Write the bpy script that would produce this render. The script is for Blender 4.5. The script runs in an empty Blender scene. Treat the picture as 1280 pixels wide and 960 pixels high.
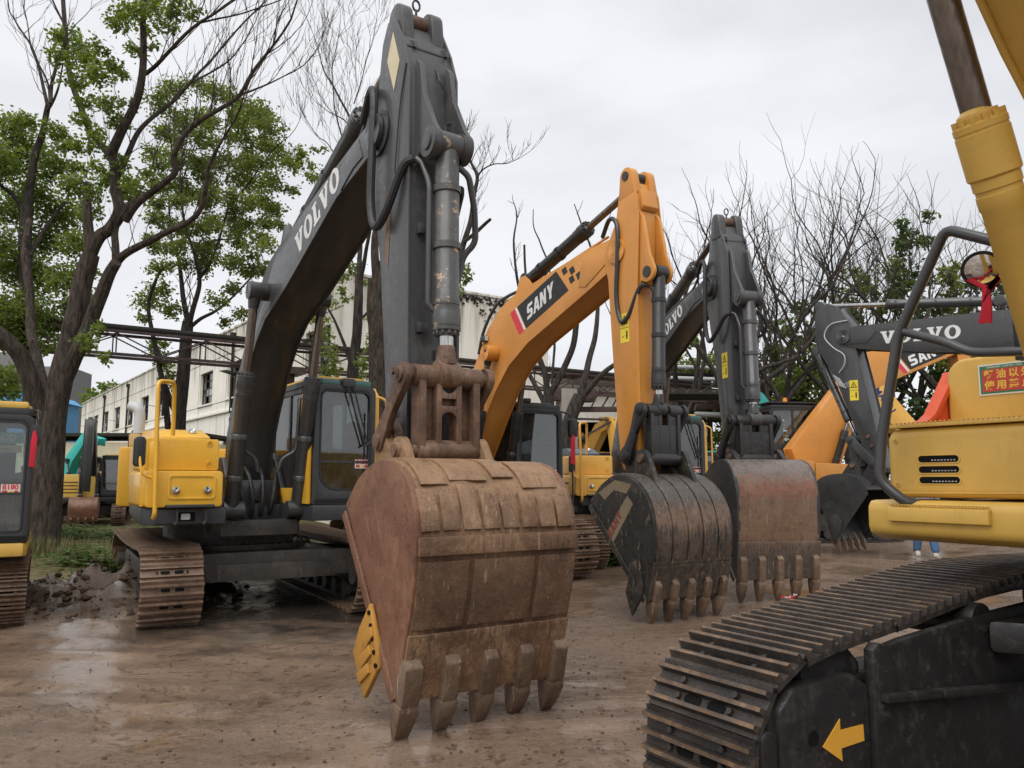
import bpy, bmesh, math, random
import numpy as np
from mathutils import Vector, Matrix, noise

SC = bpy.context.scene
COL = SC.collection
R = math.radians
random.seed(7)
rng = np.random.default_rng(11)

# ------------------------------------------------------------------ camera
CAM_H = 1.6
TILT = math.atan(0.12)
cam = bpy.data.cameras.new('camera')
cam.sensor_width = 36.0
cam.lens = 36.0 * 1000.0 / 1280.0
cam.clip_start = 0.05
cam.clip_end = 3000
camo = bpy.data.objects.new('camera', cam)
camo.location = (0, 0, CAM_H)
camo.rotation_euler = (math.pi / 2 + TILT, 0, 0)
COL.objects.link(camo)
SC.camera = camo

# ------------------------------------------------------------------ world: overcast sky
SUN_EL, SUN_ROT = R(58), R(200)
w = bpy.data.worlds.new('World')
SC.world = w
w.use_nodes = True
nt = w.node_tree
nt.nodes.clear()
def WN(t, **k):
    n = nt.nodes.new(t)
    for a, b in k.items(): setattr(n, a, b)
    return n
out = WN('ShaderNodeOutputWorld')
sky = WN('ShaderNodeTexSky', sky_type='NISHITA', sun_disc=False, sun_elevation=SUN_EL, sun_rotation=SUN_ROT)
bg1 = WN('ShaderNodeBackground'); bg1.inputs[1].default_value = 0.05
nt.links.new(sky.outputs[0], bg1.inputs[0])
tc = WN('ShaderNodeTexCoord')
mp = WN('ShaderNodeMapping'); mp.inputs['Scale'].default_value = (1, 1, 2.6)
nt.links.new(tc.outputs['Generated'], mp.inputs[0])
n1 = WN('ShaderNodeTexNoise'); n1.inputs['Scale'].default_value = 2.2; n1.inputs['Detail'].default_value = 6; n1.inputs['Roughness'].default_value = .55
nt.links.new(mp.outputs[0], n1.inputs[0])
cr = WN('ShaderNodeValToRGB')
cr.color_ramp.elements[0].position = .34; cr.color_ramp.elements[0].color = (.40, .406, .422, 1)
cr.color_ramp.elements[1].position = .60; cr.color_ramp.elements[1].color = (.495, .50, .517, 1)
nt.links.new(n1.outputs[0], cr.inputs[0])
bg2 = WN('ShaderNodeBackground'); bg2.inputs[1].default_value = .98
nt.links.new(cr.outputs[0], bg2.inputs[0])
mx = WN('ShaderNodeMixShader'); mx.inputs[0].default_value = .93
nt.links.new(bg1.outputs[0], mx.inputs[1]); nt.links.new(bg2.outputs[0], mx.inputs[2])
nt.links.new(mx.outputs[0], out.inputs[0])

sun = bpy.data.lights.new('sun', 'SUN')
sun.energy = 1.5; sun.angle = R(60); sun.color = (1, .97, .92)
suno = bpy.data.objects.new('sun', sun)
suno.rotation_euler = (R(35), 0, R(-20))
COL.objects.link(suno)
SC.view_settings.view_transform = 'Standard'
SC.view_settings.look = 'None'
SC.view_settings.exposure = 1.0
SC.view_settings.gamma = 1
SC.cycles.max_bounces = 6
SC.cycles.transparent_max_bounces = 12

# ------------------------------------------------------------------ materials
MATS = {}
def newmat(name):
    m = bpy.data.materials.new(name); m.use_nodes = True
    MATS[name] = m
    return m, m.node_tree, m.node_tree.nodes['Principled BSDF']
class G:                                    # small node-graph helper
    def __init__(s, nt): s.nt = nt; s.tc = nt.nodes.new('ShaderNodeTexCoord'); s.o = s.tc.outputs['Object']
    def n(s, t, **k):
        q = s.nt.nodes.new(t)
        for a, b in k.items(): setattr(q, a, b)
        return q
    def l(s, a, b): s.nt.links.new(a, b)
    def noise(s, scale, detail=4, rough=.55, stretch=None, dist=0, src=None):
        q = s.n('ShaderNodeTexNoise'); q.inputs['Scale'].default_value = scale
        q.inputs['Detail'].default_value = detail; q.inputs['Roughness'].default_value = rough; q.inputs['Distortion'].default_value = dist
        v = src or s.o
        if stretch:
            m = s.n('ShaderNodeMapping'); m.inputs['Scale'].default_value = stretch; s.l(v, m.inputs[0]); v = m.outputs[0]
        s.l(v, q.inputs['Vector']); return q.outputs['Fac']
    def ramp(s, fac, stops):
        q = s.n('ShaderNodeValToRGB'); e = q.color_ramp.elements
        while len(e) < len(stops): e.new(.5)
        for i, (p, c) in enumerate(stops):
            e[i].position = p
            e[i].color = (c[0], c[1], c[2], 1) if hasattr(c, '__len__') else (c, c, c, 1)
        s.l(fac, q.inputs[0]); return q.outputs[0]
    def mix(s, fac, a, b, mode='MIX'):
        q = s.n('ShaderNodeMix', data_type='RGBA', blend_type=mode)
        for k, v in ((0, fac), (6, a), (7, b)):
            if hasattr(v, 'default_value') or hasattr(v, 'is_linked'): s.l(v, q.inputs[k])
            elif k == 0: q.inputs[k].default_value = v
            else: q.inputs[k].default_value = (v[0], v[1], v[2], 1)
        return q.outputs[2]
    def bump(s, h, strength, dist, P, prev=None):
        q = s.n('ShaderNodeBump'); q.inputs['Strength'].default_value = strength; q.inputs['Distance'].default_value = dist
        s.l(h, q.inputs['Height'])
        if prev is not None: s.l(prev, q.inputs['Normal'])
        s.l(q.outputs[0], P.inputs['Normal']); return q.outputs[0]
    def val(s, fac, lo, hi, a=.0, b=1.):
        q = s.n('ShaderNodeMapRange'); s.l(fac, q.inputs[0])
        q.inputs[1].default_value = lo; q.inputs[2].default_value = hi; q.inputs[3].default_value = a; q.inputs[4].default_value = b
        return q.outputs[0]

def paint(name, c, rough=.38, dirt=.5, dirtc=(.13, .09, .055), wear=None, spec=.5, coat=.0, seed=0.):
    m, t, P = newmat(name); g = G(t)
    big = g.noise(1.6 + seed, 5, .6)
    col = g.mix(g.val(big, .3, .7), [x * .86 for x in c], [min(1, x * 1.06) for x in c])
    streak = g.noise(3, 6, .7, stretch=(3, 3, .35))
    fine = g.noise(14, 5, .75)
    msk = g.mix(.5, streak, fine)
    col = g.mix(g.val(msk, .52, .72, 0, dirt), col, dirtc)
    if wear:
        ch = g.noise(9, 8, .8)
        col = g.mix(g.val(ch, .585, .60, 0, .85), col, wear)
    t.links.new(col, P.inputs['Base Color'])
    t.links.new(g.val(fine, .3, .75, rough * .75, min(1, rough + .3)), P.inputs['Roughness'])
    P.inputs['Specular IOR Level'].default_value = spec
    P.inputs['Coat Weight'].default_value = coat
    P.inputs['Coat Roughness'].default_value = .12
    g.bump(g.noise(60, 4, .6), .06, .004, P)
    return m
YEL = paint('yellow_paint', (.72, .395, .035), .30, .35, (.33, .20, .07), coat=.25)
YEL3 = paint('pale_yellow_paint', (.70, .39, .075), .34, .45, (.36, .23, .09), coat=.2, seed=.4)
YELF = paint('mustard_paint', (.66, .41, .085), .36, .6, (.40, .245, .085), coat=.15, seed=.8)
ORG = paint('orange_paint', (.58, .245, .045), .32, .3, (.32, .16, .06), coat=.2)
REDO = paint('red_orange_paint', (.58, .075, .022), .45, .25, (.4, .1, .04))
GRY = paint('dark_grey_paint', (.040, .041, .043), .34, .55, (.115, .105, .092), coat=.45)
GRY2 = paint('worn_grey_paint', (.052, .052, .053), .36, .6, (.15, .135, .115), coat=.2, seed=.5)
BLK = paint('black_paint', (.018, .018, .019), .36, .45, (.06, .052, .043), coat=.2)
BLKM = paint('black_steel', (.017, .016, .016), .42, .7, (.065, .052, .042), wear=(.055, .045, .037))
BLKC = paint('cab_grey', (.035, .037, .040), .42, .35, (.08, .07, .06), coat=.15)
TEAL = paint('teal_paint', (.03, .40, .36), .4, .3)
TGRN = paint('green_roof_glass', (.03, .13, .115), .15, .15, coat=.5)
REDP = paint('red_paint', (.45, .02, .02), .45, .3)
PGREY = paint('pale_grey_metal', (.45, .46, .47), .45, .3)
ENG = paint('blue_grey_cover', (.07, .09, .11), .45, .3)
LETW = paint('white_lettering', (.70, .70, .70), .5, .45, (.35, .34, .32))
LETR = paint('red_band', (.62, .035, .06), .45, .2)
LETD = paint('faded_red_lettering', (.20, .035, .028), .6, .7, (.09, .06, .045))
LETB = paint('black_band', (.016, .016, .018), .5, .2)
LETY = paint('yellow_label', (.75, .58, .04), .5, .25)
LETN = paint('navy_lettering', (.03, .03, .16), .5, .1)
CREAM = paint('cream_reflector', (.62, .54, .36), .5, .4, (.3, .25, .16))
WYEL = paint('worn_yellow_paint', (.40, .195, .03), .5, .8, (.16, .09, .045), wear=(.12, .08, .05))
ARR = paint('arrow_orange', (.72, .36, .04), .5, .25)
SIGNR = paint('sign_red', (.50, .05, .045), .5, .2)
SIGNG = paint('sign_green', (.02, .18, .08), .5, .1)
SIGNW = paint('sign_white', (.70, .70, .66), .5, .25)
SIGNY = paint('sign_yellow', (.75, .50, .06), .5, .1)
FAB = paint('red_ribbon', (.55, .03, .05), .8, .15, spec=.2)
SEAT = paint('seat_fabric', (.035, .036, .04), .85, .4, (.09, .08, .08), spec=.2)
SEATP = paint('plastic_seat_cover', (.32, .36, .36), .4, .3, (.2, .2, .2))
AMB = paint('amber_lamp', (.75, .25, .02), .3, .1)

def metal(name, c, rough=.25):
    m, t, P = newmat(name); g = G(t)
    n = g.noise(5, 4, .6, stretch=(6, 6, 1))
    t.links.new(g.mix(g.val(n, .35, .7), c, [x * .6 for x in c]), P.inputs['Base Color'])
    P.inputs['Metallic'].default_value = 1
    t.links.new(g.val(n, .3, .7, rough * .7, rough * 1.5), P.inputs['Roughness'])
    return m
CHIP = paint('chipped_grey_paint', (.055, .055, .055), .36, .6, (.16, .145, .125), wear=(.42, .28, .16), coat=.15, seed=.9)
CHR = metal('chrome_rod', (.62, .61, .60), .18)
RODB = metal('dull_rod', (.25, .21, .18), .32)

def rusty(name, cols, rough=.55, bump=.5, streak=(5, 5, .5), metallic=0.0, spec=.4, chips=None, hband=None, scratch=None, tilt=0.):
    """worn steel: tones of mud, rust and scraped plate, streaked along the local vertical"""
    m, t, P = newmat(name); g = G(t)
    a = g.noise(2.1, 9, .72, dist=.5)
    b = g.noise(4, 9, .8, stretch=streak)
    f = g.noise(42, 7, .82)
    s9 = g.noise(9, 7, .78, dist=.3)
    col = g.ramp(a, [(.34, cols[0]), (.49, cols[1]), (.63, cols[2])])
    col = g.mix(g.val(b, .49, .58, 0, .8), col, cols[3])
    if hband:                                # worn and rusty bands at given heights (wear with a shape of its own)
        sx = g.n('ShaderNodeSeparateXYZ'); g.l(g.o, sx.inputs[0])
        z = g.n('ShaderNodeMath', operation='ADD'); g.l(sx.outputs[2], z.inputs[0])
        wob = g.val(b, .3, .7, -.26, .26); g.l(wob, z.inputs[1])
        for lo, hi, c, k in hband:
            q = g.n('ShaderNodeValToRGB'); e = q.color_ramp.elements
            rr = g.val(z.outputs[0], lo - .06, hi + .06, 0, 1); g.l(rr, q.inputs[0])
            e[0].position = 0; e[0].color = (0, 0, 0, 1); e[1].position = 1; e[1].color = (0, 0, 0, 1)
            for p, v in ((.16, k), (.84, k)):
                x = e.new(p); x.color = (v, v, v, 1)
            col = g.mix(q.outputs[0], col, g.ramp(s9, [(.35, [v * .55 for v in c]), (.5, c), (.66, [min(1, v * 1.35) for v in c])]))
    col = g.mix(g.val(s9, .56, .66, 0, .6), col, [x * .42 for x in cols[0]])
    col = g.mix(g.val(f, .56, .68, 0, .55), col, [min(1, x * 1.35) for x in cols[2]])
    if scratch:
        mp_ = g.n('ShaderNodeMapping'); mp_.inputs['Rotation'].default_value = (0, tilt, 0); g.l(g.o, mp_.inputs[0])
        sc = g.noise(1, 3, .6, stretch=(38, 30, 1.1), src=mp_.outputs[0])
        col = g.mix(g.val(sc, .64, .70, 0, .7), col, scratch)
    if chips:
        ch = g.noise(13, 8, .8, stretch=(1.6, 1.6, .5))
        col = g.mix(g.val(ch, .58, .61, 0, .75), col, chips)
    t.links.new(col, P.inputs['Base Color'])
    P.inputs['Metallic'].default_value = metallic
    P.inputs['Specular IOR Level'].default_value = spec
    t.links.new(g.val(s9, .35, .65, rough - .20, rough + .2), P.inputs['Roughness'])
    b1 = g.bump(s9, bump, .03, P)
    g.bump(f, bump * .8, .010, P, b1)
    return m
MUDS = rusty('muddy_bucket_steel', [(.080, .044, .027), (.185, .104, .058), (.34, .215, .125), (.165, .083, .045)], .46, .7, (6, 6, .45), scratch=(.36, .27, .19),
             hband=[(.60, 1.08, (.085, .050, .034), .5), (1.22, 1.5, (.19, .11, .062), .35), (1.50, 1.95, (.29, .172, .092), .7)])
MUDSIDE = rusty('brown_side_plate', [(.105, .046, .027), (.165, .074, .042), (.225, .115, .068), (.135, .060, .034)], .42, .35, (3, 3, .6), scratch=(.32, .20, .13), tilt=.45)
LINK = rusty('rusty_link_steel', [(.060, .034, .024), (.135, .076, .048), (.24, .155, .105), (.09, .05, .033)], .5, .35)
B2S = rusty('scraped_black_steel', [(.018, .016, .015), (.042, .033, .026), (.12, .085, .058), (.085, .058, .038)], .36, .5, (9, 9, .3), scratch=(.24, .20, .15), chips=(.20, .165, .125),
            hband=[(1.08, 1.25, (.19, .115, .075), .7), (1.40, 1.7, (.075, .072, .07), .75)])
B2SIDE = rusty('scraped_black_side', [(.014, .014, .015), (.022, .021, .020), (.06, .05, .038), (.03, .026, .022)], .38, .25, (3, 3, .5), chips=(.20, .165, .11))
B3S = rusty('rust_band_steel', [(.075, .055, .045), (.12, .085, .065), (.17, .13, .10), (.11, .075, .055)], .38, .35, (9, 9, .25), scratch=(.30, .24, .19),
            hband=[(1.38, 1.58, (.19, .072, .036), .75), (1.66, 2.0, (.14, .12, .11), .8), (.80, 1.25, (.20, .105, .055), .6), (.0, .68, (.062, .048, .04), .9)])
B4S = rusty('dark_bucket_steel', [(.020, .020, .021), (.03, .03, .031), (.05, .047, .043), (.03, .03, .03)], .42, .15)
TOOTH = rusty('tooth_steel', [(.062, .037, .025), (.13, .082, .054), (.22, .16, .11), (.14, .088, .056)], .42, .5, scratch=(.34, .27, .2))
SHOE = rusty('rusty_shoe_steel', [(.055, .032, .021), (.135, .082, .053), (.24, .165, .115), (.17, .105, .068)], .40, .4)
SHOEB = rusty('black_shoe_steel', [(.020, .018, .018), (.034, .029, .027), (.075, .06, .048), (.05, .036, .026)], .30, .4)
GROU = rusty('worn_grouser_edge', [(.03, .021, .016), (.105, .062, .034), (.24, .145, .078), (.075, .068, .062)], .32, .3)
DARK = paint('dark_void', (.008, .008, .008), .8, .1, spec=.1)  # near-black paint, also laid flat in place of shade in slots and openings
CHASS = rusty('greasy_chassis_steel', [(.024, .022, .021), (.042, .039, .036), (.075, .065, .054), (.045, .037, .030)], .42, .3, chips=(.16, .105, .065))
RBEAM = rusty('rusty_beam', [(.032, .020, .020), (.058, .034, .032), (.10, .060, .050), (.045, .030, .028)], .6, .3)
HOSE = paint('rubber_hose', (.022, .022, .024), .5, .4, (.08, .07, .06))

def glass(name, tint=(.75, .8, .8), refl=.22):
    m, t, P = newmat(name); g = G(t)
    t.nodes.remove(P)
    o = t.nodes['Material Output']
    tr = g.n('ShaderNodeBsdfTransparent'); tr.inputs[0].default_value = (*tint, 1)
    gl = g.n('ShaderNodeBsdfGlossy'); gl.inputs['Roughness'].default_value = .03
    df = g.n('ShaderNodeBsdfDiffuse'); df.inputs[0].default_value = (.45, .43, .40, 1)
    fr = g.n('ShaderNodeFresnel'); fr.inputs[0].default_value = 1.5
    ad = g.n('ShaderNodeMath', operation='ADD'); g.l(fr.outputs[0], ad.inputs[0]); ad.inputs[1].default_value = refl
    mx = g.n('ShaderNodeMixShader'); g.l(ad.outputs[0], mx.inputs[0]); g.l(tr.outputs[0], mx.inputs[1]); g.l(gl.outputs[0], mx.inputs[2])
    m2 = g.n('ShaderNodeMixShader')                      # dusty film
    g.l(g.val(g.noise(3, 6, .7), .45, .8, .01, .12), m2.inputs[0]); g.l(mx.outputs[0], m2.inputs[1]); g.l(df.outputs[0], m2.inputs[2])
    g.l(m2.outputs[0], o.inputs[0])
    return m
GLS = glass('cab_glass', (.82, .87, .87), .05)
GLSD = glass('dark_glass', (.30, .34, .34), .14)
GLSW = glass('window_glass', (.25, .28, .3), .12)
MIR, _t, _P = newmat('mirror_glass'); _P.inputs['Metallic'].default_value = 1; _P.inputs['Roughness'].default_value = .04; _P.inputs['Base Color'].default_value = (.8, .8, .8, 1)

def leafmat(name, a, b, c, trans=.35):
    m, t, P = newmat(name); g = G(t)
    n = g.noise(.9, 4, .6); f = g.noise(9, 2, .5)
    col = g.ramp(n, [(.32, a), (.5, b), (.70, c)])
    col = g.mix(g.val(f, .3, .7, 0, .6), col, [x * .62 for x in b])
    t.links.new(col, P.inputs['Base Color'])
    P.inputs['Roughness'].default_value = .5; P.inputs['Specular IOR Level'].default_value = .35
    tl = g.n('ShaderNodeBsdfTranslucent'); g.l(g.mix(1., col, (1.1, 1.25, .45), 'MULTIPLY'), tl.inputs[0])
    mx = g.n('ShaderNodeMixShader'); mx.inputs[0].default_value = trans
    g.l(P.outputs[0], mx.inputs[1]); g.l(tl.outputs[0], mx.inputs[2]); g.l(mx.outputs[0], t.nodes['Material Output'].inputs[0])
    return m
LEAF = leafmat('green_leaves', (.11, .145, .04), (.18, .225, .065), (.27, .31, .10), .55)
LEAF2 = leafmat('olive_leaves', (.12, .145, .048), (.195, .23, .075), (.29, .31, .11), .55)
LEAFD = leafmat('dark_leaves', (.045, .075, .026), (.075, .12, .04), (.125, .18, .06), .45)
LEAFY = leafmat('yellow_green_leaves', (.12, .15, .03), (.19, .22, .05), (.25, .26, .07))
GRASS = leafmat('dry_grass', (.09, .10, .04), (.16, .15, .065), (.24, .21, .10), .2)
WEED = leafmat('weed_leaves', (.05, .08, .025), (.085, .135, .038), (.14, .19, .06), .3)
def bark(name, c0, c1, sc=1.):
    m, t, P = newmat(name); g = G(t)
    a = g.noise(6 * sc, 6, .7, stretch=(2.2, 2.2, .5), dist=.6); b = g.noise(1.2, 4, .6)
    col = g.mix(g.val(a, .36, .62), c0, c1)
    col = g.mix(g.val(b, .55, .75, 0, .4), col, (.07, .075, .05))
    t.links.new(col, P.inputs['Base Color']); P.inputs['Roughness'].default_value = .9; P.inputs['Specular IOR Level'].default_value = .2
    g.bump(a, 1., .05, P)
    return m
BARK = bark('brown_bark', (.016, .013, .011), (.080, .062, .050))
BARKD = bark('dark_bark', (.016, .014, .013), (.068, .057, .049))
BAREW = paint('bare_wood', (.20, .14, .10), .8, .5, (.09, .06, .045), spec=.2)
STICK, _t, _P = newmat('price_sticker'); _P.inputs['Base Color'].default_value = (.68, .66, .62, 1); _P.inputs['Roughness'].default_value = .6

# ------------------------------------------------------------------ mesh building
class MB:
    """collects prisms, boxes, tubes; build() links them as ONE mesh object in the thing's own frame (x forward, y to its left, z up)"""
    def __init__(s): s.v = []; s.f = []; s.mi = []; s.m = 0
    def add(s, vs, fs):
        k = len(s.v); s.v += [tuple(p) for p in vs]
        s.f += [tuple(i + k for i in f) for f in fs]; s.mi += [s.m] * len(fs)
    def prism(s, pts, a0, a1, ax='v'):
        """pts: outline; ax: axis of extrusion. v: pts are (u,z); u: pts are (v,z); z: pts are (u,v)"""
        P = {'v': lambda p, a: (p[0], a, p[1]), 'u': lambda p, a: (a, p[0], p[1]), 'z': lambda p, a: (p[0], p[1], a)}[ax]
        area = sum(pts[i - 1][0] * pts[i][1] - pts[i][0] * pts[i - 1][1] for i in range(len(pts)))
        pts = list(pts)
        if area < 0: pts.reverse()
        n = len(pts)
        flip = (ax == 'v') != (a1 < a0)
        vs = [P(p, a0) for p in pts] + [P(p, a1) for p in pts]
        fs = [tuple(reversed(range(n))), tuple(range(n, 2 * n))] + [(i, (i + 1) % n, (i + 1) % n + n, i + n) for i in range(n)]
        if flip: fs = [tuple(reversed(f)) for f in fs]
        s.add(vs, fs); return s
    def box(s, u0, u1, v0, v1, z0, z1): return s.prism([(u0, v0), (u1, v0), (u1, v1), (u0, v1)], z0, z1, 'z')
    def bar(s, p0, p1, w, h, up=(0, 0, 1)):
        a, b = Vector(p0), Vector(p1); d = (b - a).normalized(); x = d.cross(Vector(up))
        if x.length < 1e-4: x = d.cross(Vector((1, 0, 0)))
        x.normalize(); y = x.cross(d).normalized()
        vs = [q + x * (i * w / 2) + y * (j * h / 2) for q in (a, b) for i, j in ((-1, -1), (1, -1), (1, 1), (-1, 1))]
        s.add(vs, [(0, 1, 2, 3), (7, 6, 5, 4), (0, 4, 5, 1), (1, 5, 6, 2), (2, 6, 7, 3), (3, 7, 4, 0)]); return s
    def tube(s, pts, r, n=10, cap=True):
        pts = [Vector(p) for p in pts]; m = len(pts)
        rs = list(r) if hasattr(r, '__len__') else [r] * m
        vs, fs = [], []; x = None
        for i in range(m):
            d = (pts[min(i + 1, m - 1)] - pts[max(i - 1, 0)])
            if d.length < 1e-9: d = Vector((0, 0, 1))
            d.normalize()
            if x is None: x = d.orthogonal().normalized()
            else:
                x = x - d * x.dot(d)
                x = x.normalized() if x.length > 1e-6 else d.orthogonal().normalized()
            y = d.cross(x)
            vs += [pts[i] + (x * math.cos(6.28319 * k / n) + y * math.sin(6.28319 * k / n)) * rs[i] for k in range(n)]
        for i in range(m - 1):
            for k in range(n):
                a, b = i * n + k, i * n + (k + 1) % n
                fs.append((a, b, b + n, a + n))
        if cap: fs += [tuple(reversed(range(n))), tuple(range((m - 1) * n, m * n))]
        s.add(vs, fs); return s
    def cyl(s, p0, p1, r, n=16): return s.tube([p0, p1], r, n)
    def cone(s, steps, n=16):
        """steps: [(point, radius)...] - stepped barrel; repeated points make flat shoulders"""
        return s.tube([p for p, _ in steps], [q for _, q in steps], n)
    def ring(s, outer, inner, a0, a1, ax='u'):
        """a frame between two outlines of the same number of points"""
        P = {'v': lambda p, a: (p[0], a, p[1]), 'u': lambda p, a: (a, p[0], p[1]), 'z': lambda p, a: (p[0], p[1], a)}[ax]
        n = len(outer)
        vs = [P(p, a) for a in (a0, a1) for L in (outer, inner) for p in L]
        fs = []
        for i in range(n):
            j = (i + 1) % n
            fs += [(i, j, n + j, n + i), (2 * n + j, 2 * n + i, 3 * n + i, 3 * n + j), (j, i, 2 * n + i, 2 * n + j), (n + i, n + j, 3 * n + j, 3 * n + i)]
        s.add(vs, fs); return s
    def build(s, name, mat, parent=None, bevel=0., angle=35, seg=2, smooth=True, recalc=True):
        me = bpy.data.meshes.new(name)
        bm = bmesh.new()
        bv = [bm.verts.new(p) for p in s.v]
        for f, mi in zip(s.f, s.mi):
            try: q = bm.faces.new([bv[i] for i in f]); q.material_index = mi
            except ValueError: pass
        if recalc: bmesh.ops.recalc_face_normals(bm, faces=bm.faces)
        if bevel > 0:
            es = [e for e in bm.edges if len(e.link_faces) == 2 and e.calc_face_angle(0) > R(angle)]
            try: bmesh.ops.bevel(bm, geom=es, offset=bevel, segments=seg, affect='EDGES', profile=.6, clamp_overlap=True)
            except Exception: pass
        bm.to_mesh(me); bm.free()
        return link(name, me, mat, parent, smooth)

def link(name, me, mat, parent=None, smooth=True):
    for m in (mat if isinstance(mat, (list, tuple)) else [mat]): me.materials.append(m)
    if smooth and len(me.polygons):
        me.polygons.foreach_set('use_smooth', [True] * len(me.polygons))
        me.set_sharp_from_angle(angle=R(38))
    o = bpy.data.objects.new(name, me); COL.objects.link(o)
    if parent is not None: o.parent = parent
    return o
def inst(src, parent, loc=None, rot=None, scale=None):
    o = src.copy(); COL.objects.link(o); o.parent = parent
    if loc is not None: o.location = loc
    if rot is not None: o.rotation_euler = rot
    if scale is not None: o.scale = scale
    return o
def tag(o, label=None, cat=None, group=None, kind=None):
    if label: o['label'] = label
    if cat: o['category'] = cat
    if group: o['group'] = group
    if kind: o['kind'] = kind
    return o
def thing(name, label, cat, loc=(0, 0, 0), rz=0., group=None):
    o = bpy.data.objects.new(name, None); COL.objects.link(o)
    o.empty_display_size = .2; o.location = loc; o.rotation_euler = (0, 0, rz)
    return tag(o, label, cat, group)
def machine(name, label, cat, x, y, a, group=None):
    """a: heading in degrees; 0 faces the camera's side, positive swings to its right. local x = forward"""
    a = R(a)
    return thing(name, label, cat, (x, y, 0), math.atan2(-math.cos(a), math.sin(a)), group)

def ray(px, py):
    a, b = (px - 640) / 1000., (480 - py) / 1000.
    c, s = math.cos(TILT), math.sin(TILT)
    return Vector((a, c - b * s, s + b * c))
def at(px, py, Y):                                   # the place at depth Y metres seen in direction px, py
    r = ray(px, py); t = Y / r.y
    return Vector((r.x * t, Y, CAM_H + r.z * t))
def arc(c, r, a0, a1, n=8): return [(c[0] + r * math.cos(R(a0 + (a1 - a0) * i / n)), c[1] + r * math.sin(R(a0 + (a1 - a0) * i / n))) for i in range(n + 1)]
def rrect(x0, x1, y0, y1, r, n=5):
    r = r if hasattr(r, '__len__') else [r] * 4       # corners: bl, br, tr, tl
    return (arc((x0 + r[0], y0 + r[0]), r[0], 180, 270, n) + arc((x1 - r[1], y0 + r[1]), r[1], 270, 360, n)
            + arc((x1 - r[2], y1 - r[2]), r[2], 0, 90, n) + arc((x0 + r[3], y1 - r[3]), r[3], 90, 180, n))
def smoothpath(pts, k=6):
    P = [Vector(p) for p in pts]; P = [2 * P[0] - P[1]] + P + [2 * P[-1] - P[-2]]; o = []
    for i in range(1, len(P) - 2):
        a, b, c, d = P[i - 1:i + 3]
        for j in range(k):
            t = j / k
            o.append(.5 * ((2 * b) + (c - a) * t + (2 * a - 5 * b + 4 * c - d) * t * t + (3 * b - a - 3 * c + d) * t ** 3))
    return o + [P[-2]]
def taper(steps): return steps

# ------------------------------------------------------------------ lettering
GL = {
 'V': (1.02, [[(0, 1), (.44, 1), (.44, .87), (.36, .87), (.53, .34), (.68, .87), (.59, .87), (.59, 1), (1.0, 1), (1.0, .87), (.92, .87), (.62, 0), (.40, 0), (.08, .87), (0, .87)]]),
 'L': (.80, [[(0, 1), (.47, 1), (.47, .87), (.37, .87), (.37, .14), (.58, .14), (.64, .38), (.77, .38), (.75, 0), (0, 0), (0, .13), (.1, .13), (.1, .87), (0, .87)]]),
 'S': (.86, [[(0, 0), (.66, 0), (.82, .14), (.82, .46), (.67, .61), (.27, .61), (.27, .78), (.80, .78), (.80, 1), (.15, 1), (0, .86), (0, .53), (.14, .39), (.54, .39), (.54, .22), (0, .22)]]),
 'A': (.92, [[(0, 0), (.3, 1), (.46, 1), (.46, .74), (.28, 0)], [(.92, 0), (.64, 0), (.46, .74), (.46, 1), (.62, 1)], [(.331, .21), (.589, .21), (.541, .41), (.379, .41)]]),
 'N': (.92, [[(0, 0), (0, 1), (.28, 1), (.58, .44), (.58, 1), (.85, 1), (.85, 0), (.58, 0), (.27, .56), (.27, 0)]]),
 'Y': (.92, [[(0, 1), (.31, 1), (.45, .66), (.6, 1), (.92, 1), (.59, .4), (.59, 0), (.31, 0), (.31, .4)]]),
}
def lettering(text, p0, p1, height, mat, parent, side, off, shear=0., name='lettering', thick=.004):
    """raised letters on a plane of constant lateral v=off, baseline p0 -> p1 in (u,z); side: -1 faces the machine's right"""
    adv = sum(GL[c][0] if c != 'O' else 1.04 for c in text) + .10 * (len(text) - 1)
    bx = Vector((p1[0] - p0[0], p1[1] - p0[1])); L = bx.length; bx.normalize(); by = Vector((-bx.y, bx.x))
    if by.y < 0: by = -by
    sx = L / adv; mb = MB(); x = 0.
    def T(p): q = Vector(p0) + bx * ((x + p[0]) * sx + shear * p[1] * height) + by * (p[1] * height); return (q.x, q.y)
    for ch in text:
        if ch == 'O':
            o = [(.5 + .5 * math.cos(t * math.pi / 16), .5 + .53 * math.sin(t * math.pi / 16)) for t in range(32)]
            i = [(.5 + .22 * math.cos(t * math.pi / 16), .5 + .37 * math.sin(t * math.pi / 16)) for t in range(32)]
            mb.ring([T(p) for p in o], [T(p) for p in i], off, off + side * thick, 'v'); x += 1.14
        else:
            wd, polys = GL[ch]
            for q in polys: mb.prism([T(p) for p in q], off, off + side * thick, 'v')
            x += wd + .10
    return mb.build(name, mat, parent, smooth=False)
def words(text, size, mat, parent, M, name='lettering', ext=.0015, bold=0., aspect=1.):
    """flat printed words in the built-in face, placed by matrix M (x along the line, y up, z out)"""
    c = bpy.data.curves.new(name, 'FONT'); c.body = text; c.size = size; c.extrude = ext; c.offset = bold; c.resolution_u = 3; c.align_x = 'CENTER'; c.align_y = 'CENTER'
    t = bpy.data.objects.new('tmp', c); COL.objects.link(t)
    bpy.context.view_layer.update()
    me = bpy.data.meshes.new_from_object(t.evaluated_get(bpy.context.evaluated_depsgraph_get()))
    bpy.data.objects.remove(t); bpy.data.curves.remove(c); me.name = name; me.materials.clear()
    o = link(name, me, mat, parent, False)
    o.matrix_local = M @ Matrix.Diagonal((aspect, 1, 1, 1))
    return o
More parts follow.
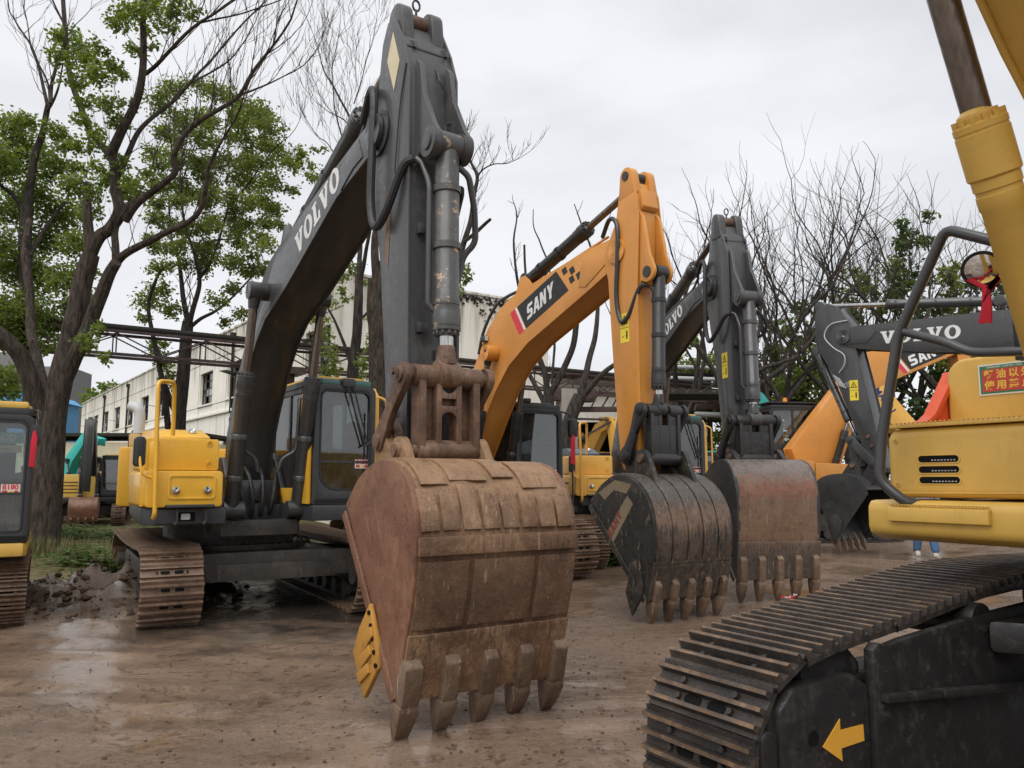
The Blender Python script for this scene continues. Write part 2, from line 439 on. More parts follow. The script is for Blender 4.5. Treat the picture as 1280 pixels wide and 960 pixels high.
def frame(origin, x, y):
    x = Vector(x).normalized(); y = Vector(y).normalized(); z = x.cross(y).normalized(); y = z.cross(x)
    return Matrix(((x.x, y.x, z.x, origin[0]), (x.y, y.y, z.y, origin[1]), (x.z, y.z, z.z, origin[2]), (0, 0, 0, 1)))

# ------------------------------------------------------------------ excavator components
def offset_poly(p, d):
    n = len(p); o = []
    area = sum(p[i - 1][0] * p[i][1] - p[i][0] * p[i - 1][1] for i in range(n)); sg = 1 if area > 0 else -1
    for i in range(n):
        a, b, c = Vector(p[i - 1]), Vector(p[i]), Vector(p[(i + 1) % n])
        n1 = Vector((-(b - a).y, (b - a).x)).normalized() * sg; n2 = Vector((-(c - b).y, (c - b).x)).normalized() * sg
        m = (n1 + n2); m = m.normalized() / max(.5, m.length / 2) if m.length > 1e-6 else n1
        o.append((b.x + m.x * d, b.y + m.y * d))
    return o
def smooth2(p, k=4):
    return [(q.x, q.y) for q in smoothpath([(a, b, 0) for a, b in p], k)]

_shoes = {}
def shoe_mesh(width, pitch, mats, bars=3, h=.034, slots=True):
    key = (round(width, 3), round(pitch, 3), mats[0].name, bars)
    if key in _shoes: return _shoes[key]
    mb = MB(); hw = width / 2
    mb.box(-pitch * .49, pitch * .49, -hw, hw, -.022, 0)
    mb.prism([(-pitch * .5, -.03), (-pitch * .38, 0.004), (-pitch * .5, .012)], -hw, hw, 'v')
    mb.m = 1
    for b in range(bars):
        x = (b - (bars - 1) / 2) * pitch / bars * .98
        mb.m = 0; mb.prism([(x - .015, -.002), (x - .0085, h), (x + .0085, h), (x + .015, -.002)], -hw, hw, 'v')
        mb.m = 1; mb.prism([(x - .0088, h - .003), (x - .0085, h + .002), (x + .0085, h + .002), (x + .0088, h - .003)], -hw, hw, 'v')
    mb.m = 2
    if slots:
        sx_ = 0. if bars % 2 == 0 else pitch / bars * .5
        for sgn in (-1, 1):
            y = sgn * width * .11
            mb.prism([(sx_ + q[0], y + q[1] * 1.0) for q in rrect(-.019, .019, -.048, .048, .018, 3)], -.001, .003, 'z')  # dark raised shapes painting the shade inside the slots
            mb.m = 0
            for x in ((-.5, .5) if bars % 2 else (-.02, .02)): mb.cyl((x * pitch / bars, sgn * width * .24, -.002), (x * pitch / bars, sgn * width * .24, .018), .014, 6)
            mb.m = 2
    o = mb.build('track_shoe', list(mats), None)
    me = o.data; bpy.data.objects.remove(o)
    _shoes[key] = me
    return me
def resample(path, pitch):
    P = [Vector(p) for p in path]; P.append(P[0])
    L = sum((P[i + 1] - P[i]).length for i in range(len(P) - 1)); n = max(3, round(L / pitch)); out_, d, i, acc = [], L / n, 0, 0.
    for k in range(n):
        t = k * d
        while acc + (P[i + 1] - P[i]).length < t: acc += (P[i + 1] - P[i]).length; i += 1
        e = (P[i + 1] - P[i]); out_.append(P[i] + e * ((t - acc) / e.length))
    return out_
def stadium(half, r, n=14, sag=0.0, zc=None):
    zc = r if zc is None else zc
    p = [(-half + 2 * half * i / 8, zc + r - sag * math.sin(math.pi * i / 8)) for i in range(8)]
    p += [(half + r * math.sin(R(a)), zc + r * math.cos(R(a))) for a in np.linspace(0, 180, n)]
    p += [(-half + r * math.sin(R(a)), zc + r * math.cos(R(a))) for a in np.linspace(180, 350, n)]
    return p
def track(root, v, width, path, pitch=.19, mats=None, bars=3, rot=0., rframe=None, keep=None, framecol=None, half=1.75, r=.44, side=1, grade=1, off=(0, 0, 0)):
    """one crawler: chain (> shoes), frame, idler, sprocket, rollers, all at lateral v"""
    mats = mats or (SHOE, GROU, DARK); fc = framecol or CHASS
    Q = resample(path, pitch); n = len(Q)
    mb = MB(); K = len(path)
    for y in (-.10, .10):
        o_ = [offset_poly(path, .03), offset_poly(path, .10)]
        mb.ring(o_[0], o_[1], v + y - .03, v + y + .03, 'v')
    ch = mb.build('track', fc, root); ch.rotation_euler = (0, 0, rot); ch.location = off
    me = shoe_mesh(width, pitch, mats, bars)
    for k in range(n):
        a, b = Q[k - 1], Q[(k + 1) % n]; t = (b - a).normalized(); p = Q[k]
        if keep and not keep(p): continue
        s = bpy.data.objects.new('track_shoe', me); COL.objects.link(s); s.parent = ch
        s.location = (p.x, v + random.uniform(-.004, .004), p.y); s.rotation_euler = (0, math.atan2(-t.y, t.x), 0)
    if grade:
        mb = MB()
        mb.prism([(-half * .8, .28), (half * .9, .28), (half * .95, .5), (half * .8, r * 2 - .22), (-half * .8, r * 2 - .22), (-half, .5)], v - width * .28, v + width * .28, 'v')
        f = mb.build('track_frame', fc, root, .02); f.rotation_euler = (0, 0, rot); f.location = off
        for nm, u, rr in (('idler', half, r - .1), ('sprocket', -half, r - .09)):
            mb = MB(); mb.cone([((u, v - .09, r), .05), ((u, v - .09, r), rr * .75), ((u, v - .07, r), rr), ((u, v + .07, r), rr), ((u, v + .09, r), rr * .75), ((u, v + .09, r), .05)], 28)
            mb.cyl((u, v - width * .4, r), (u, v + width * .4, r), .12, 14)
            q = mb.build(nm, fc, root, 0); q.rotation_euler = (0, 0, rot); q.location = off
        for k in range(7):
            u = -half * .72 + k * half * 1.44 / 6
            mb = MB(); mb.cone([((u, v - .2, .2), .11), ((u, v - .12, .2), .11), ((u, v - .12, .2), .09), ((u, v + .12, .2), .09), ((u, v + .12, .2), .11), ((u, v + .2, .2), .11)], 14)
            q = mb.build('track_roller', fc, root); q.rotation_euler = (0, 0, rot); q.location = off
    return ch

def offs_curve(P, d):
    """offset of an open (u,z) curve to its left"""
    o = []
    for i in range(len(P)):
        a, b = Vector(P[max(i - 1, 0)]), Vector(P[min(i + 1, len(P) - 1)]); t = (b - a).normalized()
        o.append((P[i][0] - t.y * d, P[i][1] + t.x * d))
    return o
def shell_patch(mb, P, i0, i1, v0, v1, h0, h1, nv=2, wob=0., seed=0.):
    """a plate laid along curve points i0..i1, from height h0 to h1 over the curve, lateral v0..v1"""
    A = offs_curve(P, h0)[i0:i1 + 1]; B = offs_curve(P, h1)[i0:i1 + 1]; m = len(A)
    vs = [v0 + (v1 - v0) * j / (nv - 1) for j in range(nv)]; k0 = []
    V, F = [], []
    for L, top in ((A, 0), (B, 1)):
        for j, v in enumerate(vs):
            for q in L:
                w_ = wob * (noise.noise(Vector((q[0] * 3 + seed, v * 3.2, q[1] * 3))) + .5 * noise.noise(Vector((q[0] * 9, v * 9 + seed, q[1] * 9)))) if top else 0
                V.append((q[0] + w_, v, q[1] + w_ * .4))
    N = m * nv
    for j in range(nv - 1):
        for i in range(m - 1):
            a, b = j * m + i, (j + 1) * m + i
            F += [(a, a + 1, b + 1, b), (N + a, N + b, N + b + 1, N + a + 1)]
    for i in range(m - 1):
        F += [(i, N + i, N + i + 1, i + 1)]; a = (nv - 1) * m + i; F += [(a, a + 1, N + a + 1, N + a)]
    for j in range(nv - 1):
        a, b = j * m, (j + 1) * m; F += [(a, b, N + b, N + a)]
        a, b = j * m + m - 1, (j + 1) * m + m - 1; F += [(a, N + a, N + b, b)]
    mb.add(V, F)

def bucket(root, prof, hw, shell, side, teeth, strips=0, strip_t=(.12, .52), band=None, plates=None, lip_t=.86, cutter=None, tooth_mat=None, tooth_len=.30,
           wob=.012, ears=None, ear_mat=None, tw=.065, name='bucket', adapter_len=.05, blunt=.62, adapt=.87):
    """prof: outer shell from the top-back edge over the front to the lip; the mouth faces the machine"""
    P = smooth2(prof, 8); n = len(P) - 1; sgn = 1
    I = lambda t: int(round(t * n))
    mb = MB(); shell_patch(mb, P, 0, n, -hw, hw, -.035, 0, 26, wob)
    b = mb.build(name, shell, root, .006, 50)
    sp = [P[0]] + P + [P[-1]]
    inner = [(P[-1][0] - .02, P[-1][1] + .01)]
    for s in (-1, 1):
        mb = MB(); poly = offset_poly(P, -.004 if False else .0)
        mb.prism(P, s * (hw - .03), s * (hw + .022), 'v')
        mb.build('side_plate', side, b, .008, 50)
        mb = MB()
        e0, e1 = Vector(P[0]), Vector(P[-1]); d = (e1 - e0).normalized(); nn = Vector((d.y, -d.x))
        q = [e0 + d * .05, e0 + d * .05 + nn * .07, e1 - d * .02 + nn * .07, e1 - d * .02]
        mb.prism([(a.x, a.y) for a in q], s * (hw + .023), s * (hw + .04), 'v'); mb.build('edge_bar', side, b, .006)
    if strips:
        w_ = 2 * hw / strips
        for k in range(strips):
            mb = MB(); v0 = -hw + k * w_ + .012; a = random.uniform(-.03, .03)
            shell_patch(mb, P, I(strip_t[0] + a), I(strip_t[1]), v0, v0 + w_ - .024, -.004, .018 + random.uniform(-.004, .006), 4, wob, k)
            mb.build('wear_strip', shell, b, .007, 40)
    if band:
        mb = MB(); shell_patch(mb, P, I(band[0]), I(band[1]), -hw - .01, hw + .01, -.004, band[2], 14, .006); mb.build('wear_band', shell, b, .007, 40)
    for (t0, t1, f0, f1) in (plates or []):
        mb = MB(); shell_patch(mb, P, I(t0), I(t1), -hw + 2 * hw * f0, -hw + 2 * hw * f1, -.004, .016, 8, .004); mb.build('wear_plate', shell, b, .006, 40)
    mb = MB(); shell_patch(mb, P, I(lip_t), n, -hw - .015, hw + .015, -.004, .022, 10, .003); mb.build('lip_plate', shell, b, .006, 40)
    e = Vector(P[-1]); d = (Vector(P[-1]) - Vector(P[I(.9)])).normalized(); nn = Vector((-d.y, d.x))
    tm = tooth_mat or TOOTH
    tw0 = tw
    for v in teeth:
        tw = tw0 * random.uniform(.90, 1.08)
        k = I(adapt); A = Vector(P[I(adapt)])
        def sec(c, t, w2): return [(c + nn * t[0], -w2), (c + nn * t[0], w2), (c + nn * t[1], w2), (c + nn * t[1], -w2)]
        def loft(mb, S):
            V = [(c.x, v + q, c.y) for s_ in S for c, q in s_]; F = [(3, 2, 1, 0)]; m = len(S)
            for i in range(m - 1):
                for j in range(4): a, b2 = i * 4 + j, i * 4 + (j + 1) % 4; F.append((a, b2, b2 + 4, a + 4))
            F.append(tuple(range((m - 1) * 4, m * 4))); mb.add(V, F)
        mb = MB()
        loft(mb, [sec(A - d * .0, (.0, .026), tw * .9), sec(A + d * .04, (-.02, .07), tw), sec(e - d * .02, (-.06, .075), tw), sec(e + d * adapter_len, (-.055, .055), tw * .92)])
        ad = mb.build('tooth_adapter', tm, b, .012, 30)
        mb = MB(); j = random.uniform(-.03, .012); s0 = e + d * (adapter_len - .035)
        loft(mb, [sec(s0, (-.075, .068), tw * 1.12), sec(s0 + d * .05, (-.08, .07), tw * 1.14), sec(s0 + d * (tooth_len * .62), (-.055, .035), tw * .95), sec(s0 + d * (tooth_len + j), (-.03, -.005), tw * blunt)])
        mb.build('tooth', tm, b, .014, 30)
    if cutter:
        pts, cm, sides = cutter
        for s in sides:
            mb = MB(); mb.prism(pts, s * (hw + .026), s * (hw + .062), 'v')
            c, q0 = Vector(pts[0]), Vector(pts[-1])
            c = mb.build('side_cutter', cm, b, .012)
    if ears:
        for (pin, base0, base1, vs, rr) in ears:
            for v in vs:
                mb = MB(); mb.prism(hull([*arc(pin, rr, 0, 345, 14), base0, base1]), v - .035, v + .035, 'v')
                mb.cyl((pin[0], v - .05, pin[1]), (pin[0], v + .05, pin[1]), rr * .55, 16); mb.build('hinge_ear', ear_mat or shell, b, .01)
            mb = MB(); mb.cyl((pin[0], min(vs) - .07, pin[1]), (pin[0], max(vs) + .07, pin[1]), rr * .45, 14); mb.build('hinge_pin', LINK, b)
    return b
def hull(p):
    p = sorted(set((round(a, 5), round(b, 5)) for a, b in p))
    def half(q):
        o = []
        for x in q:
            while len(o) > 1 and (o[-1][0] - o[-2][0]) * (x[1] - o[-2][1]) - (o[-1][1] - o[-2][1]) * (x[0] - o[-2][0]) <= 0: o.pop()
            o.append(x)
        return o
    a, b = half(p), half(p[::-1])
    return a[:-1] + b[:-1]

def plated(name, poly, hw, mat, root, inset=.022, t=.02, bevel=.006, lo=None):
    """box beam: a core with side plates standing a little proud of it"""
    mb = MB(); mb.prism(offset_poly(poly, inset), -hw + t, hw - t, 'v')
    o = mb.build(name, mat, root, bevel, 30)
    for s in (-1, 1):
        mb = MB(); mb.prism(poly, s * (hw - t), s * hw, 'v'); mb.build('side_plate', mat, o, bevel * .8, 30)
    return o
def boss(parent, c, r, v0, v1, mat, pinmat=None, name='boss', pr=.45):
    mb = MB(); mb.cone([((c[0], v0, c[1]), r * .2), ((c[0], v0, c[1]), r * .93), ((c[0], v0 + (.012 if v1 > v0 else -.012), c[1]), r), ((c[0], v1, c[1]), r), ((c[0], v1, c[1]), r * .2)], 24)
    o = mb.build(name, mat, parent)
    if pinmat:
        s = 1 if v1 > v0 else -1
        for q in (v0 - s * .015,):
            mb = MB(); mb.cyl((c[0], q, c[1]), (c[0], q + s * .03, c[1]), r * pr, 18); mb.build('pin', pinmat, o, .004)
    return o
def cylinder_ram(root, a, b, split, rb, rr, barrel, rod, v=0., collar=1.18, eye=.0, name='boom_cylinder', bands=2, gland=.17, eye_mat=None):
    """hydraulic ram in the plane of lateral v: barrel from a to the split, rod from there to b"""
    A, B = Vector((a[0], v, a[1])), Vector((b[0], v, b[1])); S = A.lerp(B, split); d = (B - A).normalized(); L = (S - A).length
    mb = MB(); mb.cone([(A, rb * .3), (A, rb * .8), (A + d * .05, rb), (A + d * (L - gland - .13), rb), (A + d * (L - gland - .12), rb * 1.07), (A + d * (L - gland - .07), rb * 1.07), (A + d * (L - gland - .068), rb * 1.03), (A + d * (L - gland - .05), rb * 1.03), (A + d * (L - gland - .048), rb * 1.10), (A + d * (L - gland - .01), rb * 1.10), (A + d * (L - gland), rb * collar),
                       (A + d * (L - .075), rb * collar), (A + d * (L - .073), rb * collar * .97), (A + d * (L - .065), rb * collar * .97), (A + d * (L - .063), rb * collar),
                       (A + d * (L - .04), rb * collar), (A + d * (L - .03), rb * .95), (A + d * L, rb * .9), (A + d * L, rr)], 24)
    o = mb.build(name, barrel, root)
    e = eye or rb * 1.15
    mb = MB(); mb.cyl(A + Vector((0, -rb * 1.1, 0)), A + Vector((0, rb * 1.1, 0)), e, 20); mb.build('base_eye', barrel, o, .006)
    for k in range(bands):
        c = A + d * (L * (.22 + .3 * k)); mb = MB(); mb.cone([(c, rb), (c, rb * 1.12), (c + d * .05, rb * 1.12), (c + d * .05, rb)], 24); mb.build('clamp_band', barrel, o)
    mb = MB(); c = A + d * (L - .105)
    for k in range(12):
        x = d.orthogonal().normalized(); y = d.cross(x); q = c + (x * math.cos(k * .5236) + y * math.sin(k * .5236)) * rb * collar * .84
        mb.cyl(q + d * .06, q + d * .095, .014, 6)
    mb.build('gland_bolts', barrel, o)['kind'] = 'stuff'
    mb = MB(); mb.cyl(S - d * .02, B, rr, 20); mb.build('rod', rod, o)
    mb = MB(); mb.cyl(B + Vector((0, -rb * .9, 0)), B + Vector((0, rb * .9, 0)), e * .95, 20); mb.cone([(B - d * (e * 2), rr * 1.15), (B - d * e * .7, rr * 1.5)], 16); mb.build('rod_eye', eye_mat or barrel, o, .006)
    return o
def hose(root, pts, r=.022, mat=None, name='hose', n=8, k=6):
    mb = MB(); mb.tube(smoothpath(pts, k), r, n); return mb.build(name, mat or HOSE, root)
def pipe(root, pts, r, mat, name='handrail', bend=.07, n=10):
    P = [Vector(p) for p in pts]; o = [P[0]]
    for i in range(1, len(P) - 1):
        a = (P[i - 1] - P[i]); b = (P[i + 1] - P[i]); f = min(bend, a.length * .45, b.length * .45)
        A, B = P[i] + a.normalized() * f, P[i] + b.normalized() * f
        o += [(1 - t) ** 2 * A + 2 * t * (1 - t) * P[i] + t * t * B for t in (0, .25, .5, .75, 1)]
    o.append(P[-1]); mb = MB(); mb.tube(o, r, n); return mb.build(name, mat, root)

def linkage(root, top, bot, armpin, mat, hw=.27, open_h=True, lv=.36, tr=.085):
    """bucket linkage: a cast H link with a bored top, and two side links back to the arm"""
    t, b = Vector((top[0], 0, top[1])), Vector((bot[0], 0, bot[1])); d = (t - b).normalized(); f = Vector((d.z, 0, -d.x))
    mb = MB(); L = (t - b).length
    def P(x, y, z): q = b + d * y + f * z; return (q.x, x, q.z)       # x lateral, y up the link, z forward
    def slab(x0, x1, y0, y1, z0, z1):
        mb.add([P(x, y, z) for z in (z0, z1) for x, y in ((x0, y0), (x1, y0), (x1, y1), (x0, y1))], [(0, 3, 2, 1), (4, 5, 6, 7), (0, 1, 5, 4), (1, 2, 6, 5), (2, 3, 7, 6), (3, 0, 4, 7)])
    for s in (-1, 1):
        mb.cyl((t.x, s * hw * .30, t.z), (t.x, s * hw * 1.08, t.z), tr, 22)
        slab(s * hw * .97, s * hw * .76, .02, L - .02, -.06, .075)
        slab(s * hw * .40, s * hw * .24, .05, L - .03, -.06, .06)
        slab(s * hw * .78, s * hw * .38, .03, L - .06, -.05, -.025)
    mb.cyl((b.x, -hw * .95, b.z), (b.x, hw * .95, b.z), tr * .95, 22)
    if open_h:
        q_ = hw * .26
        def web(pts, z0, z1):
            n_ = len(pts); mb.add([P(x, y, z) for z in (z0, z1) for x, y in pts], [tuple(range(n_))[::-1], tuple(range(n_, 2 * n_))] + [(i, (i + 1) % n_, (i + 1) % n_ + n_, i + n_) for i in range(n_)])
        web([(-q_, L * .60), (q_, L * .60)] + [(q_ * math.cos(R(a)), L * .40 + L * .12 * math.sin(R(a))) for a in range(0, 181, 20)], -.05, .057)
        web([(q_, L * .70), (-q_, L * .70)] + [(q_ * math.cos(R(a)), L * .90 + L * .13 * math.sin(R(a))) for a in range(180, 361, 20)], -.05, .057)
        slab(-q_, q_, L * .59, L * .71, -.045, .0)
    else: slab(-hw * .9, hw * .9, .03, L * .70, -.05, .056); slab(-hw * .9, -hw * .2, L * .6, L - .03, -.05, .052); slab(hw * .2, hw * .9, L * .6, L - .03, -.05, .052)
    slab(-hw * .9, hw * .9, .0, .06, -.055, .06)
    h = mb.build('bucket_link', mat, root, .012, 40)
    mb = MB(); mb.cyl((t.x, -lv - .05, t.z), (t.x, lv + .05, t.z), tr * .55, 18); mb.build('pin', mat, h, .005)
    for s in (-1, 1):
        mb = MB(); a = (armpin[0], armpin[1]); v = s * lv
        mb.prism(hull(arc(a, .085, 0, 345, 14) + arc((t.x * .5 + a[0] * .5, t.z * .5 + a[1] * .5), .055, 0, 345, 10)), v - .03, v + .03, 'v')
        mb.prism(hull(arc((t.x, t.z), .095, 0, 345, 14) + arc((t.x * .5 + a[0] * .5, t.z * .5 + a[1] * .5), .055, 0, 345, 10)), v - .029, v + .029, 'v')
        o = mb.build('side_link', mat, root, .01)
        for c in (a, (t.x, t.z)):
            mb = MB(); mb.cyl((c[0], v - .05, c[1]), (c[0], v + .05, c[1]), .058, 18); mb.build('pin', mat, o, .006)
    return h

def sticker(root, M, kind='price'):
    """printed label: white card with red print, or yellow hazard card"""
    mb = MB()
    if kind == 'price':
        mb.prism(rrect(-.09, .09, -.055, .055, .008), 0, .002, 'z'); o = mb.build('price_sticker', STICK, root, smooth=False); o.matrix_local = M
        words('8180', .075, LETR, o, Matrix.Translation((0, .022, .0023)), ext=.0005, bold=.003)
        mb = MB(); mb.prism([(-.075, -.045), (-.02, -.045), (-.03, -.01), (-.075, -.012)], .0022, .0035, 'z'); mb.prism([(.03, -.045), (.075, -.045), (.075, -.015), (.04, -.01)], .0022, .0035, 'z'); mb.build('red_print', LETR, o, smooth=False)
        mb = MB(); mb.prism([(-.015, -.045), (.025, -.045), (.02, -.015), (-.01, -.015)], .0022, .0035, 'z'); mb.build('yellow_print', LETY, o, smooth=False)
    else:
        W, H = .085, .19
        mb.prism(rrect(-W, W, -H, H, .006), 0, .002, 'z'); o = mb.build('hazard_label', LETY, root, smooth=False); o.matrix_local = M
        mb = MB(); tri = lambda r, cy: [(r * math.sin(a), cy + r * math.cos(a)) for a in (0, 2.0944, 4.1888)]
        mb.ring(tri(.078, .085), tri(.052, .085), .0022, .0035, 'z')
        mb.prism([(-.008, .065), (.012, .075), (.0, .085), (.012, .105), (-.004, .112), (-.012, .085)], .0022, .0035, 'z')
        mb.prism([(.03, -.15), (.05, -.15), (.05, -.11), (.058, -.1), (.05, -.075), (.06, -.06), (.04, -.04), (.022, -.06), (.03, -.08), (.02, -.1)], .0022, .0035, 'z')
        mb.prism([(-.055, -.125), (-.01, -.105), (-.01, -.098), (-.055, -.115)], .0022, .0035, 'z')
        mb.prism([(-W, -.004), (W, -.004), (W, .002), (-W, .002)], .0022, .003, 'z')
        mb.build('hazard_symbol', LETB, o, smooth=False)
    return o

def cab(root, u0, u1, v0, v1, z0, z1, frame_m, roof_m, seat_m=None, pillars=None, front_bottom=.16, greenroof=False, wiper=True, skirt=None, lowbar=True, grille=False, glassm=None):
    gl = glassm or GLS; seat_m = seat_m or SEAT
    lean = .10
    fr = lambda z: u1 - lean * max(0, (z - z0 - .7)) / (z1 - z0)        # the windscreen leans back a little
    c = MB()
    # floor, roof, corner posts
    c.box(u0, u1, v0, v1, z0, z0 + .08)
    c.prism(rrect(u0 - .02, u1 - .02, v0 - .01, v1 + .01, .10), z1 - .10, z1 - .02, 'z')
    for pu in (u0 + .056, u1 - .14):
        for pv in (v0 + .056, v1 - .08): c.box(pu, pu + .022, pv, pv + .022, z0 + .05, z1 - .05)
    body = c.build('cab_frame', frame_m, root, .02)
    rb = MB(); rb.prism(rrect(u0 + .05, u1 - .16, v0 + .05, v1 - .05, .12), z1 - .021, z1 + .025, 'z'); rb.build('cab_roof', roof_m, body, .02)
    o = rrect(v0, v1, z0 + .0, z1 - .09, (.03, .03, .10, .10)); i = rrect(v0 + .065, v1 - .065, z0 + front_bottom, z1 - .16, (.22, .05, .09, .09))
    m = MB(); m.ring(o, i, u1 - .10, u1, 'u'); m.build('windscreen_frame', frame_m, body, .012)
    seal_i = rrect(v0 + .085, v1 - .085, z0 + front_bottom + .02, z1 - .18, (.20, .04, .08, .08))
    m = MB(); m.ring(i, seal_i, u1 - .06, u1 + .004, 'u'); m.build('rubber_seal', HOSE, body)
    zs = z0 + .52
    m = MB(); m.prism([(v0 + .07, zs + .012), (v1 - .07, zs + .012), (v1 - .07, z1 - .165), (v0 + .07, z1 - .165)], u1 - .035, u1 - .030, 'u'); m.build('windscreen', gl, body, smooth=False)
    m = MB(); m.prism([(v0 + .07, z0 + front_bottom + .005), (v1 - .07, z0 + front_bottom + .005), (v1 - .07, zs - .012), (v0 + .07, zs - .012)], u1 - .045, u1 - .040, 'u'); m.build('lower_pane', gl, body, smooth=False)
    if lowbar: m = MB(); m.box(u1 - .055, u1 - .02, v0 + .066, v1 - .066, zs - .013, zs + .013); m.build('cross_bar', frame_m, body)
    for v, s in ((v0, 1), (v1, -1)):                                   # side walls: frame rings with panes
        o = rrect(u0, u1 - .101, z0, z1 - .10, .04); um = u0 + (u1 - u0) * .42
        m = MB(); m.ring(o, rrect(u0 + .06, u1 - .16, z0 + .62, z1 - .17, .06), v, v + s * .05, 'v')
        m.build('side_frame', frame_m, body, .008)
        m = MB(); m.box(um - .03, um + .03, min(v + s * .006, v + s * .045), max(v + s * .006, v + s * .045), z0 + .6, z1 - .15); m.build('window_post', frame_m, body)
        m = MB(); m.box(u0 + .05, u1 - .15, min(v + s * .02, v + s * .025), max(v + s * .02, v + s * .025), z0 + .6, z1 - .16); m.build('side_pane', gl, body, smooth=False)
    m = MB(); m.ring(rrect(v0 + .051, v1 - .051, z0, z1 - .1, .04), rrect(v0 + .12, v1 - .12, z0 + .75, z1 - .18, .06), u0, u0 + .05, 'u'); m.build('rear_frame', frame_m, body, .01)
    m = MB(); m.prism([(v0 + .11, z0 + .74), (v1 - .11, z0 + .74), (v1 - .11, z1 - .17), (v0 + .11, z1 - .17)], u0 + .02, u0 + .025, 'u'); m.build('rear_pane', gl, body, smooth=False)
    vm = (v0 + v1) / 2 - .06
    m = MB(); m.prism(rrect(vm - .25, vm + .25, z0 + .55, z0 + 1.12, .08), u0 + .28, u0 + .42, 'u'); m.prism(rrect(vm - .14, vm + .14, z0 + 1.14, z0 + 1.36, .06), u0 + .30, u0 + .40, 'u')
    m.prism(rrect(u0 + .3, u0 + .85, vm - .26, vm + .26, .08), z0 + .42, z0 + .57, 'z'); m.box(u0 + .35, u0 + .8, vm - .2, vm + .2, z0 + .08, z0 + .42); m.build('operator_seat', seat_m, body, .03)
    for s in (-1, 1):
        m = MB(); m.box(u0 + .45, u0 + 1.0, vm + s * .36 - .07, vm + s * .36 + .07, z0 + .1, z0 + .62); m.tube([(u0 + .95, vm + s * .36, z0 + .6), (u0 + 1.0, vm + s * .34, z0 + .82)], .018, 8); m.build('control_console', HOSE, body, .02)
    m = MB()
    for s in (-1, 1): m.tube([(u1 - .45, vm + s * .08, z0 + .06), (u1 - .38, vm + s * .08, z0 + .45), (u1 - .42, vm + s * .10, z0 + .62)], .014, 8)
    m.box(u1 - .5, u1 - .3, vm - .16, vm + .16, z0 + .08, z0 + .12); m.build('travel_levers', HOSE, body)
    if greenroof:
        for a, b in ((v0 + .07, (v0 + v1) / 2 - .08), ((v0 + v1) / 2 + .12, v1 - .06)):
            m = MB(); m.prism(rrect(a, b, z1 - .10, z1 - .02, .025), u1 - .19, u1 - .012, 'u'); m.build('roof_window', TGRN, body, .015)
        m = MB(); m.box(u1 - .10, u1 + .03, (v0 + v1) / 2 - .06, (v0 + v1) / 2 + .10, z1 - .12, z1 - .005); m.build('wiper_motor', frame_m, body, .02)
    if wiper:
        w0 = (v0 + v1) / 2 + .02; f = u1 + .035
        m = MB()
        for dv in (-.03, .05): m.tube([(f, w0 + dv, z1 - .10), (f + .01, w0 + .24 + dv * .5, z1 - .85)], .011, 6)
        m.tube([(f + .012, w0 + .20, z1 - .86), (f + .012, w0 + .30, z1 - .80)], .016, 6)
        m.tube([(f + .004, w0 + .27, z1 - .42), (f + .004, w0 + .28, z1 - 1.25)], .012, 6); m.build('wiper', HOSE, body)
    if grille:
        m = MB()
        for k in range(11): v = v0 + .06 + (v1 - v0 - .12) * k / 10; m.box(u1 + .02, u1 + .045, v - .010, v + .010, z0 + .0, z0 + .36)
        for z in (z0, z0 + .18, z0 + .36): m.box(u1 + .018, u1 + .05, v0 + .03, v1 - .03, z - .012, z + .012)
        m.build('guard_grille', frame_m, body)
    return body

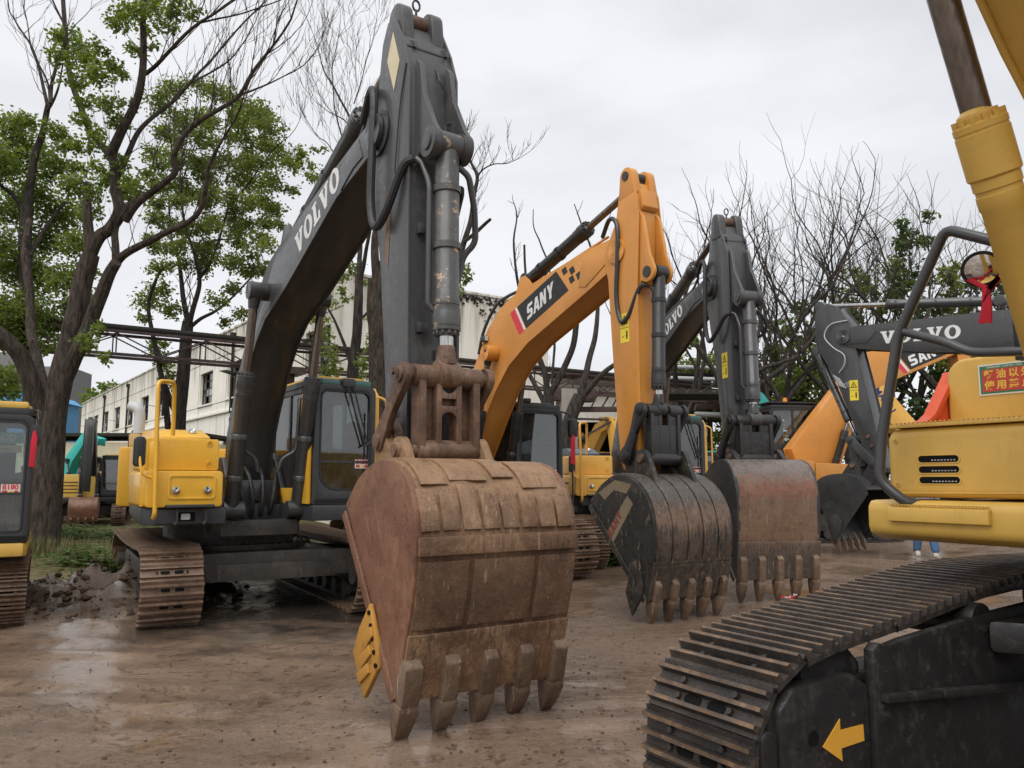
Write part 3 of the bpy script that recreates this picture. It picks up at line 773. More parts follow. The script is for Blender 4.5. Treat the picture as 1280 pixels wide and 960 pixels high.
# ------------------------------------------------------------------ upper structures
def volvo_upper(root, yel=None, sticker_on=True, grille=False, seat=None, detail=True, gray_hood=False):
    yel = yel or YEL
    m = MB(); m.prism([(-2.2, -.95), (-.3, -1.20), (1.62, -1.42), (1.78, -1.3), (1.78, -.56), (1.0, -.5), (1.0, .42), (1.74, .46), (1.74, 1.36), (-2.2, 1.30)], 1.11, 1.30, 'z')
    deck = m.build('deck', BLKC, root, .025)
    m = MB(); m.prism(rrect(-1.3, -.72, 1.13, 1.285, .02), 1.785, 1.80, 'u'); m.build('skirt_plate', BLKC, deck, .004)
    m = MB(); m.prism(rrect(-1.08, -.90, 1.155, 1.25, .012), 1.80, 1.815, 'u'); m.build('lamp_box', DARK, deck, .004)
    m = MB(); m.prism(rrect(-1.045, -.95, 1.17, 1.235, .012), 1.812, 1.822, 'u'); m.build('lamp_glass', PGREY, deck)
    m = MB(); m.cyl((1.74, 1.18, 1.20), (1.752, 1.18, 1.20), .05, 18); m.build('round_cap', PGREY, deck)
    m = MB(); m.cone([((0, 0, .74), .95), ((0, 0, .80), .95), ((0, 0, .80), .78), ((0, 0, .88), .78), ((0, 0, .88), .86), ((0, 0, 1.11), .86)], 40)
    for k in range(36):
        a = k * math.pi / 18; m.cyl((.905 * math.cos(a), .905 * math.sin(a), .79), (.905 * math.cos(a), .905 * math.sin(a), .825), .018, 6)
    m.build('slew_ring', CHASS, root)
    m = MB(); m.prism(rrect(-.5, .42, .94, 1.12, .01), .6, 1.35, 'u'); m.build('centre_beam', CHASS, deck, .01)
    # right front: tool box below, tank above
    m = MB(); m.prism(rrect(-1.42, -.62, 1.305, 1.70, .045), .75, 1.84, 'u'); tb = m.build('tool_box', yel, root, .02)
    m = MB(); m.ring(rrect(-1.20, -.70, 1.39, 1.66, .04), rrect(-1.175, -.725, 1.415, 1.635, .03), 1.841, 1.853, 'u'); m.build('lid_rim', yel, tb, .004)
    for v in (-1.12, -.79):
        m = MB(); m.cyl((1.84, v, 1.49), (1.868, v, 1.49), .042, 14); m.tube([(1.87, v - .03, 1.50), (1.88, v, 1.47), (1.87, v + .03, 1.50)], .012, 6); m.build('lid_lock', CHR, tb, .004)
    for v in (-1.10, -.80): m = MB(); m.tube([(1.85, v, 1.30), (1.875, v, 1.26), (1.86, v + .01, 1.16), (1.87, v - .02, 1.12)], .014, 6); m.build('hook', CHASS, tb)
    m = MB(); m.prism(rrect(-1.22, -.72, 1.305, 1.335, .01), 1.84, 1.93, 'u'); m.build('step_tread', BLKC, tb, .004)
    m = MB(); m.prism(rrect(-1.41, -.63, 1.705, 2.06, .03), .9, 1.66, 'u'); m.prism(rrect(-1.2, -.63, 1.5, 2.05, .03), -.8, .89, 'u'); tk = m.build('fuel_tank', yel, root, .02)
    for v in (-1.31, -.74):
        for z in (1.78, 2.01):
            m = MB(); m.cone([((1.658, v, z), .034), ((1.67, v, z), .034), ((1.67, v, z), .024), ((1.665, v, z), .022), ((1.665, v, z), .0)], 16); m.build('tank_bolt', yel, tk)
    m = MB(); m.prism([(-1.0, -1.0), (1.70, -1.3), (1.62, -1.435), (-.3, -1.19), (-1.0, -1.06)], 1.31, 2.02, 'z'); m.build('side_panel', yel, root, .015)
    m = MB(); m.prism([(-2.15, 2.095), (-.55, 2.095), (.35, 2.095), (.35, 2.15), (-.1, 2.26), (-2.15, 2.30)], -1.02, -.42, 'v'); hd = m.build('engine_hood', ENG if gray_hood else yel, root, .03)
    m = MB(); m.cone([((.1, -.6, 2.20), .05), ((.13, -.6, 2.24), .05), ((.13, -.6, 2.24), .02)], 14); m.build('hood_lock', CHR, hd)
    m = MB(); m.tube(smoothpath([(-1.1, -1.05, 2.25), (-1.1, -1.05, 2.50), (-1.12, -1.08, 2.60), (-1.2, -1.16, 2.64)]), .075, 14); m.build('exhaust_pipe', PGREY, hd)
    m = MB(); m.prism(arc((-2.0, 0), 1.16, 100, 260, 16), 1.20, 2.10, 'z'); m.build('counterweight', yel, root, .05)
    m = MB(); m.prism([(-1.9, 1.2), (-.05, 1.2), (-.05, 2.05), (-1.9, 2.1)], .44, 1.38, 'v'); m.build('left_housing', yel, root, .03)
    # boom foot brackets and what stands between them
    for s in (-1, 1):
        m = MB(); m.prism(hull(arc((.62, 1.72), .17, 0, 345, 14) + [(.1, 1.0), (1.25, 1.0), (1.3, 1.15)]), s * .30, s * .36, 'v'); m.build('boom_bracket', GRY, root, .01)
        m = MB(); m.cyl((1.38, s * .26, 1.25), (1.38, s * .50, 1.25), .10, 20); m.prism(hull(arc((1.38, 1.25), .11, 0, 345, 12) + [(.9, 1.0), (1.0, 1.2)]), s * .45, s * .49, 'v'); m.build('ram_foot', GRY, root, .008)
    m = MB(); m.box(.30, .34, -.29, .29, 1.0, 1.62); m.prism([(-.26, 1.60), (.26, 1.60), (.26, 1.30), (.17, 1.24), (.0, 1.36), (-.17, 1.24), (-.26, 1.30)], .98, 1.01, 'u'); m.build('valve_cover', GRY, root, .006)
    for k, v in enumerate((-.15, -.05, .05, .15)):
        hose(root, [(.5, v, 1.1), (.95, v * 1.1, 1.10 + .02 * k), (1.08, v * 1.2, 1.35), (.98, v * 1.6, 1.62), (.8, v * 1.9, 1.75)], .026)
    if detail:
        pipe(root, [(1.86, -1.33, 1.20), (1.92, -1.33, 1.24), (1.92, -1.36, 2.45), (1.90, -1.36, 2.66), (1.72, -1.16, 2.68), (1.62, -1.13, 2.30), (1.60, -1.13, 2.09)], .024, yel)
        pipe(root, [(1.90, -1.37, 1.62), (1.92, -1.48, 1.66), (1.90, -1.50, 1.80), (1.86, -1.5, 1.95)], .014, yel, 'mirror_stay')
        m = MB(); m.prism(rrect(-1.56, -1.44, 1.74, 2.06, .045), 1.80, 1.90, 'u'); m.build('side_mirror', BLK, root, .03)
    # cab with its yellow posts
    cb = cab(root, .05, 1.72, .47, 1.265, 1.305, 2.87, BLKC, yel if not gray_hood else yel, seat, greenroof=True, grille=grille, front_bottom=.17)
    m = MB(); m.prism([(1.30, 1.31), (1.66, 1.31), (1.64, 2.62), (1.52, 2.74), (1.42, 2.74), (1.30, 2.55)], .415, .462, 'v'); m.prism([(.1, 1.31), (1.3, 1.31), (1.3, 1.50), (.1, 1.50)], .30, .462, 'v'); m.build('cab_post', yel, cb, .012)
    m = MB(); m.prism([(1.45, 1.31), (1.70, 1.31), (1.67, 2.66), (1.55, 2.78), (1.45, 2.78)], 1.272, 1.335, 'v'); m.build('cab_post', yel, cb, .012)
    pipe(cb, [(1.66, 1.31, 1.45), (1.72, 1.42, 1.45), (1.70, 1.42, 2.62), (1.60, 1.31, 2.68)], .017, yel, 'grab_rail', .05)
    if sticker_on:
        sticker(cb, frame((1.69, 1.10, 1.80), (0, 1, 0), (0, 0, 1)))
    return cb

def carbody(root, gauge, rot, mat, fu=1.5, off=(0, 0, 0)):
    m = MB(); g = gauge / 2
    m.cyl((0, 0, .45), (0, 0, .76), .82, 32); m.box(-.8, .8, -.8, .8, .40, .70)
    for su in (-1, 1):
        pts = [(su * .45, -.7), (su * .9, -g + .1), (su * fu, -g + .1), (su * fu * .92, -.5), (su * fu * .9, .5), (su * fu, g - .1), (su * .9, g - .1), (su * .45, .7)]
        m.prism(pts, .42, .74, 'z')
    o = m.build('carbody', mat, root, .03); o.rotation_euler = (0, 0, rot); o.location = off
    for su in (-1, 1):
        m = MB(); m.box(su * fu * .93 - .015, su * fu * .93 + .015, -g + .2, g - .2, .40, .60); q = m.build('cross_member', mat, root, .006); q.rotation_euler = (0, 0, rot); q.location = off
    return o

VB_BOT = [(.72, 1.56), (.82, 2.05), (1.02, 2.42), (1.33, 2.90), (1.64, 3.23), (1.97, 3.45), (2.35, 3.58), (2.70, 3.70), (4.09, 4.27), (4.80, 4.42)]
VB_TOP = [(4.90, 4.75), (3.65, 4.50), (2.32, 4.20), (2.0, 4.10), (1.72, 3.88), (1.20, 3.28), (.82, 2.75), (.52, 2.2), (.44, 1.74)]
def volvo_boom(root, mat, hw=.26, arm=True, letters=((3.02, 3.945), (4.20, 4.385), .245)):
    bm_ = plated('boom', VB_BOT + arc((5.0, 4.58), .17, -80, 100, 8) + VB_TOP + arc((.6, 1.70), .17, 160, 270, 5), hw, mat, root)
    for s in (-1, 1):
        boss(bm_, (5.0, 4.58), .155, s * hw, s * (hw + .05), mat, mat)
        m = MB(); m.prism([(4.62, 4.66), (4.15, 4.56), (4.22, 4.30), (4.5, 4.42), (4.72, 4.46)], s * hw, s * (hw + .012), 'v'); m.build('cheek_plate', mat, bm_, .004)
        boss(bm_, (2.02, 3.76), .105, s * (hw), s * (hw + .22), mat, None)
    if letters: lettering('VOLVO', *letters, LETW, bm_, -1, -hw)
    m = MB(); m.prism([(1.9, 4.05), (2.5, 4.22), (2.32, 4.52), (2.16, 4.52)], -.14, -.10, 'v'); m.prism([(1.9, 4.05), (2.5, 4.22), (2.32, 4.52), (2.16, 4.52)], .10, .14, 'v'); m.build('ram_lug', mat, bm_, .006)
    for v in (-.17, .17):
        pipe(bm_, [(.9, v, 3.05), (1.62, v, 3.92), (2.05, v, 4.22), (3.6, v, 4.56), (4.35, v, 4.70), (4.55, v, 4.86)], .02, mat, 'hydraulic_pipe', .1)
    return bm_

def volvo_arm(root, mat, link_mat, hw=.23):
    poly = [(5.30, 1.70), (5.52, 1.70), (5.60, 1.85), (5.60, 2.4), (5.57, 3.8), (5.545, 4.95), (5.44, 5.22), (5.28, 5.50), (5.12, 5.54), (5.02, 5.38), (4.94, 4.95), (4.80, 4.66), (4.79, 4.45), (4.88, 4.16), (5.06, 3.4), (5.20, 2.4), (5.24, 1.85)]
    a = plated('arm', poly, hw, mat, root)
    for s in (-1, 1):
        m = MB(); m.prism(hull(arc((5.20, 5.56), .125, 0, 345, 14) + [(5.36, 5.28), (5.06, 5.30)]), s * .085, s * .205, 'v'); m.build('tail_ear', mat, a, .02)
        m = MB(); m.prism([(5.53, 5.05), (5.60, 4.98), (5.66, 4.70), (5.84, 4.38)] + arc((5.78, 4.24), .135, 40, -110, 8) + [(5.60, 4.22), (5.54, 4.05)], s * .115, s * .16, 'v'); m.build('ram_ear', mat, a, .008)
        m = MB(); m.cyl((5.78, s * .10, 4.24), (5.78, s * .18, 4.24), .125, 22); m.cyl((5.78, s * .18, 4.24), (5.78, s * .195, 4.24), .07, 18); m.build('ear_boss', mat, a, .006)
        boss(a, (5.0, 4.58), .20, s * hw, s * (hw + .022), mat, mat)
    m = MB(); m.cyl((5.20, -.10, 5.56), (5.20, .10, 5.56), .075, 18); m.build('tail_pin', LINK, a)
    m = MB(); m.tube([(5.20, .0, 5.62), (5.20, .0, 5.70)], .012, 6); m.tube([(5.20 + .0, .035 * math.sin(t * .628), 5.74 + .05 * math.cos(t * .628)) for t in range(11)], .010, 6); m.build('lifting_shackle', BLKM, a)
    m = MB(); m.box(5.40, 5.43, -.19, .19, 5.20, 5.215); m.build('weld_seam', mat, a)
    for v in (-.13, .17): m = MB(); m.prism([(5.37, 5.30), (5.46, 5.24), (5.47, 5.19), (5.40, 5.22)], v - .012, v + .012, 'v'); m.build('hose_bracket', mat, a)
    for z, v in ((3.55, -.12), (2.75, -.12), (2.55, .05)): m = MB(); m.box(5.56, 5.62, v - .03, v + .03, z, z + .08); m.build('pipe_clip', mat, a, .01)
    for z in (2.46, 2.12): m = MB(); m.cyl((5.40, -hw, z), (5.40, -hw - .045, z), .035, 6); m.build('side_bolt', LINK, a)
    m = MB(); m.cyl((5.42, -.30, 1.92), (5.42, .30, 1.92), .13, 22); m.build('nose_boss', link_mat, a, .008)
    return a

# ------------------------------------------------------------------ 1: the big dark grey and yellow excavator in front
YARD = 'crawler excavators parked in the yard'
ex1 = machine('excavator', 'yellow and dark grey crawler excavator whose big brown bucket stands nearest', 'excavator', -3.75, 10.9, 34, YARD)
UROT, UOFF = R(4), (-.30, .26, 0)                    # the undercarriage stands a little askew under the upper structure
PATH1 = stadium(1.75, .42, 14, .03)
for s in (-1, 1): track(ex1, s * 1.2, .64, PATH1, .19, (SHOE, SHOE, DARK), 2, -UROT, half=1.75, r=.42, off=UOFF)
carbody(ex1, 2.4, -UROT, CHASS, 1.65, UOFF)
volvo_upper(ex1)
b1 = volvo_boom(ex1, GRY)
a1 = volvo_arm(ex1, GRY2, LINK)
for v in (-.40, .40): cylinder_ram(ex1, (1.38, 1.25), (2.02, 3.76), .635, .088, .05, GRY, RODB, v, 1.16)
for v, s in ((-.32, 1), (.32, -1)):
    pipe(ex1, [(1.52, v - s * .02, 2.6), (1.56, v, 2.45), (1.50, v, 1.95), (1.46, v + s * .16, 1.86), (1.44, v + s * .2, 1.70)], .024, GRY, 'hydraulic_pipe')
cylinder_ram(ex1, (2.2, 4.40), (5.12, 5.56), .66, .10, .052, GRY, RODB, 0, 1.2, name='arm_cylinder')
cylinder_ram(ex1, (5.78, 4.24), (5.80, 2.40), .835, .098, .058, CHIP, CHR, 0, 1.14, name='bucket_cylinder', bands=2, eye_mat=LINK)
# hoses over the boom-arm joint, pipes along the bucket ram
hose(ex1, [(4.55, -.20, 4.86), (4.85, -.26, 5.02), (5.02, -.30, 4.85), (5.02, -.31, 4.3), (5.02, -.31, 3.92), (5.12, -.31, 3.70), (5.30, -.30, 3.78), (5.52, -.26, 4.10), (5.60, -.20, 4.16)], .036)
hose(ex1, [(4.55, .20, 4.86), (4.9, .26, 5.0), (5.05, .30, 4.8), (5.05, .31, 4.2), (5.1, .31, 3.75), (5.3, .30, 3.7), (5.5, .28, 3.95), (5.62, .22, 3.98)], .034)
pipe(ex1, [(5.60, -.18, 4.16), (5.64, -.15, 4.12), (5.74, -.13, 3.92), (5.74, -.13, 2.95), (5.76, -.09, 2.90)], .024, GRY2, 'hydraulic_pipe')
pipe(ex1, [(5.80, .10, 4.08), (5.82, .18, 4.02), (5.76, .27, 3.78), (5.70, .32, 3.52), (5.64, .24, 3.42), (5.62, .20, 3.2)], .026, GRY2, 'hydraulic_pipe')
hose(ex1, [(5.49, -.22, 4.98), (5.46, .05, 5.06), (5.46, .22, 5.04), (5.52, .235, 4.95)], .008, PGREY, 'grease_line', 6)
hose(ex1, [(5.50, -.235, 5.0), (5.42, -.242, 4.7), (5.36, -.245, 4.3), (5.34, -.245, 4.1)], .007, BLKM, 'grease_line', 6)
hose(ex1, [(5.50, .05, 5.03), (5.56, .05, 4.9), (5.58, .12, 4.75), (5.62, .13, 4.55), (5.64, .06, 4.48), (5.74, .02, 4.36)], .009, BLKM, 'grease_line', 6)
m = MB(); m.prism([(5.235, 5.40), (5.13, 5.18), (5.27, 4.86), (5.37, 5.08)], -.231, -.2345, 'v'); m.build('diamond_reflector', CREAM, a1, smooth=False)
m = MB(); m.prism(hull(arc((5.2, 3.95), .06, 0, 345, 10) + [(5.22, 3.35), (5.16, 3.4)]), -.231, -.2335, 'v'); m.build('worn_patch', LINK, a1, smooth=False)
linkage(ex1, (5.80, 2.38), (5.80, 1.82), (5.42, 1.90), LINK, .27)
P1 = [(5.50, 1.42), (5.74, 1.62), (6.04, 1.73), (6.34, 1.70), (6.54, 1.54), (6.63, 1.28), (6.61, .98), (6.54, .70), (6.47, .46), (6.41, .22)]
bk1 = bucket(ex1, P1, .61, MUDS, MUDSIDE, (-.575, -.29, 0, .29, .575), strips=8, strip_t=(.455, .555), band=(.565, .615, .035), plates=[(.63, .795, .0, .30), (.63, .795, .33, .72), (.63, .795, .75, 1.), (.20, .43, .05, .21), (.27, .415, .23, .47), (.18, .40, .52, .66), (.30, .44, .69, .93)],
       lip_t=.81, cutter=([(6.04, .78), (6.17, .54), (6.19, .38), (5.98, .15), (5.78, .42), (5.88, .60)], WYEL, (-1,)), tooth_len=.27, tw=.060, wob=.022, blunt=.72,
       ears=[((5.80, 1.815), (5.66, 1.58), (6.02, 1.67), (-.335, .335), .105), ((5.42, 1.88), (5.52, 1.42), (5.80, 1.62), (-.30, .30), .11)])
m = MB()
for k in range(3): m.prism([(6.10 - .02 * k, .64 - .12 * k), (6.13 - .02 * k, .58 - .12 * k), (5.98 - .02 * k, .44 - .10 * k), (5.93 - .02 * k, .50 - .10 * k)], -.67, -.692, 'v')
m.build('cutter_rib', WYEL, bk1, .008)
m = MB()
for k in range(5): q = Vector((6.05, .72)).lerp(Vector((6.17, .40)), k / 4); m.cyl((q.x, -.665, q.y), (q.x, -.682, q.y), .016, 8)
m.build('cutter_bolts', DARK, bk1)
bk1.location = (0, -.035, 0)

# ------------------------------------------------------------------ orange and black excavators
SB_TOP = [(4.90, 4.76), (4.39, 4.74), (3.4, 4.62), (2.33, 4.46), (1.95, 4.32), (1.60, 4.06), (1.30, 3.70), (1.02, 3.3), (.62, 2.45), (.46, 1.74)]
SB_BOT = [(.76, 1.58), (.95, 1.85), (1.22, 2.2), (1.50, 2.58), (1.85, 3.02), (2.25, 3.38), (2.79, 3.66), (4.33, 4.17), (4.80, 4.34)]
def sany_boom(root, mat, hw=.23, side=-1):
    o = plated('boom', SB_BOT + arc((4.95, 4.55), .17, -80, 100, 8) + SB_TOP + arc((.62, 1.72), .17, 160, 270, 5), hw, mat, root)
    for s in (-1, 1):
        boss(o, (4.95, 4.55), .16, s * hw, s * (hw + .04), mat, BLK, pr=.5)
        m = MB(); m.prism([(4.74, 4.62), (4.18, 4.62), (4.10, 4.26), (4.25, 4.22), (4.7, 4.44)], s * hw, s * (hw + .012), 'v'); m.build('cheek_plate', mat, o, .004)
        boss(o, (1.86, 3.62), .13, s * hw, s * (hw + .22), mat)
    w_ = side * hw; e = side
    m = MB(); m.prism([(2.50, 4.27), (2.76, 3.89), (3.86, 4.26), (3.56, 4.60)], w_, w_ + e * .003, 'v'); m.build('name_panel', LETB, o, smooth=False)
    m = MB(); m.prism([(2.30, 4.20), (2.56, 3.82), (2.70, 3.87), (2.44, 4.25)], w_, w_ + e * .0035, 'v'); m.build('red_stripe', LETR, o, smooth=False)
    m = MB(); m.prism([(2.44, 4.252), (2.70, 3.872), (2.745, 3.885), (2.485, 4.265)], w_, w_ + e * .0035, 'v'); m.build('white_stripe', LETW, o, smooth=False)
    for (u, z) in ((3.76, 4.56), (3.94, 4.53), (3.93, 4.40), (4.10, 4.42)):
        m = MB(); m.prism([(u - .07, z + .03), (u - .02, z - .06), (u + .08, z - .03), (u + .03, z + .06)], w_, w_ + e * .003, 'v'); m.build('check_mark', LETB, o, smooth=False)
    if side < 0: lettering('SANY', (2.80, 4.01), (3.50, 4.25), .22, LETW, o, side, w_ + e * .003, .28)
    else: lettering('SANY', (2.80, 4.01), (3.50, 4.25), .22, LETW, o, side, w_ + e * .003, .28)
    for v in (-.1, .1): pipe(o, [(.8, v, 2.85), (1.25, v, 3.72), (1.6, v, 4.12), (2.3, v, 4.50), (4.2, v, 4.80), (4.6, v, 4.86)], .018, mat if v < 0 else BLK, 'hydraulic_pipe', .1)
    m = MB(); m.prism([(2.2, 4.42), (2.8, 4.52), (2.55, 4.78), (2.4, 4.78)], -.11, -.07, 'v'); m.prism([(2.2, 4.42), (2.8, 4.52), (2.55, 4.78), (2.4, 4.78)], .07, .11, 'v'); m.build('ram_lug', mat, o, .006)
    return o
def sany_arm(root, mat, hw=.215):
    poly = [(5.06, 1.72), (5.28, 1.72), (5.36, 1.9), (5.38, 2.4), (5.37, 4.05), (5.42, 4.9), (5.38, 5.22), (5.30, 5.42), (5.16, 5.50), (5.06, 5.36), (4.98, 4.95), (4.74, 4.60), (4.74, 4.42), (4.80, 4.2), (4.87, 3.24), (4.94, 2.41), (5.0, 1.85)]
    a = plated('arm', poly, hw, mat, root)
    for s in (-1, 1):
        m = MB(); m.prism(hull(arc((5.19, 5.50), .12, 0, 345, 14) + [(5.36, 5.25), (5.04, 5.2)]), s * .08, s * .20, 'v'); m.build('tail_ear', mat, a, .02)
        m = MB(); m.cyl((5.19, s * .2, 5.50), (5.19, s * .215, 5.50), .06, 16); m.build('pin', BLK, a)
        m = MB(); m.prism([(5.40, 4.98), (5.46, 4.90), (5.56, 4.40)] + arc((5.52, 4.17), .13, 30, -110, 8) + [(5.40, 4.08), (5.37, 3.95)], s * .115, s * .16, 'v'); m.build('ram_ear', mat, a, .008)
        m = MB(); m.cyl((5.52, s * .16, 4.17), (5.52, s * .175, 4.17), .07, 16); m.build('pin', BLK, a)
    m = MB(); m.cyl((5.19, -.09, 5.50), (5.19, .09, 5.50), .075, 18); m.build('tail_pin', BLK, a)
    m = MB(); m.prism([(5.445, 5.05), (5.40, 5.28), (5.33, 5.30), (5.40, 5.0)], -.13, .13, 'v'); m.build('stiffener', mat, a, .01)
    m = MB(); m.cyl((5.20, -.28, 1.90), (5.20, .28, 1.90), .12, 20); m.build('nose_boss', BLK, a, .008)
    return a
def sany_upper(root, sticker_on=True, house=None):
    h = house or BLK
    m = MB(); m.prism([(-2.1, -1.35), (1.5, -1.35), (1.62, -.56), (1.0, -.5), (1.0, .4), (1.62, .44), (1.62, 1.36), (-2.1, 1.36)], .98, 1.16, 'z'); m.build('deck', BLKM, root, .02)
    m = MB(); m.cone([((0, 0, .74), .90), ((0, 0, .80), .90), ((0, 0, .80), .75), ((0, 0, .98), .78)], 36); m.build('slew_ring', CHASS, root)
    m = MB(); m.prism([(-.2, 1.17), (1.45, 1.17), (1.50, 1.6), (1.3, 2.0), (-.2, 2.05)], -1.34, -.55, 'v'); m.build('tank', ORG, root, .03)
    m = MB(); m.prism([(-1.9, 1.17), (-.22, 1.17), (-.22, 2.1), (-1.9, 2.15)], -1.34, 1.34, 'v'); m.build('engine_housing', ORG, root, .04)
    m = MB(); m.prism(arc((-1.85, 0), 1.38, 105, 255, 14) + [(-1.8, -1.36), (-1.8, 1.36)], 1.1, 2.1, 'z'); m.build('counterweight', BLK, root, .05)
    for s in (-1, 1):
        m = MB(); m.prism(hull(arc((.62, 1.72), .16, 0, 345, 14) + [(.1, 1.0), (1.2, 1.0)]), s * .26, s * .31, 'v'); m.build('boom_bracket', BLK, root, .01)
        m = MB(); m.cyl((1.20, s * .24, 1.24), (1.20, s * .47, 1.24), .10, 18); m.build('ram_foot', BLK, root, .008)
    c = cab(root, .0, 1.55, .37, 1.30, 1.17, 2.90, BLK, BLK, front_bottom=.30, wiper=False, lowbar=False)
    m = MB(); m.prism([(.45, 2.72), (1.23, 2.72), (1.23, 2.42), (1.10, 2.44), (.9, 2.38), (.7, 2.28), (.45, 2.22)], 1.49, 1.50, 'u'); m.build('dark_reflection', DARK, c, smooth=False)  # dark sheet painting the dark roof reflection across the windscreen top
    if sticker_on: sticker(c, frame((1.545, 1.08, 1.72), (0, 1, 0), (0, 0, 1)))
    m = MB(); m.prism(rrect(1.43, 1.60, 2.34, 2.66, .04), 1.50, 1.60, 'u'); m.build('side_mirror', BLK, c, .03)
    pipe(c, [(1.5, 1.30, 2.78), (1.56, 1.46, 2.74), (1.56, 1.50, 2.1), (1.56, 1.50, .95)], .016, BLK, 'mirror_stay')
    m = MB(); m.prism([(1.44, 1.88), (1.53, 1.86), (1.54, 2.32), (1.50, 2.42), (1.46, 2.34)], 1.57, 1.60, 'u'); m.build('red_ribbon', FAB, c, .01)
    m = MB(); m.box(1.3, 1.42, .62, .74, 2.92, 2.99); m.build('work_lamp', BLK, c, .015)
    m = MB()
    for k in range(6): m.box(1.62, 1.66, .5 + .15 * k, .53 + .15 * k, 1.0, 1.55)
    m.box(1.61, 1.67, .48, 1.34, 1.53, 1.56); m.build('step_guard', BLKM, c)
    return c

# 2
ex2 = machine('excavator', 'orange crawler excavator with black cab and scraped black bucket, behind the nearest bucket', 'excavator', -1.05, 14.45, 32, YARD)
PATH2 = stadium(1.75, .45, 14, .03)
for s in (-1, 1): track(ex2, s * 1.25, .60, PATH2, .19, (SHOE, SHOE, DARK), 2, 0, half=1.75, r=.45)
carbody(ex2, 2.4, 0, CHASS, 1.6)
sany_upper(ex2)
b2 = sany_boom(ex2, ORG)
a2 = sany_arm(ex2, ORG, .195); a2.location = (-.04, -.05, 0)
for v in (-.36, .36): cylinder_ram(ex2, (1.20, 1.24), (1.86, 3.62), .62, .085, .048, BLK, RODB, v, 1.16)
cylinder_ram(ex2, (2.48, 4.72), (5.10, 5.46), .60, .098, .05, BLK, RODB, 0, 1.2, name='arm_cylinder')
cylinder_ram(ex2, (5.52, 4.17), (5.46, 2.46), .86, .082, .05, BLK, CHR, -.05, 1.14, name='bucket_cylinder')
hose(ex2, [(4.55, -.16, 4.86), (4.80, -.24, 5.02), (4.98, -.27, 4.9), (5.0, -.28, 4.5), (4.95, -.27, 3.95), (5.02, -.26, 3.62), (5.16, -.25, 3.66), (5.34, -.22, 3.98), (5.42, -.17, 4.02)], .03, BLK)
hose(ex2, [(1.35, -.26, 3.68), (1.5, -.25, 4.05), (1.8, -.2, 4.42), (2.0, -.1, 4.55), (2.3, .0, 4.62)], .026, BLK)
hose(ex2, [(5.42, -.17, 4.02), (5.50, -.11, 3.9), (5.50, -.10, 3.5)], .02, BLK)
m = MB(); m.box(1.48, 1.62, -.31, -.235, 3.86, 3.96); m.build('work_lamp', BLKC, b2, .02)
m = MB(); m.prism(rrect(-.30, -.24, 3.87, 3.95, .01), 1.621, 1.626, 'u'); m.build('lamp_glass', PGREY, b2)
sticker(a2, frame((5.12, -.1965, 3.52), (1, 0, .02), (-.02, 0, 1)), 'hazard')
linkage(ex2, (5.46, 2.44), (5.46, 1.86), (5.20, 1.90), BLK, .25, False, .34)
P2 = [(4.80, 1.34), (5.06, 1.56), (5.36, 1.66), (5.66, 1.58), (5.88, 1.36), (5.97, 1.06), (5.95, .76), (5.88, .48), (5.83, .26)]
bk2 = bucket(ex2, P2, .60, B2S, B2SIDE, (-.52, -.26, 0, .26, .52), strips=5, strip_t=(.16, .80), band=(.775, .80, .02), lip_t=.80,
       cutter=([(5.74, .72), (5.80, .42), (5.78, .30), (5.60, .06), (5.50, .32), (5.62, .66)], B2SIDE, (-1, 1)), tooth_len=.30, tw=.045, wob=.006, blunt=.42,
       ears=[((5.46, 1.86), (5.30, 1.6), (5.72, 1.54), (-.31, .31), .11), ((5.20, 1.88), (5.1, 1.5), (5.45, 1.62), (-.26, .26), .11)], ear_mat=B2SIDE)
BANDM = paint('tan_mud', (.20, .155, .10), .7, .7, (.07, .055, .04), spec=.2)
m = MB(); m.prism([(5.10, .93), (5.22, .82), (5.62, 1.32), (5.52, 1.42)], -.6225, -.625, 'v'); m.prism([(4.98, 1.45), (5.30, 1.60), (5.60, 1.55), (5.50, 1.44), (5.28, 1.48), (5.1, 1.36)], -.6225, -.625, 'v'); m.build('mud_band', BANDM, bk2, smooth=False)
lettering('SANY', (5.20, .90), (5.43, 1.19), .085, LETD, bk2, -1, -.6255, .1)

# ------------------------------------------------------------------ 3: second grey one, with the rusty bucket
ex3 = machine('excavator', 'yellow and dark grey crawler excavator with the rust banded bucket, beside the orange one', 'excavator', 2.16, 17.1, 13, YARD)
for s in (-1, 1): track(ex3, s * 1.2, .6, stadium(1.75, .46, 14, .03), .19, (SHOE, SHOE, DARK), 3, 0, half=1.75, r=.46)
carbody(ex3, 2.4, 0, CHASS, 1.65)
cb3 = volvo_upper(ex3, YEL3, True, True, SEATP, True, True)
b3 = volvo_boom(ex3, GRY, .23, letters=((3.16, 4.02), (4.06, 4.36), .20))
a3 = volvo_arm(ex3, GRY, LINK, .19)
for v in (-.40, .40): cylinder_ram(ex3, (1.38, 1.25), (2.02, 3.76), .635, .088, .05, GRY, RODB, v, 1.16)
cylinder_ram(ex3, (2.2, 4.40), (5.12, 5.56), .66, .10, .052, GRY, RODB, 0, 1.2, name='arm_cylinder')
cylinder_ram(ex3, (5.78, 4.24), (5.80, 2.46), .86, .098, .058, GRY, CHR, 0, 1.14, name='bucket_cylinder')
hose(ex3, [(4.55, -.20, 4.86), (4.85, -.26, 5.02), (5.02, -.30, 4.85), (5.02, -.31, 4.3), (5.02, -.31, 3.92), (5.12, -.31, 3.70), (5.30, -.30, 3.78), (5.52, -.26, 4.0), (5.60, -.20, 4.05)], .032)
pipe(ex3, [(5.60, -.18, 4.05), (5.66, -.15, 4.02), (5.74, -.13, 3.82), (5.74, -.13, 2.95), (5.76, -.09, 2.90)], .022, GRY, 'hydraulic_pipe')
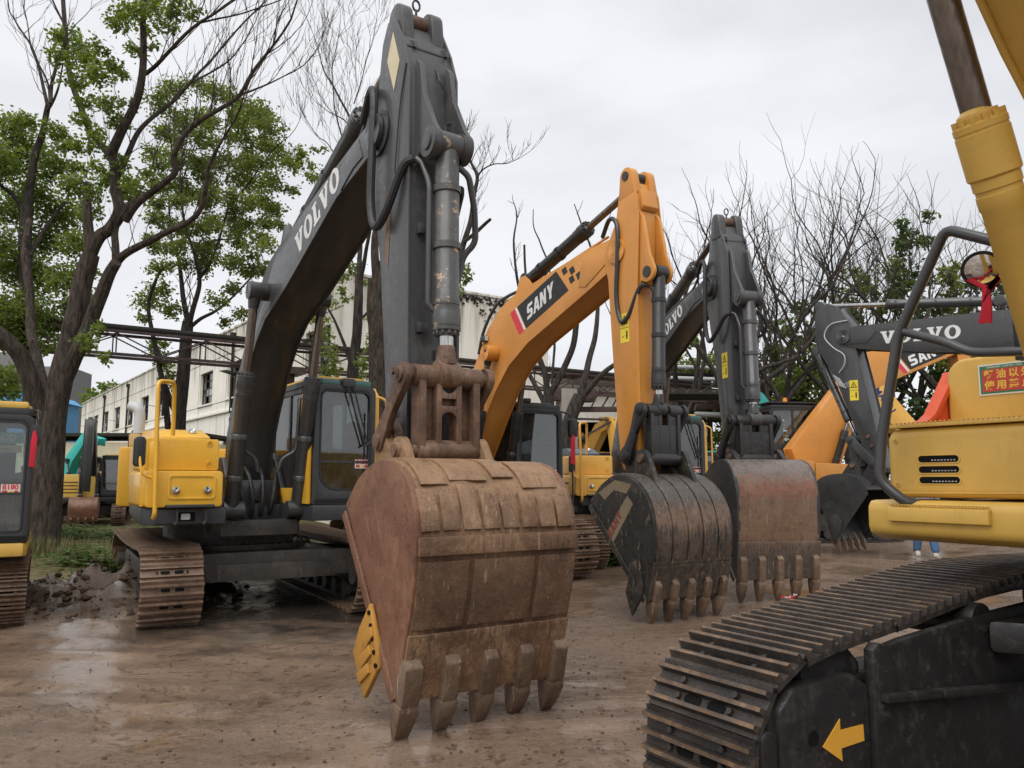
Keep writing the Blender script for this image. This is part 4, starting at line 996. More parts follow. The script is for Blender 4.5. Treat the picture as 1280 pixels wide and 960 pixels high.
hose(ex3, [(5.82, .12, 4.05), (5.82, .24, 3.9), (5.74, .27, 3.75), (5.64, .22, 3.7)], .024)
sticker(a3, frame((5.36, -.1915, 3.30), (1, 0, 0), (-.06, 0, 1)), 'hazard')
linkage(ex3, (5.80, 2.44), (5.80, 1.90), (5.42, 1.92), BLKM, .27, False)
m = MB()
for s in (-1, 1): m.cone([((5.80, s * .12, 2.44), .09), ((5.80, s * .25, 2.44), .09)], 20)
P3 = [(5.30, 1.48), (5.50, 1.70), (5.76, 1.86), (6.02, 1.88), (6.24, 1.76), (6.36, 1.50), (6.38, 1.20), (6.36, .86), (6.32, .56), (6.29, .28)]
bk3 = bucket(ex3, P3, .60, B3S, B4S, (-.54, -.27, 0, .27, .54), band=(.80, .825, .018), lip_t=.80, tooth_len=.31, tw=.048, wob=.004, blunt=.42,
       ears=[((5.80, 1.92), (5.6, 1.7), (6.05, 1.84), (-.36, .36), .11), ((5.42, 1.9), (5.35, 1.5), (5.8, 1.84), (-.30, .30), .11)], ear_mat=B4S)

# ------------------------------------------------------------------ 4: the grey one seen from its side, boom level, black bucket down
ex4 = machine('excavator', 'dark grey excavator seen side on, level boom and black bucket', 'excavator', 11.63, 13.14, -142, YARD)
for s in (-1, 1): track(ex4, s * 1.2, .6, stadium(1.75, .46), .19, (SHOE, SHOE, DARK), 3, 0, half=1.75, r=.46)
carbody(ex4, 2.4, 0, CHASS, 1.65)
volvo_upper(ex4, YEL3, False, False, None, False)
W4 = .25
b4 = plated('boom', [(.46, 1.60), (.74, 1.60), (1.5, 3.0), (2.2, 3.85), (2.75, 4.02), (3.1, 4.08), (4.5, 4.26), (5.9, 4.50)] + arc((6.31, 4.83), .19, -80, 80, 8) + [(6.05, 5.04), (4.5, 4.97), (2.9, 4.90), (2.1, 4.75), (1.5, 4.3), (.9, 3.3), (.45, 1.8)], W4, GRY, ex4)
for s in (-1, 1):
    boss(b4, (6.31, 4.83), .16, s * W4, s * (W4 + .04), GRY, PGREY, pr=.3)
    m = MB(); m.prism([(6.4, 5.0), (5.7, 4.97), (5.55, 4.85), (5.75, 4.62), (6.4, 4.66)], s * W4, s * (W4 + .012), 'v'); m.build('cheek_plate', GRY, b4, .004)
lettering('VOLVO', (5.46, 4.56), (3.79, 4.46), .27, LETW, b4, 1, W4)
a4 = plated('arm', [(7.03, 5.0), (7.03, 5.41), (6.95, 5.58), (6.70, 5.68), (6.46, 5.58), (6.15, 5.13), (6.06, 4.6), (5.91, 3.91), (5.65, 2.56), (5.50, 1.86), (5.55, 1.74), (5.80, 1.74), (6.0, 2.31), (6.6, 3.97), (6.93, 4.55)], .22, GRY, ex4)
for s in (-1, 1): m = MB(); m.prism(hull(arc((6.90, 5.64), .12, 0, 345, 12) + [(6.6, 5.4), (7.0, 5.3)]), s * .08, s * .20, 'v'); m.build('tail_ear', GRY, a4, .015)
sticker(a4, frame((6.14, .2215, 3.60), (-1, 0, 0), (.18, 0, 1)), 'hazard').scale = (1.2, 1.2, 1)
for z, u in ((2.55, 5.86), (2.34, 5.80)): m = MB(); m.cyl((u, .22, z), (u, .26, z), .04, 6); m.build('side_bolt', LINK, a4)
cylinder_ram(ex4, (3.1, 5.13), (6.98, 5.69), .59, .10, .05, GRY, CHR, 0, 1.15, name='arm_cylinder')
cylinder_ram(ex4, (7.12, 4.62), (6.24, 2.50), .80, .085, .05, GRY, CHR, 0, 1.14, name='bucket_cylinder')
for v in (.12, -.12): pipe(ex4, [(6.85, v, 5.2), (7.08, v, 4.9), (6.78, v, 3.7), (6.6, v, 3.4)], .018, GRY, 'hydraulic_pipe')
hose(ex4, [(6.2, .26, 5.2), (6.6, .28, 5.16), (6.75, .3, 4.9), (6.55, .3, 4.62), (6.3, .3, 4.42), (6.3, .29, 4.2), (6.45, .27, 4.02)], .013, PGREY)
for k in range(4): m = MB(); m.tube([(6.62 - .045 * k, .23, 4.0 - .03 * k), (6.46 - .045 * k, .235, 3.72 - .02 * k), (6.24, .235, 3.80 - .035 * k)], .010, 6); m.build('lubrication_pipe', PGREY, a4)
for s in (-1, 1):
    m = MB(); m.prism(hull(arc((6.27, 2.49), .10, 0, 345, 12) + arc((5.74, 1.95), .10, 0, 345, 12)), s * .24, s * .30, 'v'); m.build('side_link', GRY, ex4, .01)
    m = MB(); m.prism(hull(arc((6.27, 2.49), .09, 0, 345, 12) + arc((6.20, 1.92), .09, 0, 345, 12)), s * .16, s * .22, 'v'); m.build('bucket_link', GRY, ex4, .01)
    for c in ((6.27, 2.49), (6.20, 1.92), (5.74, 1.95)): m = MB(); m.cyl((c[0], s * .15, c[1]), (c[0], s * .33, c[1]), .07, 16); m.build('pin', GRY, ex4, .006)
P4 = [(5.72, 1.40), (5.95, 1.66), (6.36, 1.74), (6.78, 1.66), (6.95, 1.48), (6.92, 1.25), (6.80, .92), (6.66, .55), (6.57, .28)]
bk4 = bucket(ex4, P4, .62, B4S, B4S, (-.54, -.27, 0, .27, .54), lip_t=.86, tooth_len=.27, tw=.036, wob=.003, blunt=.3, tooth_mat=TOOTH,
       cutter=([(6.62, .80), (6.60, .52), (6.52, .20), (6.36, .50), (6.32, .70), (6.44, .86)], B4S, (-1, 1)),
       ears=[((6.20, 1.92), (6.0, 1.60), (6.5, 1.70), (-.3, .3), .11), ((5.74, 1.92), (5.75, 1.5), (6.1, 1.62), (-.25, .25), .11)])

# ------------------------------------------------------------------ 5: orange one behind it, boom to the right
ex5 = machine('excavator', 'orange excavator with black cab behind the dark grey one, its boom rising to the right', 'excavator', 8.0, 22.5, 98, YARD)
for s in (-1, 1): track(ex5, s * 1.25, .6, stadium(1.85, .47), .19, (SHOEB, SHOEB, DARK), 3, 0, half=1.85, r=.47)
carbody(ex5, 2.4, 0, CHASS, 1.6)
c5 = sany_upper(ex5, False); c5.location = (-.55, 0, .85)
m = MB(); m.box(-.55, 1.0, .40, 1.30, 1.17, 2.0); m.build('cab_riser', BLK, ex5, .03)
b5 = plated('boom', [(.30, 1.62), (.70, 1.62), (1.1, 1.90), (1.55, 3.0), (2.2, 4.12), (3.2, 4.55), (4.5, 5.08), (4.9, 5.24)] + arc((5.05, 5.44), .18, -70, 100, 8) + [(4.8, 5.76), (3.4, 5.50), (2.3, 5.28), (1.85, 5.02), (1.46, 4.50), (.5, 3.4), (-.3, 2.46), (-.1, 1.92)], .25, ORG, ex5)
m = MB(); m.prism([(3.00, 5.24), (3.42, 4.74), (4.80, 5.30), (4.46, 5.62)], -.25, -.253, 'v'); m.build('name_panel', LETB, b5, smooth=False)
m = MB(); m.prism([(2.80, 5.10), (3.22, 4.62), (3.34, 4.67), (2.92, 5.16)], -.25, -.2535, 'v'); m.build('red_stripe', LETR, b5, smooth=False)
m = MB(); m.prism([(2.922, 5.162), (3.342, 4.672), (3.40, 4.70), (2.98, 5.20)], -.25, -.2535, 'v'); m.build('white_stripe', LETW, b5, smooth=False)
lettering('SANY', (3.46, 4.84), (4.56, 5.28), .30, LETW, b5, -1, -.253, .0)
for v in (-.36, .36): cylinder_ram(ex5, (.62, 1.24), (1.62, 3.95), .64, .09, .05, BLK, RODB, v, 1.14)
a5 = plated('arm', [(4.92, 5.5), (5.0, 5.75), (5.2, 5.8), (5.32, 5.5), (5.42, 4.9), (5.5, 2.6), (5.35, 2.3), (5.2, 2.5), (5.0, 4.9)], .21, ORG, ex5)
for v in (-.12, .12):
    m = MB(); m.tube(rrect_path := [(1.0, v - .35, 1.72), (1.0, v - .35, 2.05), (1.0, v - .35 + .1, 2.08)], .03, 8); m.build('red_guard', REDP, ex5)
m = MB(); m.cone([((.05, .7, 3.83), .07), ((.05, .7, 3.97), .06), ((.05, .7, 3.98), .01)], 14); m.build('beacon', AMB, ex5)
m = MB(); m.prism([(-.6, .34), (1.2, .34), (1.2, 1.36), (-.6, 1.36)], 3.79, 3.83, 'z'); m.build('roof_visor', BLK, ex5)

# ------------------------------------------------------------------ 7: the mustard yellow machine close on the right
ex7 = machine('excavator', 'mustard yellow excavator close by with grey handrail and red fuel sign', 'excavator', 3.18, 3.33, -58.5, YARD)
top7 = [(-2.0, 1.04), (-1.4, 1.08), (-.8, 1.105), (-.17, 1.108), (.14, 1.092), (.38, 1.065), (.70, 1.025), (.99, .985), (1.28, .955), (1.53, .925)]
P7 = top7 + [(1.66 + .405 * math.sin(R(a)), .50 + .405 * math.cos(R(a))) for a in np.linspace(4, 165, 14)] + [(1.45, .045), (1.1, .036), (0, .036), (-1.4, .036)] + [(-1.95 + .46 * math.sin(R(a)), .55 + .47 * math.cos(R(a))) for a in np.linspace(190, 345, 12)]
for s in (-1, 1):
    track(ex7, s * 1.30, .60, P7, .205, (SHOEB, GROU, DARK), 3, 0, grade=0)
    c = s * -1                                                   # towards the middle of the machine
    v = s * 1.30
    m = MB(); m.prism([(-1.9, .22), (1.3, .22), (1.36, .55), (1.30, .72), (-1.9, .72)], v - .17, v + .17, 'v'); fr = m.build('track_frame', BLKM, ex7, .02)
    m = MB(); m.cone([((1.66, v - .09, .5), .05), ((1.66, v - .09, .5), .25), ((1.66, v - .06, .5), .35), ((1.66, v + .06, .5), .35), ((1.66, v + .09, .5), .25), ((1.66, v + .09, .5), .05)], 28); m.build('idler', BLKM, ex7)
    m = MB(); m.cyl((-1.95, v - .1, .55), (-1.95, v + .1, .55), .36, 26); m.build('sprocket', BLKM, ex7)
    for u in (.55, -.65):
        m = MB(); m.cone([((u, v - .05, .93), .05), ((u, v - .04, .93), .075), ((u, v + c * .25, .93), .075), ((u, v + c * .25, .93), .095), ((u, v + c * .34, .93), .095), ((u, v + c * .34, .93), .03)], 18)
        m.box(u - .11, u + .03, v + c * .10 - .05, v + c * .10 + .05, .70, .92); m.build('carrier_roller', BLKM, ex7, .01)
    for k in range(6):
        u = -1.3 + k * .5; m = MB(); m.cyl((u, v - .2, .19), (u, v + .2, .19), .10, 16); m.build('track_roller', BLKM, ex7)
    # idler yoke with the arrow on its inner face
    vi = v + c * .322
    m = MB(); m.prism([(1.94, .26), (1.94, .73), (1.86, .80), (1.50, .815), (1.40, .76), (1.40, .26)], vi, vi - c * .10, 'v'); yk = m.build('idler_yoke', BLKM, fr, .018)
    m = MB(); m.prism([(1.74, .80), (1.74, .91), (1.46, .93), (1.36, .84), (1.36, .78)], vi - c * .06, vi - c * .22, 'v'); m.build('guard_plate', BLKM, fr, .03)
    m = MB(); m.prism(rrect(1.945, 2.03, .44, .66, .03), vi - c * .01, vi - c * .14, 'v'); m.prism(rrect(1.93, 1.98, .36, .74, .02), vi - c * .03, vi - c * .14, 'v'); m.build('hub_block', BLKM, fr, .02)
    m = MB(); m.cyl((1.76, vi, .605), (1.76, vi + c * .003, .605), .030, 20); m.build('bolt_hole', DARK, yk)  # dark disc on the face, painting the shade of a hole
    m = MB(); m.prism([(1.71, .565), (1.60, .655), (1.60, .612), (1.455, .612), (1.452, .548), (1.598, .542), (1.595, .492)], vi + c * .0012, vi + c * .004, 'v'); m.build('arrow_mark', ARR, yk, smooth=False)
    # sloped leg of the centre frame behind the yoke
    vl = v + c * .35
    m = MB(); m.prism([(1.40, .25), (1.40, .90), (1.36, .925), (1.28, .91), (1.18, .925), (.6, .97), (.0, 1.0), (-.8, 1.0), (-.8, .25)], vl, vl - c * .05, 'v'); lg = m.build('leg_plate', BLKM, ex7, .012)
    m = MB(); m.prism([(.55, vl + c * .01), (.25, vl + c * .5), (-.6, vl + c * .5), (-.8, vl + c * .01)], .80, .95, 'z'); m.build('leg_top', BLKM, lg, .03)
    m = MB(); m.bar((1.37, vl + c * .012, .71), (1.0, vl + c * .03, .685), .05, .035); m.bar((1.0, vl + c * .03, .685), (-.7, vl + c * .06, .55), .06, .035); m.build('weld_ridge', BLKM, lg, .012)
m = MB(); m.cyl((-.3, 0, .55), (-.3, 0, 1.30), .62, 30); m.box(-.75, .35, -.7, .7, .55, .93); m.build('carbody', BLKM, ex7, .03)
m = MB(); m.prism([(-2.2, -1.2), (-.35, -1.2), (-.35, -.4), (.3, -.4), (.28, 1.28), (-2.2, 1.28)], 1.30, 1.40, 'z'); m.build('deck', BLKM, ex7, .03)
SK = [(.735, 1.335), (.745, 1.37), (.745, 1.47), (.715, 1.50), (.3, 1.50), (.3, 1.290), (.52, 1.292), (.66, 1.305)]
m = MB(); m.prism(SK, -1.40, -.40, 'v'); sk = m.build('front_skirt', YELF, ex7, .03)
m = MB(); m.prism([(.2, -1.40), (-2.0, -1.40), (-2.0, -1.2), (.2, -1.2)], 1.29, 1.49, 'z'); m.build('side_skirt', YELF, ex7, .03)
m = MB(); m.prism([(.742, 1.395), (.775, 1.40), (.775, 1.465), (.742, 1.475)], -1.27, -.78, 'v'); m.build('step_bar', YELF, sk, .008)
m = MB()
for k in range(30): q = -1.26 + k * .016; m.box(.745, .772, q, q + .008, 1.476, 1.482)
m.build('step_grip', YELF, sk)
m = MB(); m.prism(rrect(-1.37, -.42, 1.512, 1.862, (.05, .05, .05, .07)), -1.2, .60, 'u'); bx = m.build('tool_box', YELF, ex7, .045, 50, 4)
m = MB()
for k in range(3):
    z = 1.703 - .052 * k
    m.ring(rrect(-1.205, -.985, z - .0215, z + .0215, .02), rrect(-1.197, -.993, z - .0165, z + .0165, .016), .598, .604, 'u')
m.build('slot_rim', YELF, bx, .002)
m = MB()
for k in range(3):
    z = 1.703 - .052 * k
    m.prism(rrect(-1.198, -.992, z - .0168, z + .0168, .016), .60, .6015, 'u')  # dark plate on the closed face, painting the shade of an open slot
m.build('vent_slot', DARK, bx, smooth=False)
m = MB()
for k in range(3):
    z = 1.703 - .052 * k
    for j in range(8): m.box(.6015, .603, -1.13 + .016 * j, -1.121 + .016 * j, z - .008, z - .003)
m.build('radiator_core', PGREY, bx, smooth=False)
m = MB(); m.bar((.601, -1.30, 1.535), (.601, -.43, 1.545), .004, .008); m.prism([(-.9, -1.374), (.5, -1.374), (.5, -1.370), (-.9, -1.370)], 1.56, 1.565, 'z'); m.build('panel_crease', YELF, bx)
for v in (-1.315, -.47):
    for z in (1.575, 1.80): m = MB(); m.cone([((.598, v, z), .012), ((.606, v, z), .012), ((.606, v, z), .006), ((.604, v, z), .0)], 12); m.build('panel_bolt', YELF, bx)
m = MB(); m.box(.599, .607, -.66, -.60, 1.66, 1.71); m.cyl((.606, -.63, 1.685), (.612, -.63, 1.685), .012, 12); m.build('latch', BLK, bx, .003)
m = MB(); m.box(.06, .615, -1.34, -.42, 1.864, 1.884)
for k in range(40): m.cyl((.612, -1.32 + k * .023, 1.884), (.612, -1.32 + k * .023, 1.892), .007, 6)
m.build('tread_plate', YELF, ex7, .004)
m = MB(); m.prism(rrect(-1.345, -.42, 1.886, 2.265, (.02, .02, .03, .11)), -1.2, .05, 'u'); tk = m.build('fuel_tank', YELF, ex7, .025, 45, 3)
m = MB(); m.prism([(-1.165, 2.05), (-.865, 2.05), (-.865, 2.215), (-1.165, 2.215)], .051, .0545, 'u'); sg = m.build('fuel_sign', SIGNW, tk, smooth=False)
m = MB(); m.prism([(-1.157, 2.058), (-.873, 2.058), (-.873, 2.207), (-1.157, 2.207)], .0547, .0555, 'u'); m.build('sign_border', SIGNG, sg, smooth=False)
m = MB(); m.prism([(-1.145, 2.068), (-.885, 2.068), (-.885, 2.188), (-1.145, 2.188)], .0557, .0565, 'u'); m.build('sign_field', SIGNR, sg, smooth=False)
for k, (t_, z) in enumerate((('軽油以外', 2.156), ('使用禁止', 2.099))):
    for j, ch in enumerate(t_):
        words(ch, .050, SIGNY, sg, frame((.0567, -1.109 + .0625 * j, z), (0, 1, 0), (0, 0, 1)), 'sign_character', .0005, .0013, 1.05)
words('危険物第四類第二石油類 軽油 火気厳禁', .0105, SIGNW, sg, frame((.0557, -1.03, 2.1975), (0, 1, 0), (0, 0, 1)), 'small_print', .0003)
m = MB(); m.prism([(.36, 1.886), (.24, 1.905), (.16, 1.95), (-.06, 2.20), (-.12, 2.235), (-.9, 2.24), (-.9, 1.886)], -1.35, -1.385, 'v'); hp = m.build('hood_panel', REDO, ex7, .008)
m = MB(); m.prism([(.36, 1.886), (.42, 1.888), (.26, 1.925), (.20, 1.96), (-.02, 2.21), (-.06, 2.20), (.16, 1.95), (.24, 1.905)], -1.33, -1.40, 'v'); m.bar((.22, -1.386, 1.905), (-.06, -1.386, 2.16), .006, .012); m.build('panel_flange', REDO, hp, .008)
m = MB(); m.prism(arc((-2.0, 0), 1.32, 105, 255, 14) + [(-1.9, -1.3), (-1.9, 1.3)], 1.1, 2.2, 'z'); m.box(-1.95, -1.21, -1.3, 1.3, 1.3, 2.2); m.build('counterweight', YELF, ex7, .05)
hr = pipe(ex7, [(.62, -1.10, 1.455), (.74, -1.20, 1.495), (.78, -1.30, 1.60), (.77, -1.28, 1.80), (.75, -1.17, 2.32), (.75, -1.05, 2.53), (.75, -.90, 2.79), (.75, -.62, 2.64), (.2, -.5, 2.6), (.1, -.5, 2.26)], .026, GRY, 'handrail', .05, 14)
pipe(hr, [(.75, -1.14, 2.33), (.75, -.93, 2.245), (.75, -.82, 2.18), (.72, -.55, 2.155), (.4, -.5, 2.15)], .021, GRY, 'lower_rail', .05, 12)
# round mirror on its stay, red ribbon knotted to it
m = MB(); m.tube([(.45, -.74, 2.16), (.45, -.74, 2.60)], .024, 10); m.box(.42, .48, -.765, -.715, 2.16, 2.52); m.tube([(.45, -.74, 2.56), (.56, -.83, 2.58)], .016, 8); st = m.build('mirror_stay', BLK, ex7, .006)
nrm = Vector((.72, .42, -.50)).normalized(); c = Vector((.58, -.835, 2.605)); X = nrm.cross(Vector((0, 0, 1))).normalized(); Y = X.cross(nrm)
m = MB(); m.cone([(c - nrm * .03, .02), (c - nrm * .025, .07), (c - nrm * .005, .088), (c + nrm * .006, .090), (c + nrm * .006, .082), (c + nrm * .003, .080)], 28); rm = m.build('round_mirror', BLK, ex7)
m = MB(); m.cone([(c + nrm * .003, .081), (c + nrm * .013, .056), (c + nrm * .018, .03), (c + nrm * .019, .001)], 28); m.build('mirror_face', MIR, rm)
m = MB(); m.prism([(-.86, 2.53), (-.83, 2.51), (-.835, 2.43), (-.86, 2.34), (-.80, 2.335), (-.795, 2.42), (-.80, 2.51), (-.755, 2.555), (-.745, 2.535), (-.79, 2.49)], .585, .60, 'u'); m.bar((.59, -.90, 2.57), (.59, -.815, 2.505), .012, .022); m.build('red_ribbon', FAB, ex7, .005)
for v in (-.35, .35): cylinder_ram(ex7, (.72, 1.25), (1.91, 3.98), .630, .078, .053, YELF, RODB, v, 1.22, bands=0, gland=.24)
for s in (-1, 1):
    m = MB(); m.prism(hull(arc((.72, 1.25), .11, 0, 345, 12) + [(.15, 1.16), (.3, 1.3)]), s * .28, s * .31, 'v'); m.build('ram_foot', BLKM, ex7, .008)
    m = MB(); m.prism(hull(arc((.42, 1.70), .15, 0, 345, 12) + [(-.2, 1.3), (.7, 1.3)]), s * .26, s * .30, 'v'); m.build('boom_bracket', BLKM, ex7, .008)
b7 = plated('boom', [(.30, 1.58), (.56, 1.58), (.95, 2.3), (1.35, 3.0), (1.50, 3.14), (1.66, 3.32), (2.1, 3.62), (2.7, 3.85), (4.6, 4.25)] + arc((4.7, 4.4), .15, -80, 80, 6) + [(3.2, 4.45), (2.1, 4.35), (1.6, 4.15), (1.2, 3.7), (.7, 2.8), (.26, 1.75)], .24, YELF, ex7)
cab(ex7, -.9, .55, .42, 1.28, 1.30, 2.75, BLK, YELF, wiper=False)
m = MB(); m.box(-1.2, .45, -.41, .40, 1.30, 1.42); m.build('boom_well', BLKM, ex7, .02)

# ------------------------------------------------------------------ 8: small machine at the left edge
ex8 = machine('excavator', 'small excavator at the left edge, black cab, mustard roof and red ribbon on its mirror', 'excavator', -6.5, 9.5, 30, YARD)
PATH8 = stadium(.78, .34, 12, .02)
for s in (-1, 1): track(ex8, s * .56, .40, PATH8, .135, (SHOE, SHOE, DARK), 3, 0, half=.78, r=.34)
m = MB(); m.box(-.5, .5, -.5, .5, .35, .62); m.cyl((0, 0, .6), (0, 0, .80), .42, 24); m.build('carbody', BLKM, ex8, .02)
m = MB(); m.prism([(-1.0, -.75), (1.24, -.72), (1.24, .70), (1.18, .74), (-1.0, .74)], .78, .93, 'z'); m.build('body_skirt', YELF, ex8, .03)
cb8 = cab(ex8, .05, 1.24, -.02, .74, .935, 2.40, BLK, YELF, front_bottom=.10, wiper=False)
m = MB(); m.prism(rrect(.03, .66, 2.385, 2.46, .03), .15, 1.15, 'u'); m.build('roof_cap', YELF, cb8, .02)
m = MB(); m.prism([(.05, 2.0), (.62, 2.0), (.62, 2.12), (.05, 2.12)], 1.10, 1.103, 'u'); tb8 = m.build('glass_banner', TEAL, cb8, smooth=False)  # strip added behind the windscreen, imitating lettering seen in the glass
words('KOBELCO', .10, LETW, tb8, frame((1.1045, .34, 2.06), (0, 1, 0), (0, 0, 1)), 'lettering', .0008, .003)
m = MB(); m.prism([(.05, 1.9), (.62, 1.9), (.62, 1.98), (.05, 1.98)], 1.10, 1.103, 'u'); tb9 = m.build('glass_label', CREAM, cb8, smooth=False)  # second added strip, imitating print seen in the glass
words('photo', .07, LETB, tb9, frame((1.1045, .42, 1.935), (0, 1, 0), (0, 0, 1)), 'lettering', .0008)
sticker(cb8, frame((1.215, .545, 1.50), (0, 1, 0), (0, 0, 1)))
m = MB(); m.prism(rrect(.70, .80, 1.98, 2.20, .03), 1.26, 1.32, 'u'); m.tube([(1.2, .74, 2.36), (1.3, .78, 2.34), (1.3, .78, 2.2)], .012, 6); m.build('side_mirror', BLK, cb8, .02)
m = MB(); m.prism([(.70, 1.74), (.755, 1.735), (.765, 2.06), (.74, 2.14), (.715, 2.12), (.705, 2.0)], 1.325, 1.345, 'u'); m.build('red_ribbon', FAB, cb8, .008)
m = MB(); m.prism([(-.95, .94), (.0, .94), (.0, 1.55), (-.95, 1.55)], -.70, .72, 'v'); m.build('engine_housing', YELF, ex8, .05)

b8 = plated('boom', [(1.0, 1.0), (1.25, 1.0), (1.6, 1.9), (1.95, 2.3), (2.75, 2.42), (2.85, 2.62), (1.85, 2.6), (1.4, 2.1)], .11, YELF, ex8)
a8 = plated('arm', [(2.55, 2.85), (2.8, 2.9), (3.05, 1.3), (2.9, 1.05), (2.78, 1.2)], .09, YELF, ex8)
bk8 = bucket(ex8, [(2.60, .80), (2.78, .98), (3.0, .95), (3.12, .75), (3.10, .5), (3.04, .28)], .30, MUDSIDE, MUDSIDE, (-.24, -.08, .08, .24), lip_t=.84, tooth_len=.20, tw=.025)
m = MB(); m.bar((2.98, 0, 1.25), (2.85, 0, .93), .14, .10); l8 = m.build('bucket_link', BLKM, ex8, .01)
for q_ in (b8, a8, bk8, l8): q_.location = (0, -.40, 0)
# ------------------------------------------------------------------ machines far back in the yard
FARG = 'machines at the back of the yard'
def far_machine(label, x, y, a, body, armc, boom, arm, bk=None, cabc=None, sc=1., hood=None, tracks=True, cabroof=None, ribs=True, bw=1.):
    r = machine('excavator', label, 'excavator', x, y, a, FARG); r.scale = (sc, sc, sc)
    if tracks:
        for s in (-1, 1): track(r, s * 1.1, .5, stadium(1.4, .40, 10), .21, (SHOE, SHOE, DARK), 2, 0, half=1.4, r=.4, grade=0)
        m = MB(); m.box(-.8, .8, -.9, .9, .4, .75); m.cyl((0, 0, .7), (0, 0, .95), .7, 20); m.build('carbody', CHASS, r, .02)
    m = MB(); m.prism([(-1.9, -1.2), (1.3, -1.25), (1.3, 1.25), (-1.9, 1.2)], .92, 1.08, 'z'); m.build('deck', BLKM, r, .02)
    m = MB(); m.prism(rrect(-1.25, .30, 1.08, 1.95, .06), -1.4, .9 if not hood else .2, 'u'); h = m.build('housing', body, r, .03)
    if ribs:
        for k in range(4): m = MB(); m.box(-.9, .1, -1.262, -1.25, 1.25 + .13 * k, 1.29 + .13 * k); m.build('louvre', DARK, h, .003)
        for k in range(4): m = MB(); m.box(.9, .912, -1.05, -.4, 1.25 + .13 * k, 1.28 + .13 * k); m.build('louvre', DARK, h, .003)
    m = MB(); m.prism(arc((-1.5, 0), 1.25, 105, 255, 12), 1.0, 1.9, 'z'); m.build('counterweight', hood or body, r, .05)
    cab(r, -.3, 1.05, .38, 1.22, 1.08, 2.70, cabc or BLK, cabroof or body, wiper=False, front_bottom=.25, glassm=GLSD)
    def beam(P, w0, w1, hw, nm):
        L, Rr = [], []
        for i, p in enumerate(P):
            a_, b_ = Vector(P[max(i - 1, 0)]), Vector(P[min(i + 1, len(P) - 1)]); d = (b_ - a_).normalized(); w_ = (w0 + (w1 - w0) * i / (len(P) - 1)) / 2
            w_ *= 1 + .35 * math.sin(math.pi * i / (len(P) - 1))
            L.append((p[0] - d.y * w_, p[1] + d.x * w_)); Rr.append((p[0] + d.y * w_, p[1] - d.x * w_))
        return plated(nm, L + Rr[::-1], hw, armc, r)
    bo = beam(boom, .42 * bw, .34 * bw, .19 * bw, 'boom')
    if arm:
        beam(arm, .40 * bw, .26 * bw, .16 * bw, 'arm')
        A, B = Vector(boom[-2]), Vector(arm[0]); q = Vector(boom[-2]) + Vector((0, .35))
        cylinder_ram(r, (q.x, q.y), (arm[0][0], arm[0][1] + .05), .6, .08, .045, armc, RODB, 0, name='arm_cylinder', bands=1)
    for v in (-.28, .28): cylinder_ram(r, (1.1, 1.15), (boom[1][0], boom[1][1] - .05), .62, .075, .045, BLK, RODB, v, bands=1)
    if bk: bucket(r, bk, .45, MUDSIDE, MUDSIDE, (-.36, -.12, .12, .36), lip_t=.84, tooth_len=.22, tw=.04)
    return r
far_machine('black armed mustard excavator far back on the left beyond the big tree', -15.2, 29.2, 22, YELF, BLK, [(.5, 1.5), (1.0, 2.6), (1.7, 3.6), (2.0, 3.75)], [(1.95, 3.95), (2.1, 3.5), (2.35, 2.4), (2.4, 1.3)],
            [(2.0, .95), (2.3, 1.12), (2.6, 1.05), (2.78, .8), (2.76, .5), (2.66, .25)], sc=.92)
far_machine('teal excavator with arched boom standing behind the mustard one on the left', -19.0, 34.0, 62, TEAL, TEAL, [(.3, 1.5), (.7, 2.6), (1.6, 3.5), (2.6, 3.3)], None, None, sc=.95)
far_machine('grey cabbed excavator behind the black armed one far back on the left', -16.3, 34.5, 25, YEL3, BLK, [(.5, 1.5), (1.0, 2.5), (1.5, 3.2), (1.9, 3.3)], [(1.9, 3.4), (2.1, 2.8), (2.2, 1.5)], None)
far_machine('orange excavator far back in the gap behind the orange arm', 3.6, 34, -35, ORG, ORG, [(.5, 1.5), (1.6, 3.3), (3.2, 3.6), (4.3, 3.2)], [(4.0, 3.7), (4.6, 2.8), (4.6, 1.4)], None)
far_machine('yellow excavator far back whose short arm folds beside the concrete column', 2.4, 32.5, 40, YEL3, YEL3, [(.5, 1.5), (1.0, 2.6), (1.7, 3.6), (2.2, 3.75)], [(2.2, 3.9), (2.4, 3.4), (2.5, 2.0)], None)
far_machine('teal excavator far back with its boom folded, left of the dark trees', 7.15, 31, 80, TEAL, TEAL, [(.5, 1.5), (1.0, 2.3), (1.9, 3.6), (2.5, 4.55)], [(2.45, 4.8), (2.7, 4.4), (2.75, 3.3), (2.7, 2.3)], None, hood=ENG, bw=.6)
e6 = far_machine('pale yellow excavator with navy lettering on its steep boom', 16.2, 27, -88, YEL3, YEL3, [(.5, 1.5), (1.7, 2.0), (2.8, 3.0), (3.75, 4.25), (4.7, 5.6)], None, None, bw=1.45)
words('KOMATSU', .30, LETN, [o for o in e6.children if o.name.startswith('boom')][0], frame((3.90, .282, 4.42), (-.588, 0, -.81), (-.81, 0, .588)), 'lettering', .002, .01)
far_machine('red excavator far back at the right, mostly behind the red orange panel', 18.5, 29.5, -60, REDP, REDP, [(.5, 1.5), (1.4, 2.8), (3.0, 3.3)], None, None)

